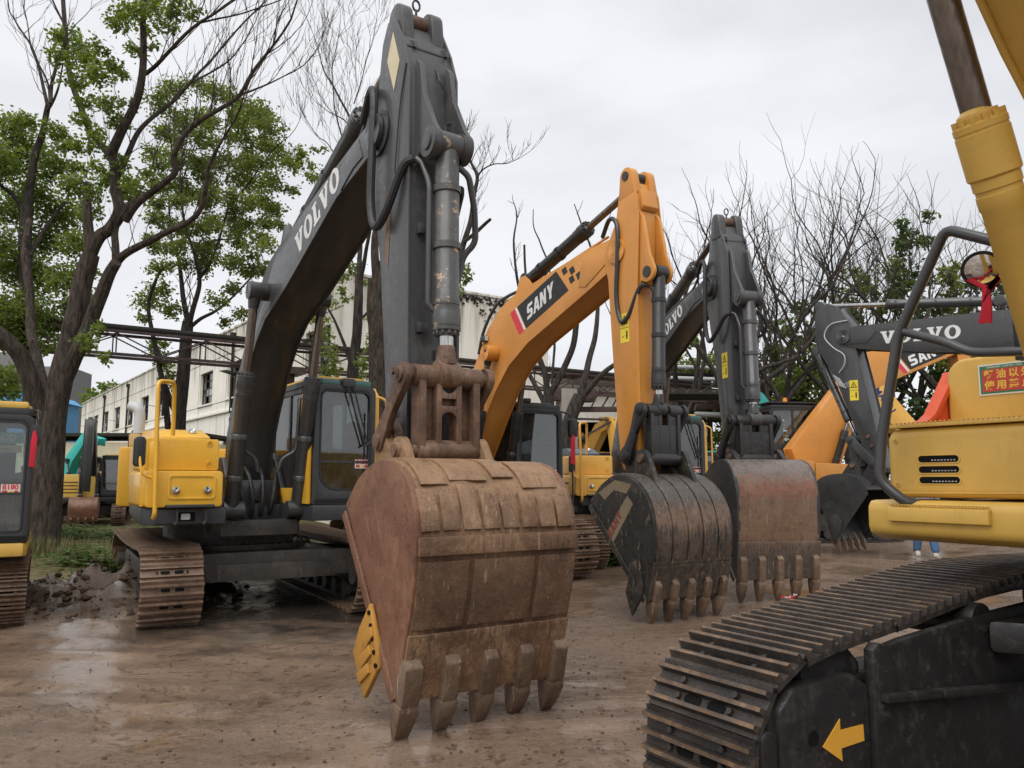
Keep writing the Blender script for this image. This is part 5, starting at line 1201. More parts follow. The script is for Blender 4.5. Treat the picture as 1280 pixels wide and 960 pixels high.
# ------------------------------------------------------------------ person beyond the right hand bucket
pr = thing('person', 'person in blue jeans and pale shoes standing behind the mustard excavator', 'person', (8.75, 17.2, 0), R(75))
def skinned(name, chains, mat, parent):
    """one continuous body grown from a jointed skeleton: chains of (point, radius); a chain may start at an earlier joint's key"""
    bm = bmesh.new(); sl = bm.verts.layers.skin.verify(); J = {}
    for ch in chains:
        last = None
        for e in ch:
            if isinstance(e, str): last = J[e]; continue
            key, co, r = e; v = bm.verts.new(co); v[sl].radius = (r, r); J[key] = v
            if not len(J) - 1: v[sl].use_root = True
            if last is not None: bm.edges.new((last, v))
            last = v
    me = bpy.data.meshes.new('skeleton'); bm.to_mesh(me); bm.free()
    o = bpy.data.objects.new('skeleton', me); COL.objects.link(o); o.modifiers.new('skin', 'SKIN'); sd = o.modifiers.new('sub', 'SUBSURF'); sd.levels = 1; sd.render_levels = 1
    bpy.context.view_layer.update(); m2 = bpy.data.meshes.new_from_object(o.evaluated_get(bpy.context.evaluated_depsgraph_get()))
    bpy.data.objects.remove(o); m2.materials.clear(); m2.name = name
    return link(name, m2, mat, parent)
CH = [[('pelvis', (0, 0, .96), .125), ('belly', (.01, 0, 1.12), .12), ('chest', (0, 0, 1.32), .15), ('neck0', (0, 0, 1.47), .06), ('neck', (.01, 0, 1.54), .052), ('jaw', (.03, 0, 1.61), .078), ('head', (.015, 0, 1.69), .098), ('crown', (.0, 0, 1.77), .06)], ['jaw', ('nose', (.135, 0, 1.655), .014)]]
for s in (-1, 1):
    k = 'l' if s > 0 else 'r'; hx = .07
    CH += [['pelvis', (k + 'hip', (0, s * .09, .88), .092), (k + 'knee', (.03 + .02 * s, s * .12, .52), .058), (k + 'shin', (.05 + .05 * s, s * .14, .33), .056), (k + 'ankle', (.10 * s, s * .15, .09), .038), (k + 'toe', (.10 * s + .14, s * .15, .04), .032)],
           ['chest', (k + 'shoulder', (0, s * .19, 1.41), .058), (k + 'elbow', (-.02, s * .26, 1.14), .042), (k + 'wrist', (.05, s * .25, .90), .027), (k + 'palm', (hx, s * .25, .83), .034)]]
    for q, (dy, ln) in enumerate(((-.026, .075), (-.009, .088), (.009, .082), (.026, .062))):
        CH.append([k + 'palm', (k + 'f%d' % q, (hx + dy * 1.1, s * .25, .775), .0095), (k + 'g%d' % q, (hx + dy * 1.1 + .008, s * .242, .775 - ln * .55), .0085), (k + 'h%d' % q, (hx + dy * 1.1 + .016, s * .228, .775 - ln), .0075)])
    CH.append([k + 'palm', (k + 'thumb', (hx + .045, s * .235, .80), .0105), (k + 'thumbtip', (hx + .055, s * .225, .755), .009)])
skin = paint('skin', (.45, .27, .19), .55, .1); jean = paint('blue_jeans', (.07, .14, .27), .85, .4, (.12, .17, .25), spec=.2); shirt = paint('grey_shirt', (.22, .22, .23), .85, .2, spec=.2); shoem = paint('pale_shoe', (.55, .50, .43), .6, .4)
skinned('body', CH, skin, pr)
m = MB()
for s in (-1, 1): m.tube(smoothpath([(0, s * .085, .96), (.02 * s, s * .12, .55), (.10 * s, s * .15, .17), (.10 * s, s * .15, .12)]), [.106 - .0022 * k for k in range(19)], 14, True)
m.cone([((0, 0, .86), .12), ((0, 0, .92), .178), ((0, 0, 1.02), .17)], 18); m.build('jeans', jean, pr)
m = MB(); m.cone([((0, 0, .94), .185), ((0, 0, 1.10), .165), ((0, 0, 1.30), .19), ((0, 0, 1.43), .175), ((0, 0, 1.49), .08)], 18)
for s in (-1, 1): m.tube(smoothpath([(0, s * .16, 1.42), (-.02, s * .255, 1.22), (.0, s * .258, 1.10)]), .066, 10)
m.build('shirt', shirt, pr)
m = MB(); m.cone([((-.015, 0, 1.70), .106), ((-.015, 0, 1.76), .098), ((-.01, 0, 1.80), .05), ((-.01, 0, 1.81), .01)], 16); m.build('hair', BLK, pr)
for s in (-1, 1):
    m = MB(); q = .10 * s; m.prism([(q - .09, s * .15 - .045), (q + .10, s * .15 - .05), (q + .17, s * .15 - .03), (q + .19, s * .15), (q + .17, s * .15 + .03), (q + .10, s * .15 + .05), (q - .09, s * .15 + .045)], .005, .075, 'z')
    m.cone([((q - .02, s * .15, .06), .055), ((q - .01, s * .15, .11), .045)], 12); m.build('shoe', shoem, pr, .02)

# ------------------------------------------------------------------ ground: one sheet to the horizon
def sm(x, a, b): t = max(0., min(1., (x - a) / (b - a))); return t * t * (3 - 2 * t)
def ground_h(x, y):
    d = math.hypot(x, y)
    f = 1 - sm(d, 30, 60)
    h = .030 * noise.noise(Vector((x * .45, y * .45, .3))) + .012 * noise.noise(Vector((x * 1.7, y * 1.7, 5)))
    h += .012 * max(0, noise.noise(Vector((x * 5.5, y * 5.5, 9)))) * (.4 + .6 * sm(noise.noise(Vector((x * .6, y * .6, 2))), -.1, .4))
    h -= .03 * sm(-noise.noise(Vector((x * .33 + 4, y * .5, 12))), .15, .5)
    g = sm(-x - 2.6 - .10 * y, 0, 2.5) * sm(y, 12, 16)             # the rough verge behind the machines
    h += g * (.07 + .09 * noise.noise(Vector((x * .9, y * .9, 3))))
    e = ((x + 5.35) / 1.5) ** 2 + ((y - 11.1) / 1.7) ** 2            # heap of clods
    if e < 2.5: h += .40 * math.exp(-e * 1.6) * (1 + .9 * noise.noise(Vector((x * 2.2, y * 2.2, 7)))) + .14 * math.exp(-e) * noise.noise(Vector((x * 5, y * 5, 1))) + .05 * math.exp(-e) * noise.noise(Vector((x * 14, y * 14, 1)))
    for ox, oy, ax, ay in ((-1.2, 6.9, .98, -.12), (1.0, 4.6, .93, .36), (-2.5, 4.9, .97, .22)):      # wheel and crawler ruts worn across the yard
        c = (x - ox) * -ay + (y - oy) * ax; l = (x - ox) * ax + (y - oy) * ay
        if abs(c) < 1.3 and abs(l) < 7:
            k = sm(7 - abs(l), 0, 2); d = abs(abs(c) - .75)
            h += k * (-.030 * math.exp(-(d / .17) ** 2) + .020 * math.exp(-((d - .30) / .10) ** 2)) * (.6 + .6 * noise.noise(Vector((l * .8, c, 4)))) + k * math.exp(-(d / .17) ** 2) * .006 * math.sin(l * 28)
    return h * f - .012
NR = 340                                             # finer towards the yard, where it is looked at
ang = [math.radians(v) for v in np.concatenate([np.linspace(-46, 46, 330), np.linspace(46, 314, 74)[1:-1]])]; NA = len(ang)
rad = np.concatenate([[0.0], np.geomspace(.8, 60, NR), np.geomspace(64, 1500, 24)])
V = []
for r in rad:
    for a in ang:
        x, y = r * math.sin(a), r * math.cos(a)
        V.append((x, y, ground_h(x, y) if r < 62 and y > -6 else -.012))
Fc = [(i * NA + k, i * NA + (k + 1) % NA, (i + 1) * NA + (k + 1) % NA, (i + 1) * NA + k) for i in range(len(rad) - 1) for k in range(NA)]
me = bpy.data.meshes.new('ground'); me.from_pydata(V, [], Fc)
m_, t_, P_ = newmat('wet_earth'); g = G(t_)
A = g.noise(.35, 7, .62, dist=.5); B = g.noise(2.3, 8, .7, stretch=(.55, 1.6, 1)); Cn = g.noise(30, 6, .75); D = g.noise(7, 7, .7)
col = g.ramp(A, [(.36, (.112, .075, .051)), (.49, (.163, .112, .079)), (.62, (.215, .153, .111))])
col = g.mix(g.val(B, .47, .60, 0, .5), col, (.222, .158, .115))
col = g.mix(g.val(D, .55, .62, 0, .7), col, (.062, .040, .028))
col = g.mix(g.val(Cn, .57, .66, 0, .6), col, (.29, .235, .185)); col = g.mix(g.val(Cn, .43, .36, 0, .6), col, (.06, .042, .032))
col = g.mix(g.val(g.noise(75, 3, .6), .66, .72, 0, .85), col, (.030, .025, .022))
# earth colour darkened in a round patch under the parked machine and mossy verge beyond
sx = g.n('ShaderNodeSeparateXYZ'); g.l(g.o, sx.inputs[0])
wob = g.val(g.noise(1.2, 5, .6), .3, .7, -1.2, 1.2)
def sum2(a, b):
    q = g.n('ShaderNodeMath', operation='ADD'); g.l(a, q.inputs[0]); g.l(b, q.inputs[1]); return q.outputs[0]
yy = sum2(sx.outputs[1], wob); xx = sum2(sx.outputs[0], wob)
vx = g.val(xx, -3.0, -5.2); vy = g.val(yy, 11.2, 13.4)
q = g.n('ShaderNodeMath', operation='MULTIPLY'); g.l(vx, q.inputs[0]); g.l(vy, q.inputs[1])
moss = g.ramp(g.noise(3.5, 6, .7), [(.38, (.052, .044, .026)), (.5, (.085, .080, .034)), (.64, (.13, .105, .062))])
col = g.mix(q.outputs[0], col, moss); q_moss = q.outputs[0]
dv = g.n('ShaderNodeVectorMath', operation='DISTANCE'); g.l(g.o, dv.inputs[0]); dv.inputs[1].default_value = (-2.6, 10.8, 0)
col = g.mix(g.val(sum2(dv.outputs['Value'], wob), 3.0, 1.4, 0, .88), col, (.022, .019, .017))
dh = g.n('ShaderNodeVectorMath', operation='DISTANCE'); g.l(g.o, dh.inputs[0]); dh.inputs[1].default_value = (-5.35, 11.2, .1)
col = g.mix(g.val(sum2(dh.outputs['Value'], wob), 2.3, 1.0, 0, .75), col, g.ramp(D, [(.38, (.040, .028, .020)), (.5, (.075, .053, .038)), (.62, (.125, .09, .066))]))
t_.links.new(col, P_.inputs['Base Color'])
wet = g.noise(.42, 6, .6, dist=.8)
dw = g.n('ShaderNodeVectorMath', operation='DISTANCE'); g.l(g.o, dw.inputs[0]); dw.inputs[1].default_value = (-3.9, 7.5, 0)
wet2 = sum2(g.val(dw.outputs['Value'], .2, 2.2, .16, .01), g.val(wet, 0, 1, 0, 1))
rw = g.val(wet2, .47, .56, 0, 1); rn = g.val(D, .35, .65, .18, .46)
mxr = g.n('ShaderNodeMix'); g.l(rw, mxr.inputs[0]); g.l(rn, mxr.inputs[2]); mxr.inputs[3].default_value = .13
mz = g.n('ShaderNodeMath', operation='SUBTRACT'); mz.inputs[0].default_value = 1; g.l(q_moss, mz.inputs[1]); mw = g.n('ShaderNodeMath', operation='MULTIPLY'); g.l(rw, mw.inputs[0]); g.l(mz.outputs[0], mw.inputs[1]); g.l(mw.outputs[0], mxr.inputs[0])
mm = g.n('ShaderNodeMix'); g.l(q_moss, mm.inputs[0]); g.l(mxr.outputs[0], mm.inputs[2]); mm.inputs[3].default_value = .95
t_.links.new(mm.outputs[0], P_.inputs['Roughness'])
ms = g.n('ShaderNodeMix'); g.l(q_moss, ms.inputs[0]); ms.inputs[2].default_value = .45; ms.inputs[3].default_value = .08
t_.links.new(ms.outputs[0], P_.inputs['Specular IOR Level'])
def dry(h):
    q = g.n('ShaderNodeMath', operation='MULTIPLY'); g.l(h, q.inputs[0]); g.l(g.val(rw, 0, 1, 1, .12), q.inputs[1]); return q.outputs[0]
bb = g.bump(dry(D), .55, .05, P_); bb = g.bump(dry(Cn), .7, .018, P_, bb)
ground = link('ground', me, m_, None, True); ground['kind'] = 'structure'

def scatter_rocks(name, n, area, size, mat, seed, label, cat, flat=.6):
    r = np.random.default_rng(seed); V, F = [], []
    f_ = (1 + 5 ** .5) / 2
    base = [(q[0] / 1.9, q[1] / 1.9, q[2] / 1.9) for q in ((-1, f_, 0), (1, f_, 0), (-1, -f_, 0), (1, -f_, 0), (0, -1, f_), (0, 1, f_), (0, -1, -f_), (0, 1, -f_), (f_, 0, -1), (f_, 0, 1), (-f_, 0, -1), (-f_, 0, 1))]
    fc = [(0, 11, 5), (0, 5, 1), (0, 1, 7), (0, 7, 10), (0, 10, 11), (1, 5, 9), (5, 11, 4), (11, 10, 2), (10, 7, 6), (7, 1, 8), (3, 9, 4), (3, 4, 2), (3, 2, 6), (3, 6, 8), (3, 8, 9), (4, 9, 5), (2, 4, 11), (6, 2, 10), (8, 6, 7), (9, 8, 1)]
    for k in range(n):
        x, y = area(r); s = size(r); a = r.random() * 6.28; z = ground_h(x, y); q = len(V); J = r.uniform(.62, 1.25, (12, 3))
        for i, p in enumerate(base):
            u, v_, w_ = p[0] * J[i, 0] * s, p[1] * J[i, 1] * s * .8, p[2] * J[i, 2] * s * flat
            u += (J[i, 1] - 1) * s * .3; v_ += (J[i, 2] - 1) * s * .3
            V.append((x + u * math.cos(a) - v_ * math.sin(a), y + u * math.sin(a) + v_ * math.cos(a), z + w_ + s * .15))
        F += [tuple(i + q for i in f) for f in fc]
    me = bpy.data.meshes.new(name); me.from_pydata(V, [], F); o = link(name, me, mat, None, False)
    tag(o, label, cat); o['kind'] = 'stuff'; return o
CLOD = rusty('earth_clod', [(.045, .032, .023), (.085, .061, .044), (.145, .107, .079), (.09, .065, .047)], .85, .5, spec=.12)
def yard(r):
    while True:
        y = 2.6 + 17 * r.random() ** 1.7; x = (r.random() * 2 - 1) * y * .75
        return x, y
scatter_rocks('gravel', 9000, yard, lambda r: .0025 + .015 * r.random() ** 6, CLOD, 3, 'small stones and clods strewn over the wet earth', 'gravel')
def heap(r):
    a = r.random() * 6.28; d = r.random() ** .6
    return -5.35 + 1.75 * d * math.cos(a), 11.0 + 1.9 * d * math.sin(a)
scatter_rocks('pebbles', 4500, lambda r: (lambda y: ((r.random() - .12) * y * .75, y))(3.6 + 7.5 * r.random()), lambda r: .0025 + .015 * r.random() ** 5, CLOD, 9, 'dark crumbs of earth thick on the ground round the bucket teeth', 'gravel')
scatter_rocks('rubble', 1700, heap, lambda r: .006 + .07 * r.random() ** 8, CLOD, 5, 'clods and stones on the heap beside the rusty track', 'rubble', .7)
# scrap of red and white litter
lt = MB(); 
for k in range(9):
    a = k * .7; lt.prism([(.05 * math.cos(a) * (k % 3), .04 * math.sin(a) * (k % 4)), (.05 * math.cos(a) * (k % 3) + .06, .04 * math.sin(a) * (k % 4) + .01), (.05 * math.cos(a) * (k % 3) + .03, .04 * math.sin(a) * (k % 4) + .06)], .01 + .008 * k, .02 + .009 * k, 'z')
    lt.m = k % 2
lo = lt.build('litter', [FAB, PGREY], None, smooth=False); lo.location = (3.66, 10.9, 0); tag(lo, 'crumpled scrap of red and white plastic by the rusty bucket teeth', 'litter')

# ------------------------------------------------------------------ grass and weeds
def blades(name, n, spot, hgt, wid, mat, seed, label, lean=.5, leafy=False):
    r = np.random.default_rng(seed); V, F = [], []
    for k in range(n):
        x, y = spot(r); z = ground_h(x, y); h = hgt * (.4 + r.random()); a = r.random() * 6.28; l = lean * r.random() * h; w_ = wid * (.6 + .8 * r.random()); q = len(V)
        dx, dy = math.cos(a), math.sin(a); px, py = -dy * w_, dx * w_
        if leafy:
            z += h * r.random(); V += [(x, y, z), (x + dx * l * .5 + px * 2, y + dy * l * .5 + py * 2, z + .02), (x + dx * l, y + dy * l, z + .01), (x + dx * l * .5 - px * 2, y + dy * l * .5 - py * 2, z + .02)]; F += [(q, q + 1, q + 2, q + 3)]
        else:
            V += [(x - px, y - py, z), (x + px, y + py, z), (x + dx * l * .4 + px * .6, y + dy * l * .4 + py * .6, z + h * .6), (x + dx * l * .4 - px * .6, y + dy * l * .4 - py * .6, z + h * .6), (x + dx * l, y + dy * l, z + h)]
            F += [(q, q + 1, q + 2, q + 3), (q + 3, q + 2, q + 4)]
    me = bpy.data.meshes.new(name); me.from_pydata(V, [], F); o = link(name, me, mat, None, False); tag(o, label, 'grass'); o['kind'] = 'stuff'; return o
def around(pts):
    def f(r):
        x, y, s = pts[int(r.random() * len(pts))]; return x + r.normal() * s, y + r.normal() * s * .8
    return f
verge = [(-7.2 + .35 * k, 16.5 + (k * 37 % 11) * .45, .55) for k in range(14)] + [(-9.5, 19.5, 1.2), (-8, 21, 1.3), (-11, 22, 1.2), (-6, 19, 1), (-4.5, 15.5, .7), (-3.2, 15.2, .6), (-2.4, 16.4, .6), (-9.8, 16.6, .5), (-10.2, 17.2, .5)]
blades('grass', 13000, around(verge), .14, .006, GRASS, 21, 'dry yellowish grass along the verge behind the parked machines')
blades('grass', 4500, around([(-10.25, 16.45, .28), (-9.6, 16.5, .25), (-10.8, 16.6, .3), (-5.9, 12.4, .25), (-5.0, 11.7, .15), (-10.0, 17.3, .3), (-5.6, 12.6, .2)]), .36, .006, GRASS, 22, 'tall seeding grass round the foot of the big trunk', .7)
blades('weeds', 6500, around([(-11.6, 21.6, .55), (-9.9, 21.2, .5), (-8.6, 21.8, .4), (-5.2, 17.6, .35), (1.2, 16.2, .35), (1.9, 15.8, .3), (-12.3, 22.2, .4), (-7.4, 19.2, .3), (-5.9, 12.3, .25), (-7.8, 15.0, .35)]), .24, .022, WEED, 23, 'low green weeds growing in the open verge', 1.2, True)

# ------------------------------------------------------------------ trees
def leaves_mesh(name, C, Rr, n, size, mat, parent, seed, flat=.7):
    """leaf-sized faces in ragged clumps: C centres, Rr radii, n faces per clump scaled by radius"""
    r = np.random.default_rng(seed); P = []
    for c, rr in zip(C, Rr):
        k = max(60, int(n * 7.5 * (rr ** 2)))
        sub = r.normal(size=(max(3, int(k / 16)), 3)); sub /= np.linalg.norm(sub, axis=1)[:, None]; sub *= rr * r.random((len(sub), 1)) ** .45
        sub[:, 2] *= flat
        q = sub[r.integers(0, len(sub), k)] * 1.15 + r.normal(size=(k, 3)) * rr * .27
        P.append(np.asarray(c)[None] + q)
    P = np.concatenate(P); N = len(P)
    d = r.normal(size=(N, 3)); d[:, 2] = d[:, 2] * .6 - .25; d /= np.linalg.norm(d, axis=1)[:, None]
    e = r.normal(size=(N, 3)); e -= d * (e * d).sum(1)[:, None]; e /= np.linalg.norm(e, axis=1)[:, None]
    nn = np.cross(d, e); s = size * r.uniform(.6, 1.3, (N, 1))
    V = np.stack([P, P + d * s * .5 + e * s * .30 + nn * s * .08, P + d * s, P + d * s * .5 - e * s * .30 + nn * s * .08], 1).reshape(-1, 3)
    me = bpy.data.meshes.new(name); me.vertices.add(4 * N); me.vertices.foreach_set('co', V.ravel())
    me.loops.add(4 * N); me.loops.foreach_set('vertex_index', np.arange(4 * N, dtype=np.int32))
    me.polygons.add(N); me.polygons.foreach_set('loop_start', np.arange(0, 4 * N, 4, dtype=np.int32)); me.polygons.foreach_set('loop_total', np.full(N, 4, np.int32))
    me.update(calc_edges=True); return link(name, me, mat, parent, False)

def limb(mb, P, r0, r1, n=8, k=4, wob=.0):
    r0, r1 = r0 * .86, r1 * .86
    Q = smoothpath(P, k); m = len(Q)
    mb.tube([q + Vector((noise.noise(q * 1.3), noise.noise(q * 1.3 + Vector((9, 0, 0))), 0)) * wob for q in Q], [r0 + (r1 - r0) * i / (m - 1) for i in range(m)], n)
def twigs(mb, rnd, p, d, L, r, depth, spread=.55, up=.12, n=5, gap=None, tips=None):
    """forking bare twigs"""
    if depth == 0 or L < .12:
        if tips is not None: tips.append(p)
        return
    seg = 3; pts = [p]; dd = Vector(d)
    for i in range(seg):
        dd = (dd + Vector((rnd.uniform(-1, 1), rnd.uniform(-1, 1), rnd.uniform(-.7, 1))) * .26 + Vector((0, 0, up))).normalized(); pts.append(pts[-1] + dd * L / seg)
    mb.tube(pts, [r * (1 - .45 * i / seg) for i in range(seg + 1)], n if r > .02 else 4 if r > .008 else 3, False)
    if tips is not None and depth <= 2: tips.append(pts[-1])
    for j in range(rnd.choice((2, 2, 3))):
        q = pts[-1] if j == 0 else pts[rnd.choice((1, 2, 3))]
        o = Vector((rnd.uniform(-1, 1), rnd.uniform(-1, 1), rnd.uniform(-.5, .8)))
        twigs(mb, rnd, q, (dd + o * spread * (1 if j else .5)).normalized(), L * rnd.uniform(.62, .88), max(.0055, r * .57 * (1.1 if j == 0 else .85)), depth - 1, spread, up, n, tips=tips)

def traced(Y, pts, depth=0.):
    """limb whose bends stand where they are seen; depth lets it lean towards or away from the yard"""
    n = len(pts); return [at(x, y, Y + depth * i / max(1, n - 1)) for i, (x, y) in enumerate(pts)]
def tree(name_label, Y, trunk, limbs, clumps, leafmat_, bk, leaf=.13, dens=150, seed=1, spread=1.0, twig=(), group=None, cat='tree', twig_len=.8, wob=.04, twig_d=3):
    base = traced(Y, trunk[0])[0]
    t = thing('tree', name_label, cat, (base.x, base.y, 0), 0, group); off = Vector((base.x, base.y, 0)); rnd = random.Random(seed)
    def loc(P): return [p - off for p in P]
    mb = MB(); P, r0, r1 = loc(traced(Y, trunk[0])), trunk[1], trunk[2]
    P = [Vector((P[0].x, P[0].y, -.15))] + P
    Q = smoothpath(P, 5); m = len(Q); rs = [(r0 + (r1 - r0) * i / (m - 1)) * (1 + .38 * math.exp(-i * .8)) * (1 + .07 * noise.noise(Q[i] * 2)) for i in range(m)]
    mb.tube(Q, rs, 14); tk = mb.build('trunk', bk, t)
    ends = []
    for L in limbs:
        mb = MB(); pl = loc(traced(Y, L[0], L[3] if len(L) > 3 else 0)); limb(mb, pl, L[1], L[2], 9 if L[1] > .06 else 6, 4, wob)
        lo = mb.build('limb', bk, t); ends.append((pl, L[2]))
    for (pl, r_), k in zip(ends, range(len(ends))):
        if k in twig or twig == 'all':
            mb = MB()
            for i in range(1, len(pl)):
                d = (pl[i] - pl[i - 1]).normalized()
                for j in range(2):
                    o = Vector((rnd.uniform(-1, 1), rnd.uniform(-.8, .8), rnd.uniform(-.1, 1)))
                    twigs(mb, rnd, pl[i].lerp(pl[i - 1], rnd.random() * .7), (d * .6 + o * .8).normalized(), twig_len * rnd.uniform(.6, 1.2), max(.008, r_ * .55), twig_d)
            twigs(mb, rnd, pl[-1], (pl[-1] - pl[-2]).normalized(), twig_len, r_, twig_d)
            mb.build('twigs', bk, t)
    if clumps:
        C, Rr = [], []
        for (x, y, r) in clumps:
            d = rnd.uniform(-1, 1) * spread; p = at(x, y, Y + d); C.append(tuple(p - off)); Rr.append(r * .001 * (Y + d))
        leaves_mesh('crown', C, Rr, dens, leaf, leafmat_, t, seed)
    return t

TL = 'trees on the verge'
# the big forked tree at the left
tree('big forked tree with furrowed trunk and broken stub, left of the nearest excavator', 17.,
     ([(52, 692), (56, 640), (61, 580), (66, 520), (78, 465), (92, 410), (104, 350), (114, 318)], .37, .18),
     [([(116, 316), (111, 285), (108, 255), (108, 228)], .15, .09),
      ([(112, 322), (124, 296), (136, 286), (150, 262), (145, 235), (143, 208), (139, 190)], .17, .11),
      ([(139, 192), (126, 180), (110, 160), (98, 125), (86, 90), (82, 45), (79, 0), (76, -60)], .10, .05, 1.2),
      ([(139, 194), (152, 165), (167, 136), (176, 105), (179, 60), (178, 20), (182, -50)], .13, .06, -.8),
      ([(182, 92), (200, 76), (225, 50), (250, 28), (275, 12), (310, -12)], .06, .025, -1.5),
      ([(248, 29), (270, 24), (300, 18), (330, 8), (365, -6)], .03, .014, -1.),
      ([(146, 222), (158, 196), (172, 168), (190, 148), (215, 128), (240, 102), (256, 84), (285, 50), (330, 2)], .08, .02, 1.4),
      ([(240, 104), (262, 92), (285, 76), (300, 60), (312, 40)], .03, .012, .5),
      ([(156, 276), (172, 254), (198, 234), (220, 216), (218, 196), (228, 174), (248, 152), (275, 136), (300, 118), (318, 88), (336, 64), (354, 40)], .10, .025, -1.6),
      ([(300, 119), (320, 112), (342, 102), (366, 90)], .035, .012, -.5),
      ([(130, 292), (142, 282), (158, 262), (172, 252)], .12, .10),
      ([(82, 470), (104, 425), (124, 375), (136, 345), (146, 328)], .20, .13, -.5),
      ([(140, 338), (154, 320), (178, 306), (205, 292), (232, 280), (250, 262), (258, 232), (262, 208), (280, 172), (296, 146)], .11, .02, -1.8),
      ([(146, 330), (144, 310), (142, 290), (148, 272)], .10, .08),
      ([(62, 545), (46, 500), (30, 455), (14, 432), (-10, 410), (-60, 380)], .24, .15, -1.),
      ([(60, 510), (54, 480), (44, 440), (38, 400), (35, 350), (32, 312), (37, 275)], .14, .09, 1.5),
      ([(64, 130), (66, 100), (74, 70), (84, 45), (70, 10), (60, -20)], .05, .02, .4)],
     [(85, 45, 17), (75, 68, 14), (100, 62, 20), (112, 75, 14), (95, 98, 16), (120, 90, 12), (165, 12, 20), (150, 28, 16), (190, 8, 18), (205, 30, 14), (222, 6, 14), (185, 40, 10), (238, 12, 12), (130, 95, 14), (145, 85, 12),
      (112, 128, 12), (148, 150, 14), (132, 225, 14), (152, 240, 15), (165, 252, 10), (105, 428, 13), (122, 412, 10), (128, 448, 8), (150, 90, 10), (170, 60, 12), (112, 262, 14), (100, 300, 14), (70, 45, 10), (128, 60, 10), (135, 130, 14), (160, 130, 10), (120, 170, 14), (140, 195, 10), (155, 205, 10), (98, 150, 12), (105, 185, 12), (120, 205, 12), (160, 225, 12), (175, 240, 10), (180, 215, 8), (118, 245, 12), (190, 60, 8), (215, 15, 12)],
     LEAF, BARK, .105, 520, 31, 1.4, (4, 5, 6, 7, 8, 9, 12, 16), TL, twig_len=.9)
mb = MB(); 
# leafy tree behind it, filling the left edge
tree('leafy tree with dense green foliage at the left edge, behind the big forked tree', 20.,
     ([(38, 640), (40, 560), (37, 460), (34, 380), (31, 310), (34, 260)], .20, .15),
     [([(34, 262), (42, 205), (52, 170), (60, 132)], .13, .08), ([(60, 134), (52, 100), (45, 70), (28, 40), (12, 15)], .06, .02, 1), ([(58, 140), (66, 128), (74, 105), (78, 80)], .05, .02, -.6),
      ([(34, 270), (18, 245), (0, 230), (-20, 200)], .08, .04), ([(36, 320), (60, 280), (85, 250)], .08, .03, 1), ([(62, 125), (58, 100), (40, 60), (30, 10)], .04, .012, -.5)],
     [(15, 165, 24), (45, 190, 22), (10, 205, 26), (70, 212, 20), (95, 235, 18), (40, 240, 24), (78, 268, 24), (15, 262, 26), (55, 300, 24), (95, 305, 18), (15, 330, 28), (50, 345, 26), (85, 350, 22), (20, 385, 28), (55, 405, 26), (90, 385, 18), (30, 425, 18), (5, 420, 22),
      (-15, 300, 30), (-15, 200, 30), (-15, 390, 30), (78, 425, 12), (110, 372, 10), (70, 165, 14), (85, 185, 12), (30, 150, 12), (100, 210, 10), (112, 340, 9), (52, 435, 12), (5, 470, 16), (10, 490, 14)],
     LEAF, BARKD, .115, 640, 32, 1.8, (1, 5), TL)
# tree left of the tall boom
tree('loose crowned tree between the big forked tree and the tall grey boom', 25.,
     ([(226, 610), (224, 560), (224, 520), (229, 470), (233, 420), (235, 402)], .24, .17),
     [([(235, 404), (229, 375), (226, 345), (222, 320), (214, 300), (212, 260)], .11, .03, 1), ([(237, 402), (246, 370), (249, 345), (244, 320), (236, 296), (228, 262), (226, 230)], .10, .03, -1),
      ([(238, 408), (252, 398), (270, 388), (290, 372), (320, 340)], .08, .025, -1), ([(248, 350), (262, 330), (274, 300), (285, 260), (300, 220)], .07, .02, 1.2), ([(212, 545), (206, 500), (200, 455), (192, 420), (186, 380), (200, 340), (214, 330)], .12, .04, -1.),
      ([(222, 520), (212, 500), (205, 480)], .12, .10), ([(226, 232), (240, 190), (255, 150), (270, 120)], .03, .012), ([(285, 262), (310, 230), (340, 190), (362, 170)], .04, .012, -1), ([(270, 300), (300, 296), (330, 270), (352, 250)], .03, .01, 1)],
     [(200, 130, 18), (215, 112, 16), (245, 106, 14), (270, 114, 16), (292, 124, 18), (320, 140, 20), (336, 163, 18), (300, 160, 14), (345, 190, 16), (362, 205, 12), (255, 150, 14), (230, 160, 16), (205, 165, 14), (190, 190, 12), (215, 195, 16), (245, 202, 14), (276, 200, 14), (310, 205, 16), (340, 226, 14), (366, 240, 10),
      (200, 232, 13), (230, 240, 16), (262, 243, 14), (290, 246, 15), (320, 252, 15), (346, 262, 12), (206, 272, 11), (236, 284, 14), (266, 283, 13), (300, 288, 14), (326, 296, 12), (190, 302, 12), (216, 312, 12), (256, 314, 12), (290, 328, 12), (312, 342, 9), (186, 376, 15), (200, 362, 14), (216, 386, 13), (178, 396, 8), (270, 376, 12), (291, 362, 12), (304, 392, 10), (282, 402, 8), (196, 432, 13), (206, 452, 10), (214, 472, 12), (222, 486, 8), (372, 205, 12), (380, 190, 10), (350, 280, 9), (388, 220, 9)] + [(x + random.Random(x).uniform(-9, 9), y + random.Random(x * y).uniform(-9, 9), 13) for x in range(195, 360, 24) for y in range(150, 345, 26) if abs(x - 275) < 40 + (y - 90) * .45],
     LEAF2, BARKD, .12, 400, 33, 1.6, (0, 1, 3, 6, 7), TL, twig_len=.8)
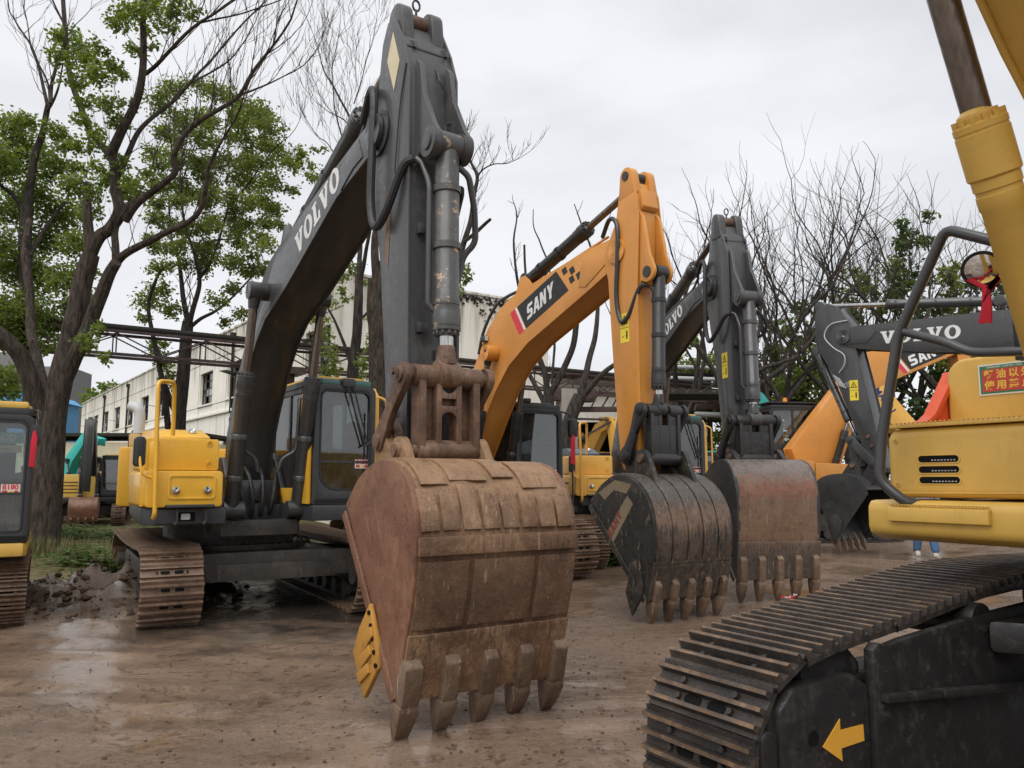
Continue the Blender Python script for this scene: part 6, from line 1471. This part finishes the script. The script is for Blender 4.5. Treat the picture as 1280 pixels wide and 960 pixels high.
tree('thin bare topped tree with low leafy sprays behind the tall grey arm', 23.,
     ([(441, 610), (440, 520), (441, 460), (446, 420), (448, 380), (449, 345)], .19, .12),
     [([(449, 348), (450, 300), (446, 260), (444, 215), (442, 160), (420, 115), (404, 85), (398, 60)], .09, .012, 1), ([(450, 350), (457, 320), (462, 290), (466, 250), (470, 200)], .08, .03, -1), ([(443, 130), (452, 100), (460, 70), (466, 50)], .025, .01), ([(444, 170), (430, 150), (412, 140), (395, 128)], .025, .01),
      ([(440, 460), (430, 430), (420, 405), (410, 385)], .07, .03), ([(441, 446), (428, 436), (412, 428)], .05, .02), ([(410, 480), (404, 455), (402, 430), (396, 400)], .07, .04), ([(449, 400), (458, 392), (468, 380)], .05, .03), ([(442, 230), (430, 215), (410, 180), (398, 172)], .03, .01), ([(440, 190), (425, 165), (415, 100), (418, 70), (424, 40)], .03, .01, -.6)],
     [(402, 420, 14), (412, 440, 14), (400, 400, 12), (412, 378, 10), (420, 462, 14), (408, 470, 12), (446, 468, 14), (456, 452, 12), (460, 430, 10), (450, 478, 12), (430, 350, 8), (440, 335, 10), (436, 372, 7), (425, 360, 7), (452, 330, 9), (390, 205, 9), (400, 188, 7), (395, 225, 8), (412, 240, 8), (452, 352, 8), (462, 400, 8)],
     LEAF2, BARKD, .12, 220, 34, 1.2, (0, 2, 3, 8, 9), TL, twig_len=1.0, twig_d=4)
tree('stout trunk with a pale scar standing right behind the tall grey arm', 21.5,
     ([(474, 640), (474, 560), (473, 480), (472, 420), (469, 380), (470, 350)], .30, .22),
     [([(470, 352), (468, 310), (474, 260), (480, 200)], .15, .08), ([(474, 352), (486, 310), (500, 260), (512, 220)], .13, .06)], [(478, 300, 10), (570, 345, 12), (578, 330, 10), (585, 350, 9), (568, 360, 10), (572, 315, 8), (470, 330, 8)], LEAF2, BARK, .12, 200, 35, 1., (), TL)
tree('bare forked snag with one cut branch rising right of the tall grey arm', 20.,
     ([(545, 640), (548, 560), (553, 480), (558, 420), (564, 370), (571, 335)], .19, .12),
     [([(571, 337), (579, 305), (588, 275), (593, 240), (596, 220), (590, 205), (584, 190), (582, 175)], .10, .02, .6), ([(580, 302), (596, 290), (607, 280), (614, 274)], .06, .045, -.4), ([(595, 222), (604, 212), (618, 205), (634, 204), (652, 196)], .03, .008, -.8), ([(588, 204), (596, 190), (606, 178)], .018, .006), ([(612, 208), (620, 196), (626, 184)], .015, .006), ([(584, 192), (578, 182), (576, 170)], .015, .006)],
     [], LEAF, BARKD, .1, 10, 36, 1, (0, 2), TL, twig_len=.45, twig_d=3)
tree('row end snag of three bare limbs behind the orange boom', 24.,
     ([(684, 640), (685, 560), (685, 520), (684, 495)], .26, .20),
     [([(684, 498), (682, 470), (672, 442), (668, 425), (662, 395), (652, 372), (645, 340), (642, 300), (646, 270)], .12, .025, .5), ([(686, 496), (700, 470), (712, 445), (718, 420), (721, 390), (722, 372), (722, 360)], .12, .09, -.6), ([(682, 505), (668, 480), (656, 455), (648, 438)], .10, .05, .4), ([(664, 400), (658, 362), (656, 330), (656, 306)], .05, .04), ([(690, 480), (694, 420), (688, 345), (676, 305), (668, 285), (667, 262)], .05, .015, 1)],
     [], LEAF, BARKD, .1, 10, 37, 1, (0,), TL, twig_len=.4, twig_d=2)
tree('dark leaning snag with two limbs just left of the orange arm', 22.,
     ([(700, 640), (704, 570), (708, 540), (716, 515), (725, 495)], .22, .18),
     [([(725, 497), (732, 470), (738, 445), (744, 420), (747, 398), (746, 375), (742, 345), (738, 310), (727, 280), (718, 255)], .12, .015, .8), ([(726, 500), (742, 480), (760, 462), (785, 445), (800, 430)], .10, .06, -.8), ([(744, 330), (752, 300), (760, 275), (770, 250)], .02, .008), ([(722, 268), (726, 258), (728, 250)], .012, .006)],
     [], LEAF, BARKD, .1, 10, 38, 1, (), TL)

# bare and leafy trees along the right background
BR = 'trees along the back of the yard'
def bare_tree(label, px, Y, top, seed, r=.2, leaf=None, lc=(), forks=4):
    p0 = at(px, 600, Y); H_ = at(px, top, Y).z; rnd = random.Random(seed)
    t = thing('tree', label, 'tree', (p0.x, Y, 0), 0, BR); mb = MB()
    hgt = H_ * .34; lean = Vector((rnd.uniform(-.15, .15), rnd.uniform(-.1, .1), 1)); top_p = lean * hgt
    mb.tube(smoothpath([Vector((0, 0, -.2)), lean * hgt * .4, top_p + Vector((rnd.uniform(-.2, .2), 0, 0))], 4), [r * 1.5 - r * .75 * i / 8 for i in range(9)], 10); tips = []
    tk = mb.build('trunk', BARKD, t); mb = MB()
    for k in range(forks):
        a = 6.28 * k / forks + rnd.random(); d = Vector((math.cos(a) * .75, math.sin(a) * .6, 1.0)).normalized()
        twigs(mb, rnd, top_p * rnd.uniform(.55, 1.), d, (H_ - hgt) * .34, r * .66, 6, .95, .06, 6, tips=tips)
    mb.build('branches', BARKD, t)
    if leaf:
        C, Rr = [], []
        for (x, y, q) in lc: d = rnd.uniform(-1.5, 1.5); p = at(x, y, Y + d); C.append((p.x - p0.x, p.y - Y, p.z)); Rr.append(q * .001 * Y)
        leaves_mesh('crown', C, Rr, 75, .20, leaf, t, seed)
    return t
bare_tree('wide bare tree whose twigs stand behind the second grey arm', 872, 33, 222, 1, .20)
bare_tree('bare tree rising just right of the second grey arm', 962, 31, 218, 2, .19)
bare_tree('slender bare tree left of the grey arm with the black bucket', 1010, 35, 215, 3, .20)
bare_tree('bare tree above the elbow of the side on grey machine', 1068, 32, 216, 4, .20)
bare_tree('bare tree left of the grey handrail', 1120, 36, 225, 5, .2)
bare_tree('tall bare tree behind the grey handrail', 1178, 33, 190, 6, .22)
bare_tree('bare tree behind the mustard ram', 1236, 35, 205, 7, .22)
def leafy(label, Y, px, clumps, mat, seed, r=.22, leaf=.24, dens=62, bk=None, extra=()):
    return tree(label, Y, ([(px, 640), (px + 2, 580), (px - 2, 520), (px + 3, 470)], r, r * .5),
                [([(px + 2, 500), (px + 14, 460), (px + 30, 420)], r * .4, .04, -.5), ([(px, 510), (px - 16, 470), (px - 32, 430)], r * .4, .04, .5), ([(px + 3, 472), (px + 4, 430), (px - 2, 390)], r * .4, .03)] + list(extra),
                clumps, mat, bk or BARKD, leaf, dens, seed, 1.6, (), BR)
def fill(rnd, x0, x1, y0, y1, n, r0, r1, edge=None):
    o = []
    for _ in range(n):
        x, y = rnd.uniform(x0, x1), rnd.uniform(y0, y1)
        if edge and y < edge(x): continue
        o.append((x, y, rnd.uniform(r0, r1)))
    return o
rr_ = random.Random(5)
leafy('bright green bushy tree right of the second grey arm', 34, 960, fill(rr_, 925, 1010, 440, 580, 34, 12, 20) + fill(rr_, 930, 1000, 400, 440, 6, 8, 13), LEAF, 51)
leafy('dark green tree behind the orange boom and black cab', 37, 1030, fill(rr_, 985, 1085, 420, 600, 36, 13, 22) + fill(rr_, 990, 1080, 330, 420, 12, 6, 11), LEAFD, 52)
leafy('loose olive tree above the side on grey boom', 36, 1085, fill(rr_, 1040, 1130, 325, 420, 20, 7, 13) + fill(rr_, 1050, 1130, 430, 600, 20, 12, 20), LEAF2, 53)
leafy('dark crowned tree just left of the grey handrail', 35, 1150, fill(rr_, 1125, 1165, 270, 330, 9, 8, 12) + fill(rr_, 1110, 1190, 330, 420, 18, 8, 14) + fill(rr_, 1110, 1200, 430, 600, 22, 13, 20), LEAFD, 54)
leafy('yellow green tree seen inside the grey handrail', 34, 1192, fill(rr_, 1175, 1215, 335, 420, 16, 8, 13) + fill(rr_, 1180, 1240, 430, 560, 18, 12, 18), LEAFY, 55)
leafy('dark green tree behind the round mirror', 36, 1245, fill(rr_, 1215, 1300, 330, 560, 40, 11, 18), LEAFD, 56)
leafy('shaded tree behind the pipe rack, between the orange arm and second grey arm', 39, 868, fill(rr_, 800, 925, 450, 600, 44, 12, 20) + fill(rr_, 838, 880, 425, 450, 6, 7, 11), LEAF2, 57)
tree('big limbed tree leaning across behind the second grey arm', 29., ([(1000, 640), (998, 570), (988, 530), (975, 500)], .22, .15),
     [([(990, 540), (970, 490), (955, 470), (945, 440), (950, 400), (935, 370), (930, 330)], .12, .03, .5), ([(925, 500), (950, 480), (985, 455), (1010, 430), (1030, 400), (1075, 350), (1090, 330)], .13, .04, 1), ([(930, 475), (955, 460), (980, 452), (1000, 440), (985, 400), (960, 350), (945, 310)], .10, .03, -1), ([(870, 430), (890, 460), (905, 490), (930, 510)], .11, .08, .5)],
     [], LEAF, BARKD, .1, 10, 58, 1, (0, 1, 2), BR, twig_len=.9, twig_d=3)
tree('rounded green trees far off behind the long factory wall', 92., ([(128, 600), (128, 560), (127, 520)], .4, .2), [], [(108, 500, 8), (116, 492, 8), (124, 487, 8), (133, 484, 8), (142, 483, 7), (149, 487, 6), (112, 506, 8), (122, 500, 10), (132, 496, 10), (142, 494, 8), (104, 508, 7)], LEAF, BARKD, .5, 9, 59, 2.5, (), None)
tree('pale green tree glimpsed left of the big forked trunk', 40., ([(8, 610), (8, 560), (10, 500)], .2, .1), [], [(5, 470, 14), (15, 480, 14), (25, 470, 8), (8, 490, 14), (22, 490, 10), (-5, 480, 14), (10, 500, 12)], LEAFY, BARKD, .22, 70, 60, 1.5, (), None)

# ------------------------------------------------------------------ factory with stained white walls
WALLM, t_, P_ = newmat('stained_white_render'); g = G(t_)
sA = g.noise(.5, 5, .6); sB = g.noise(1.1, 7, .7, stretch=(2.6, 2.6, .16)); sC = g.noise(3.2, 7, .8)
col = g.mix(g.val(sA, .3, .7), (.72, .68, .59), (.83, .80, .725))
sz = g.n('ShaderNodeSeparateXYZ'); g.l(g.o, sz.inputs[0])
col = g.mix(g.val(sB, .54, .74, 0, .6), col, (.24, .22, .185))
hi = g.val(sz.outputs[2], 6.8, 9.1, 0, 1); qq = g.n('ShaderNodeMath', operation='MULTIPLY'); g.l(hi, qq.inputs[0]); g.l(g.val(sB, .40, .62), qq.inputs[1])
col = g.mix(qq.outputs[0], col, (.17, .155, .12))
col = g.mix(g.val(sC, .66, .70, 0, .8), col, (.13, .12, .10))
t_.links.new(col, P_.inputs['Base Color']); P_.inputs['Roughness'].default_value = .9; g.bump(sC, .3, .02, P_)
MOULD = paint('black_mould', (.035, .033, .028), .9, .2, spec=.1)
WFR = paint('rusty_window_frame', (.06, .055, .05), .7, .5, (.14, .08, .05))
CX, CY = -6.2, 29.0; DX, DY = -.585, .811; GXd = (.811, .585)
fac = thing('factory_building', 'long white factory with stained walls and rows of broken windows', 'building', (CX, CY, 0), math.atan2(DY, DX))
# local x runs along the long wall away from the corner, y = outwards is +y? (left of x): the inside lies at -y
LW, HW, DG = 64., 9.2, 9.6
wins = [(1.2 + 5.25 * k) for k in range(12)]
def wallpiece(mb, x0, x1, z0, z1): mb.box(x0, x1, -.35, 0, z0, z1)
INS = -1
m = MB(); wallpiece(m, 0, LW, 0, 5.72); wallpiece(m, 0, LW, 7.5, HW); x = 0.
for wx in wins:
    wallpiece(m, x, wx, 5.721, 7.499); x = wx + 2.5
wallpiece(m, x, LW, 5.721, 7.499)
wl = m.build('wall', WALLM, fac)
m = MB(); m.box(-.001, .34, -DG, -.351, 0, HW - .02); gw = m.build('gable_wall', WALLM, fac)
m = MB(); m.box(.35, LW, -DG, -DG + .3, 0, HW - .1); m.box(LW - .3, LW - .001, -DG + .31, -.36, 0, HW - .1); m.build('back_wall', WALLM, fac)
m = MB(); m.box(.3, LW - .1, -DG + .3, -.2, HW - .35, HW - .2); m.box(.2, LW - .1, -DG + .2, -.3, 4.6, 4.8); m.build('roof', MOULD, fac)
m = MB(); m.box(-.05, LW, -.40, .06, HW, HW + .12); m.build('coping', WALLM, fac, .02); m = MB(); m.box(-.06, .38, -DG, -.41, HW - .018, HW + .10); m.build('coping', WALLM, fac, .02)
m = MB(); m.box(-.02, LW, .001, .12, 5.0, 5.14); m.build('ledge', WALLM, fac, .01)
m = MB()
for z in (3.1, 5.6, 8.0): m.box(0, LW, .001, .008, z, z + .025)
for k in range(13): m.box(3.9 + 5.25 * k - .012, 3.9 + 5.25 * k + .012, .001, .0075, 0, HW)
m.build('render_joint', MOULD, wl)
m = MB()
for z in (3.5, 6.4): m.box(-.009, -.0015, -DG, -.36, z, z + .03)
m.box(-.0085, -.0015, -5.0, -4.97, 0, HW - .1); m.build('render_joint', MOULD, gw)
for wx in wins:
    wf = MB(); wf.ring([(wx, 5.72), (wx + 2.5, 5.72), (wx + 2.5, 7.5), (wx, 7.5)], [(wx + .06, 5.78), (wx + 2.44, 5.78), (wx + 2.44, 7.44), (wx + .06, 7.44)], -.22, -.15, 'v')
    for k in (1, 2, 3): wf.box(wx + 2.5 * k / 4 - .02, wx + 2.5 * k / 4 + .02, -.21, -.16, 5.78, 7.44)
    for z in (6.2, 6.62, 7.03): wf.box(wx + .06, wx + 2.44, -.205, -.165, z - .015, z + .015)
    wo = wf.build('window', WFR, fac)
    rnd = random.Random(int(wx * 10))
    for i in range(4):
        for j in range(4):
            if rnd.random() < .42: continue
            x0, z0 = wx + .06 + i * .6, 5.79 + j * .41; pm = MB(); pm.box(x0 + .02, x0 + .56, -.19, -.185, z0, z0 + .38); pm.build('pane', GLSW if rnd.random() < .75 else PGREY, wo, smooth=False)
    sl = MB(); sl.box(wx - .1, wx + 2.6, .001, .10, 5.62, 5.70); sl.build('sill', WALLM, fac, .01)
    if rnd.random() < .6:
        z = 6.1 + rnd.random() * .7; op = MB(); op.bar((wx + rnd.random() * 1.2, -.1, z), (wx + .6 + rnd.random(), .75, z + .15), .6, .03); op.build('open_casement', WFR, wo)
for k, wx in enumerate((13.2, 29.2, 39.8, 50.2)): m = MB(); m.cyl((wx, .1, 4.9), (wx, .1, 8.9), .07, 8); m.cyl((wx, .1, 8.7), (wx, .1, 8.95), .16, 8); m.build('downpipe', MOULD, fac)
m = MB()
for k in range(7):
    x = 13.0 + random.uniform(-.4, .4); z = 3.0 + k * .55; pr_ = [(x + .35 * random.uniform(.5, 1.2) * math.cos(a * .785), z + .42 * random.uniform(.5, 1.2) * math.sin(a * .785)) for a in range(8)]
    m.prism(pr_, .002 + k * .0012, .012 + k * .0012, 'v')
m.build('mould_patch', paint('brown_mould', (.09, .07, .055), .9, .5, spec=.1), wl)
m = MB(); rnd = random.Random(4)
for k in range(240):
    y = -4.2 - rnd.random() ** .8 * 4.5; z = HW - .08 - abs(rnd.gauss(0, .16)) - (.55 + rnd.gauss(0, .1) if rnd.random() < .4 and y < -6 else 0); s = rnd.uniform(.02, .09)
    m.prism([(y + s * rnd.uniform(.5, 1.1) * math.cos(a * 1.047), z + s * rnd.uniform(.4, .9) * math.sin(a * 1.047)) for a in range(6)], -.002 - .0002 * k / 10 - .0001 * k, -.012 - .0003 * k, 'u')
m.build('black_mould', MOULD, gw)['kind'] = 'stuff'
# lower sheds in front of the wall
sh = thing('shed', 'low cream shed with a flat roof in front of the factory windows', 'building', (-19.2, 36.5, 0), 0)
CRW = paint('cream_wall', (.56, .50, .36), .9, .5, (.22, .19, .13), spec=.2)
m = MB(); m.box(-4.5, 5.2, 0, 4, 0, 3.3); m.build('wall', CRW, sh); m = MB(); m.box(-4.6, 5.3, -.25, 4.2, 3.56, 3.72); m.build('roof', MOULD, sh, .02)
m = MB(); m.box(2.2, 4.6, -.02, -.003, .3, 2.5); m.build('window', DARK, sh)
for k in range(12): m = MB(); m.box(2.2, 4.6, -.06, -.03, .35 + .18 * k, .45 + .18 * k); m.build('slat', PGREY, sh)
bl = thing('shed', 'bright blue sheet metal hut beside the big forked trunk', 'building', (-22.9, 39.0, 0), R(8))
BLU = paint('blue_sheet', (.05, .25, .50), .55, .35, (.12, .25, .36))
m = MB(); m.box(-3, .5, 0, 3, 0, 5.4); m.build('wall', BLU, bl); m = MB(); m.prism([(-3.1, 5.41), (.7, 5.41), (.2, 5.75), (-3.1, 5.9)], -.2, 3.1, 'v'); m.build('roof', BLU, bl)
m = MB(); m.bar((-1.2, -.02, 5.2), (-.5, -.02, 4.6), .03, .04); m.bar((-.9, -.03, 3.8), (.3, -.03, 3.7), .03, .1); m.build('brace', MOULD, bl)
# white stained side wall and dark opening far right of the gantry
sd = thing('shed', 'white walled shed with mould streaks and a dark open front behind the orange arm', 'building', (7.0, 42.0, 0), R(6))
m = MB(); m.box(-5, 3.5, 0, .3, 4.6, 6.9); m.box(-5, -4.7, .31, 6, 0, 6.8); m.box(3.2, 3.5, .31, 6, 0, 6.8); m.box(-4.69, 3.19, 5.7, 6, 0, 6.7); m.build('wall', WALLM, sd); m = MB(); m.box(-5.1, 3.6, -1.2, 6.1, 6.91, 7.05); m.build('roof', MOULD, sd)
m = MB(); m.box(-4.69, 3.19, 5.5, 5.69, 0, 6.6); m.build('shade_backing', DARK, sd)  # near-black sheet painting the shade inside the open front
# grey flats far away
fl = thing('apartment_building', 'grey apartment block far off behind the big forked trunk', 'building', (-82, 132, 0), R(10))
FLM = paint('flat_grey_wall', (.20, .195, .20), .9, .3, (.12, .12, .12), spec=.2); FLO = paint('flat_ochre_wall', (.42, .27, .13), .9, .3, spec=.2)
m = MB(); m.box(-6, 8, 0, 10, 0, 20.5); m.box(-4, 2, -1.5, -.01, 0, 22.5); m.build('wall', FLM, fl); m = MB(); m.box(2.2, 4.2, -.9, -.02, 0, 17.5); m.build('ochre_bay', FLO, fl)
for k in range(6):
    z = 2 + 3.2 * k
    for x in (5.2, -3, -.4):
        y = -.05 if x > 4 else -1.56; m = MB(); m.box(x, x + 1.9, y, y + .045, z, z + 1.7); m.build('window', GLSW, fl)
    m = MB(); m.box(4.6, 8.2, -1.0, -.02, z - .5, z - .3); m.box(4.6, 8.2, -1.0, -.9, z - .29, z + .5); m.build('balcony', FLM, fl)

# ------------------------------------------------------------------ lattice gantry
gt = thing('pipe_gantry', 'rusty lattice gantry bridge crossing behind the trees in front of the factory', 'gantry', (0, 30, 0), math.atan2(.56, .83))
GX0, GX1, ZB, ZT = -22.0, 16.0, 5.10, 5.75
for y in (-.35, .35):
    for z, nm in ((ZB, 'bottom_chord'), (ZT, 'top_chord')): m = MB(); m.bar((GX0, y, z), (GX1, y, z), .075, .08); m.build(nm, RBEAM, gt)
    k = 0; x = GX0
    while x < GX1 - 2.4:
        m = MB(); m.bar((x, y, ZB + .05), (x + 1.2, y, ZT - .05), .035, .035); m.build('diagonal', RBEAM, gt); m = MB(); m.bar((x + 1.2, y, ZT - .05), (x + 2.4, y, ZB + .05), .035, .035); m.build('diagonal', RBEAM, gt)
        m = MB(); m.bar((x + 1.2, y, ZB + .05), (x + 1.2, y, ZT - .05), .035, .035); m.build('upright', RBEAM, gt); x += 2.4
x = GX0
while x <= GX1: m = MB(); m.bar((x, -.3, ZB), (x, .3, ZB), .05, .05); m.build('cross_tie', RBEAM, gt); x += 2.4
for y, r, z in ((-.12, .10, ZT + .14), (.16, .07, ZT + .11)): m = MB(); m.cyl((GX0, y, z), (GX1, y, z), r, 10); m.build('pipe', MOULD, gt)
for x in (-20.5, -8.5): m = MB(); m.box(x - .1, x + .1, -.1, .1, 0, ZB - .045); m.box(x - .35, x + .35, -.45, .45, ZB - .18, ZB - .048); m.build('post', RBEAM, gt)
CONC = paint('stained_concrete', (.28, .25, .22), .9, .6, (.12, .10, .085), spec=.2)
cp = thing('gantry_column', 'stained concrete column carrying rusty beams under the gantry end', 'column', (2.05, 30.0, 0), R(20))
m = MB(); m.box(-.32, .32, -.3, .3, 0, 5.0); m.build('shaft', CONC, cp, .03); m = MB(); m.box(-.8, 1.1, -.25, .25, 4.55, 5.05); m.box(-.7, 1.0, -.26, -.255, 4.62, 4.98); m.build('corbel', RBEAM, cp, .02)
m = MB(); m.bar((-3.0, .2, 3.4), (0.0, .2, 4.25), .2, .25); m.bar((0, .2, 4.25), (4.5, .2, 4.4), .2, .2); m.bar((-2.0, .2, .2), (-2.0, .2, 3.6), .12, .12); m.bar((-1.2, .2, .2), (-1.2, .2, 3.8), .10, .10); m.build('rusty_girder', RBEAM, cp, .01)
m = MB(); m.bar((.3, 0, 3.0), (2.0, 0, 3.9), .08, .08); m.bar((.3, .1, 3.9), (2.2, .1, 3.9), .08, .08)
for k in range(14): m.bar((.4 + .42 * k, .35 + .1 * (k % 3), 4.3 + .1 * (k % 2)), (.9 + .42 * k, .5 + .1 * (k % 2), 5.0 + .15 * (k % 3)), .05, .05)
m.bar((.3, .5, 5.35), (6.5, .7, 5.2), .14, .14); m.bar((.3, .4, 4.9), (6.5, .5, 4.8), .1, .1); m.build('tangled_braces', RBEAM, cp)
# pipe rack behind the second grey machine
pk = thing('pipe_rack', 'rack of pale pipes on rusty beams behind the cab of the second grey machine', 'rack', (9.2, 37.0, 0), R(4))
for k, (z, y, r) in enumerate(((6.75, 0, .10), (6.45, .3, .08), (6.2, -.1, .10), (5.95, .2, .07), (4.55, 0, .13), (4.3, .3, .07))): m = MB(); m.cyl((-3.4, y, z + .12), (9.5, y, z - .14), r, 10); m.build('pipe', PGREY if k % 2 == 0 else MOULD, pk)
for z in (5.35, 5.05): m = MB(); m.bar((-3.4, .5, z), (9.5, .5, z - .1), .2, .26); m.build('beam', RBEAM, pk)
for x in (-3.2, .2, 3.6, 7.0, 9.2): m = MB(); m.box(x - .1, x + .1, .62, .82, 0, 7.0); m.box(x - .06, x + .06, -.3, .6, 6.0, 6.1); m.build('post', MOULD, pk)
# corrugated lean-to roof over the third cab
lr = thing('shelter', 'dark corrugated shelter roof just above the third cab', 'shelter', (5.6, 26.0, 0), R(3))
for k in range(9): m = MB(); m.prism(arc((-1.9 + .42 * k, 4.12), .22, 15, 165, 6), 0, 2.0, 'u'); q = m.build('roof_sheet', MOULD, lr); q.rotation_euler = (0, 0, R(-90)); q.location = (0, 0, 0)
for x in (-1.9, 1.6): m = MB(); m.box(x - .05, x + .05, -.9, -.8, 0, 4.1); m.build('post', MOULD, lr)
# red pump on the ground behind the first machine
pu = thing('water_pump', 'small red pump with curled hose on the ground behind the nearest machine', 'pump', (-8.4, 21.3, 0), .4)
m = MB(); m.cyl((-.5, 0, 2.35), (.5, 0, 2.35), .20, 14); m.cyl((.2, .1, 2.5), (.2, .1, 2.8), .10, 12); m.box(-.3, .3, -.25, .25, 2.0, 2.2); m.build('body', REDP, pu, .02)
m = MB(); m.tube([(.3 * math.cos(t * .5), .1 + .02 * t, 2.6 + .25 * math.sin(t * .5)) for t in range(18)], .035, 8); m.build('hose', REDP, pu)
m = MB(); m.box(-.5, .5, -.35, .35, 0, 2.0); m.build('stand', BLKM, pu, .02)
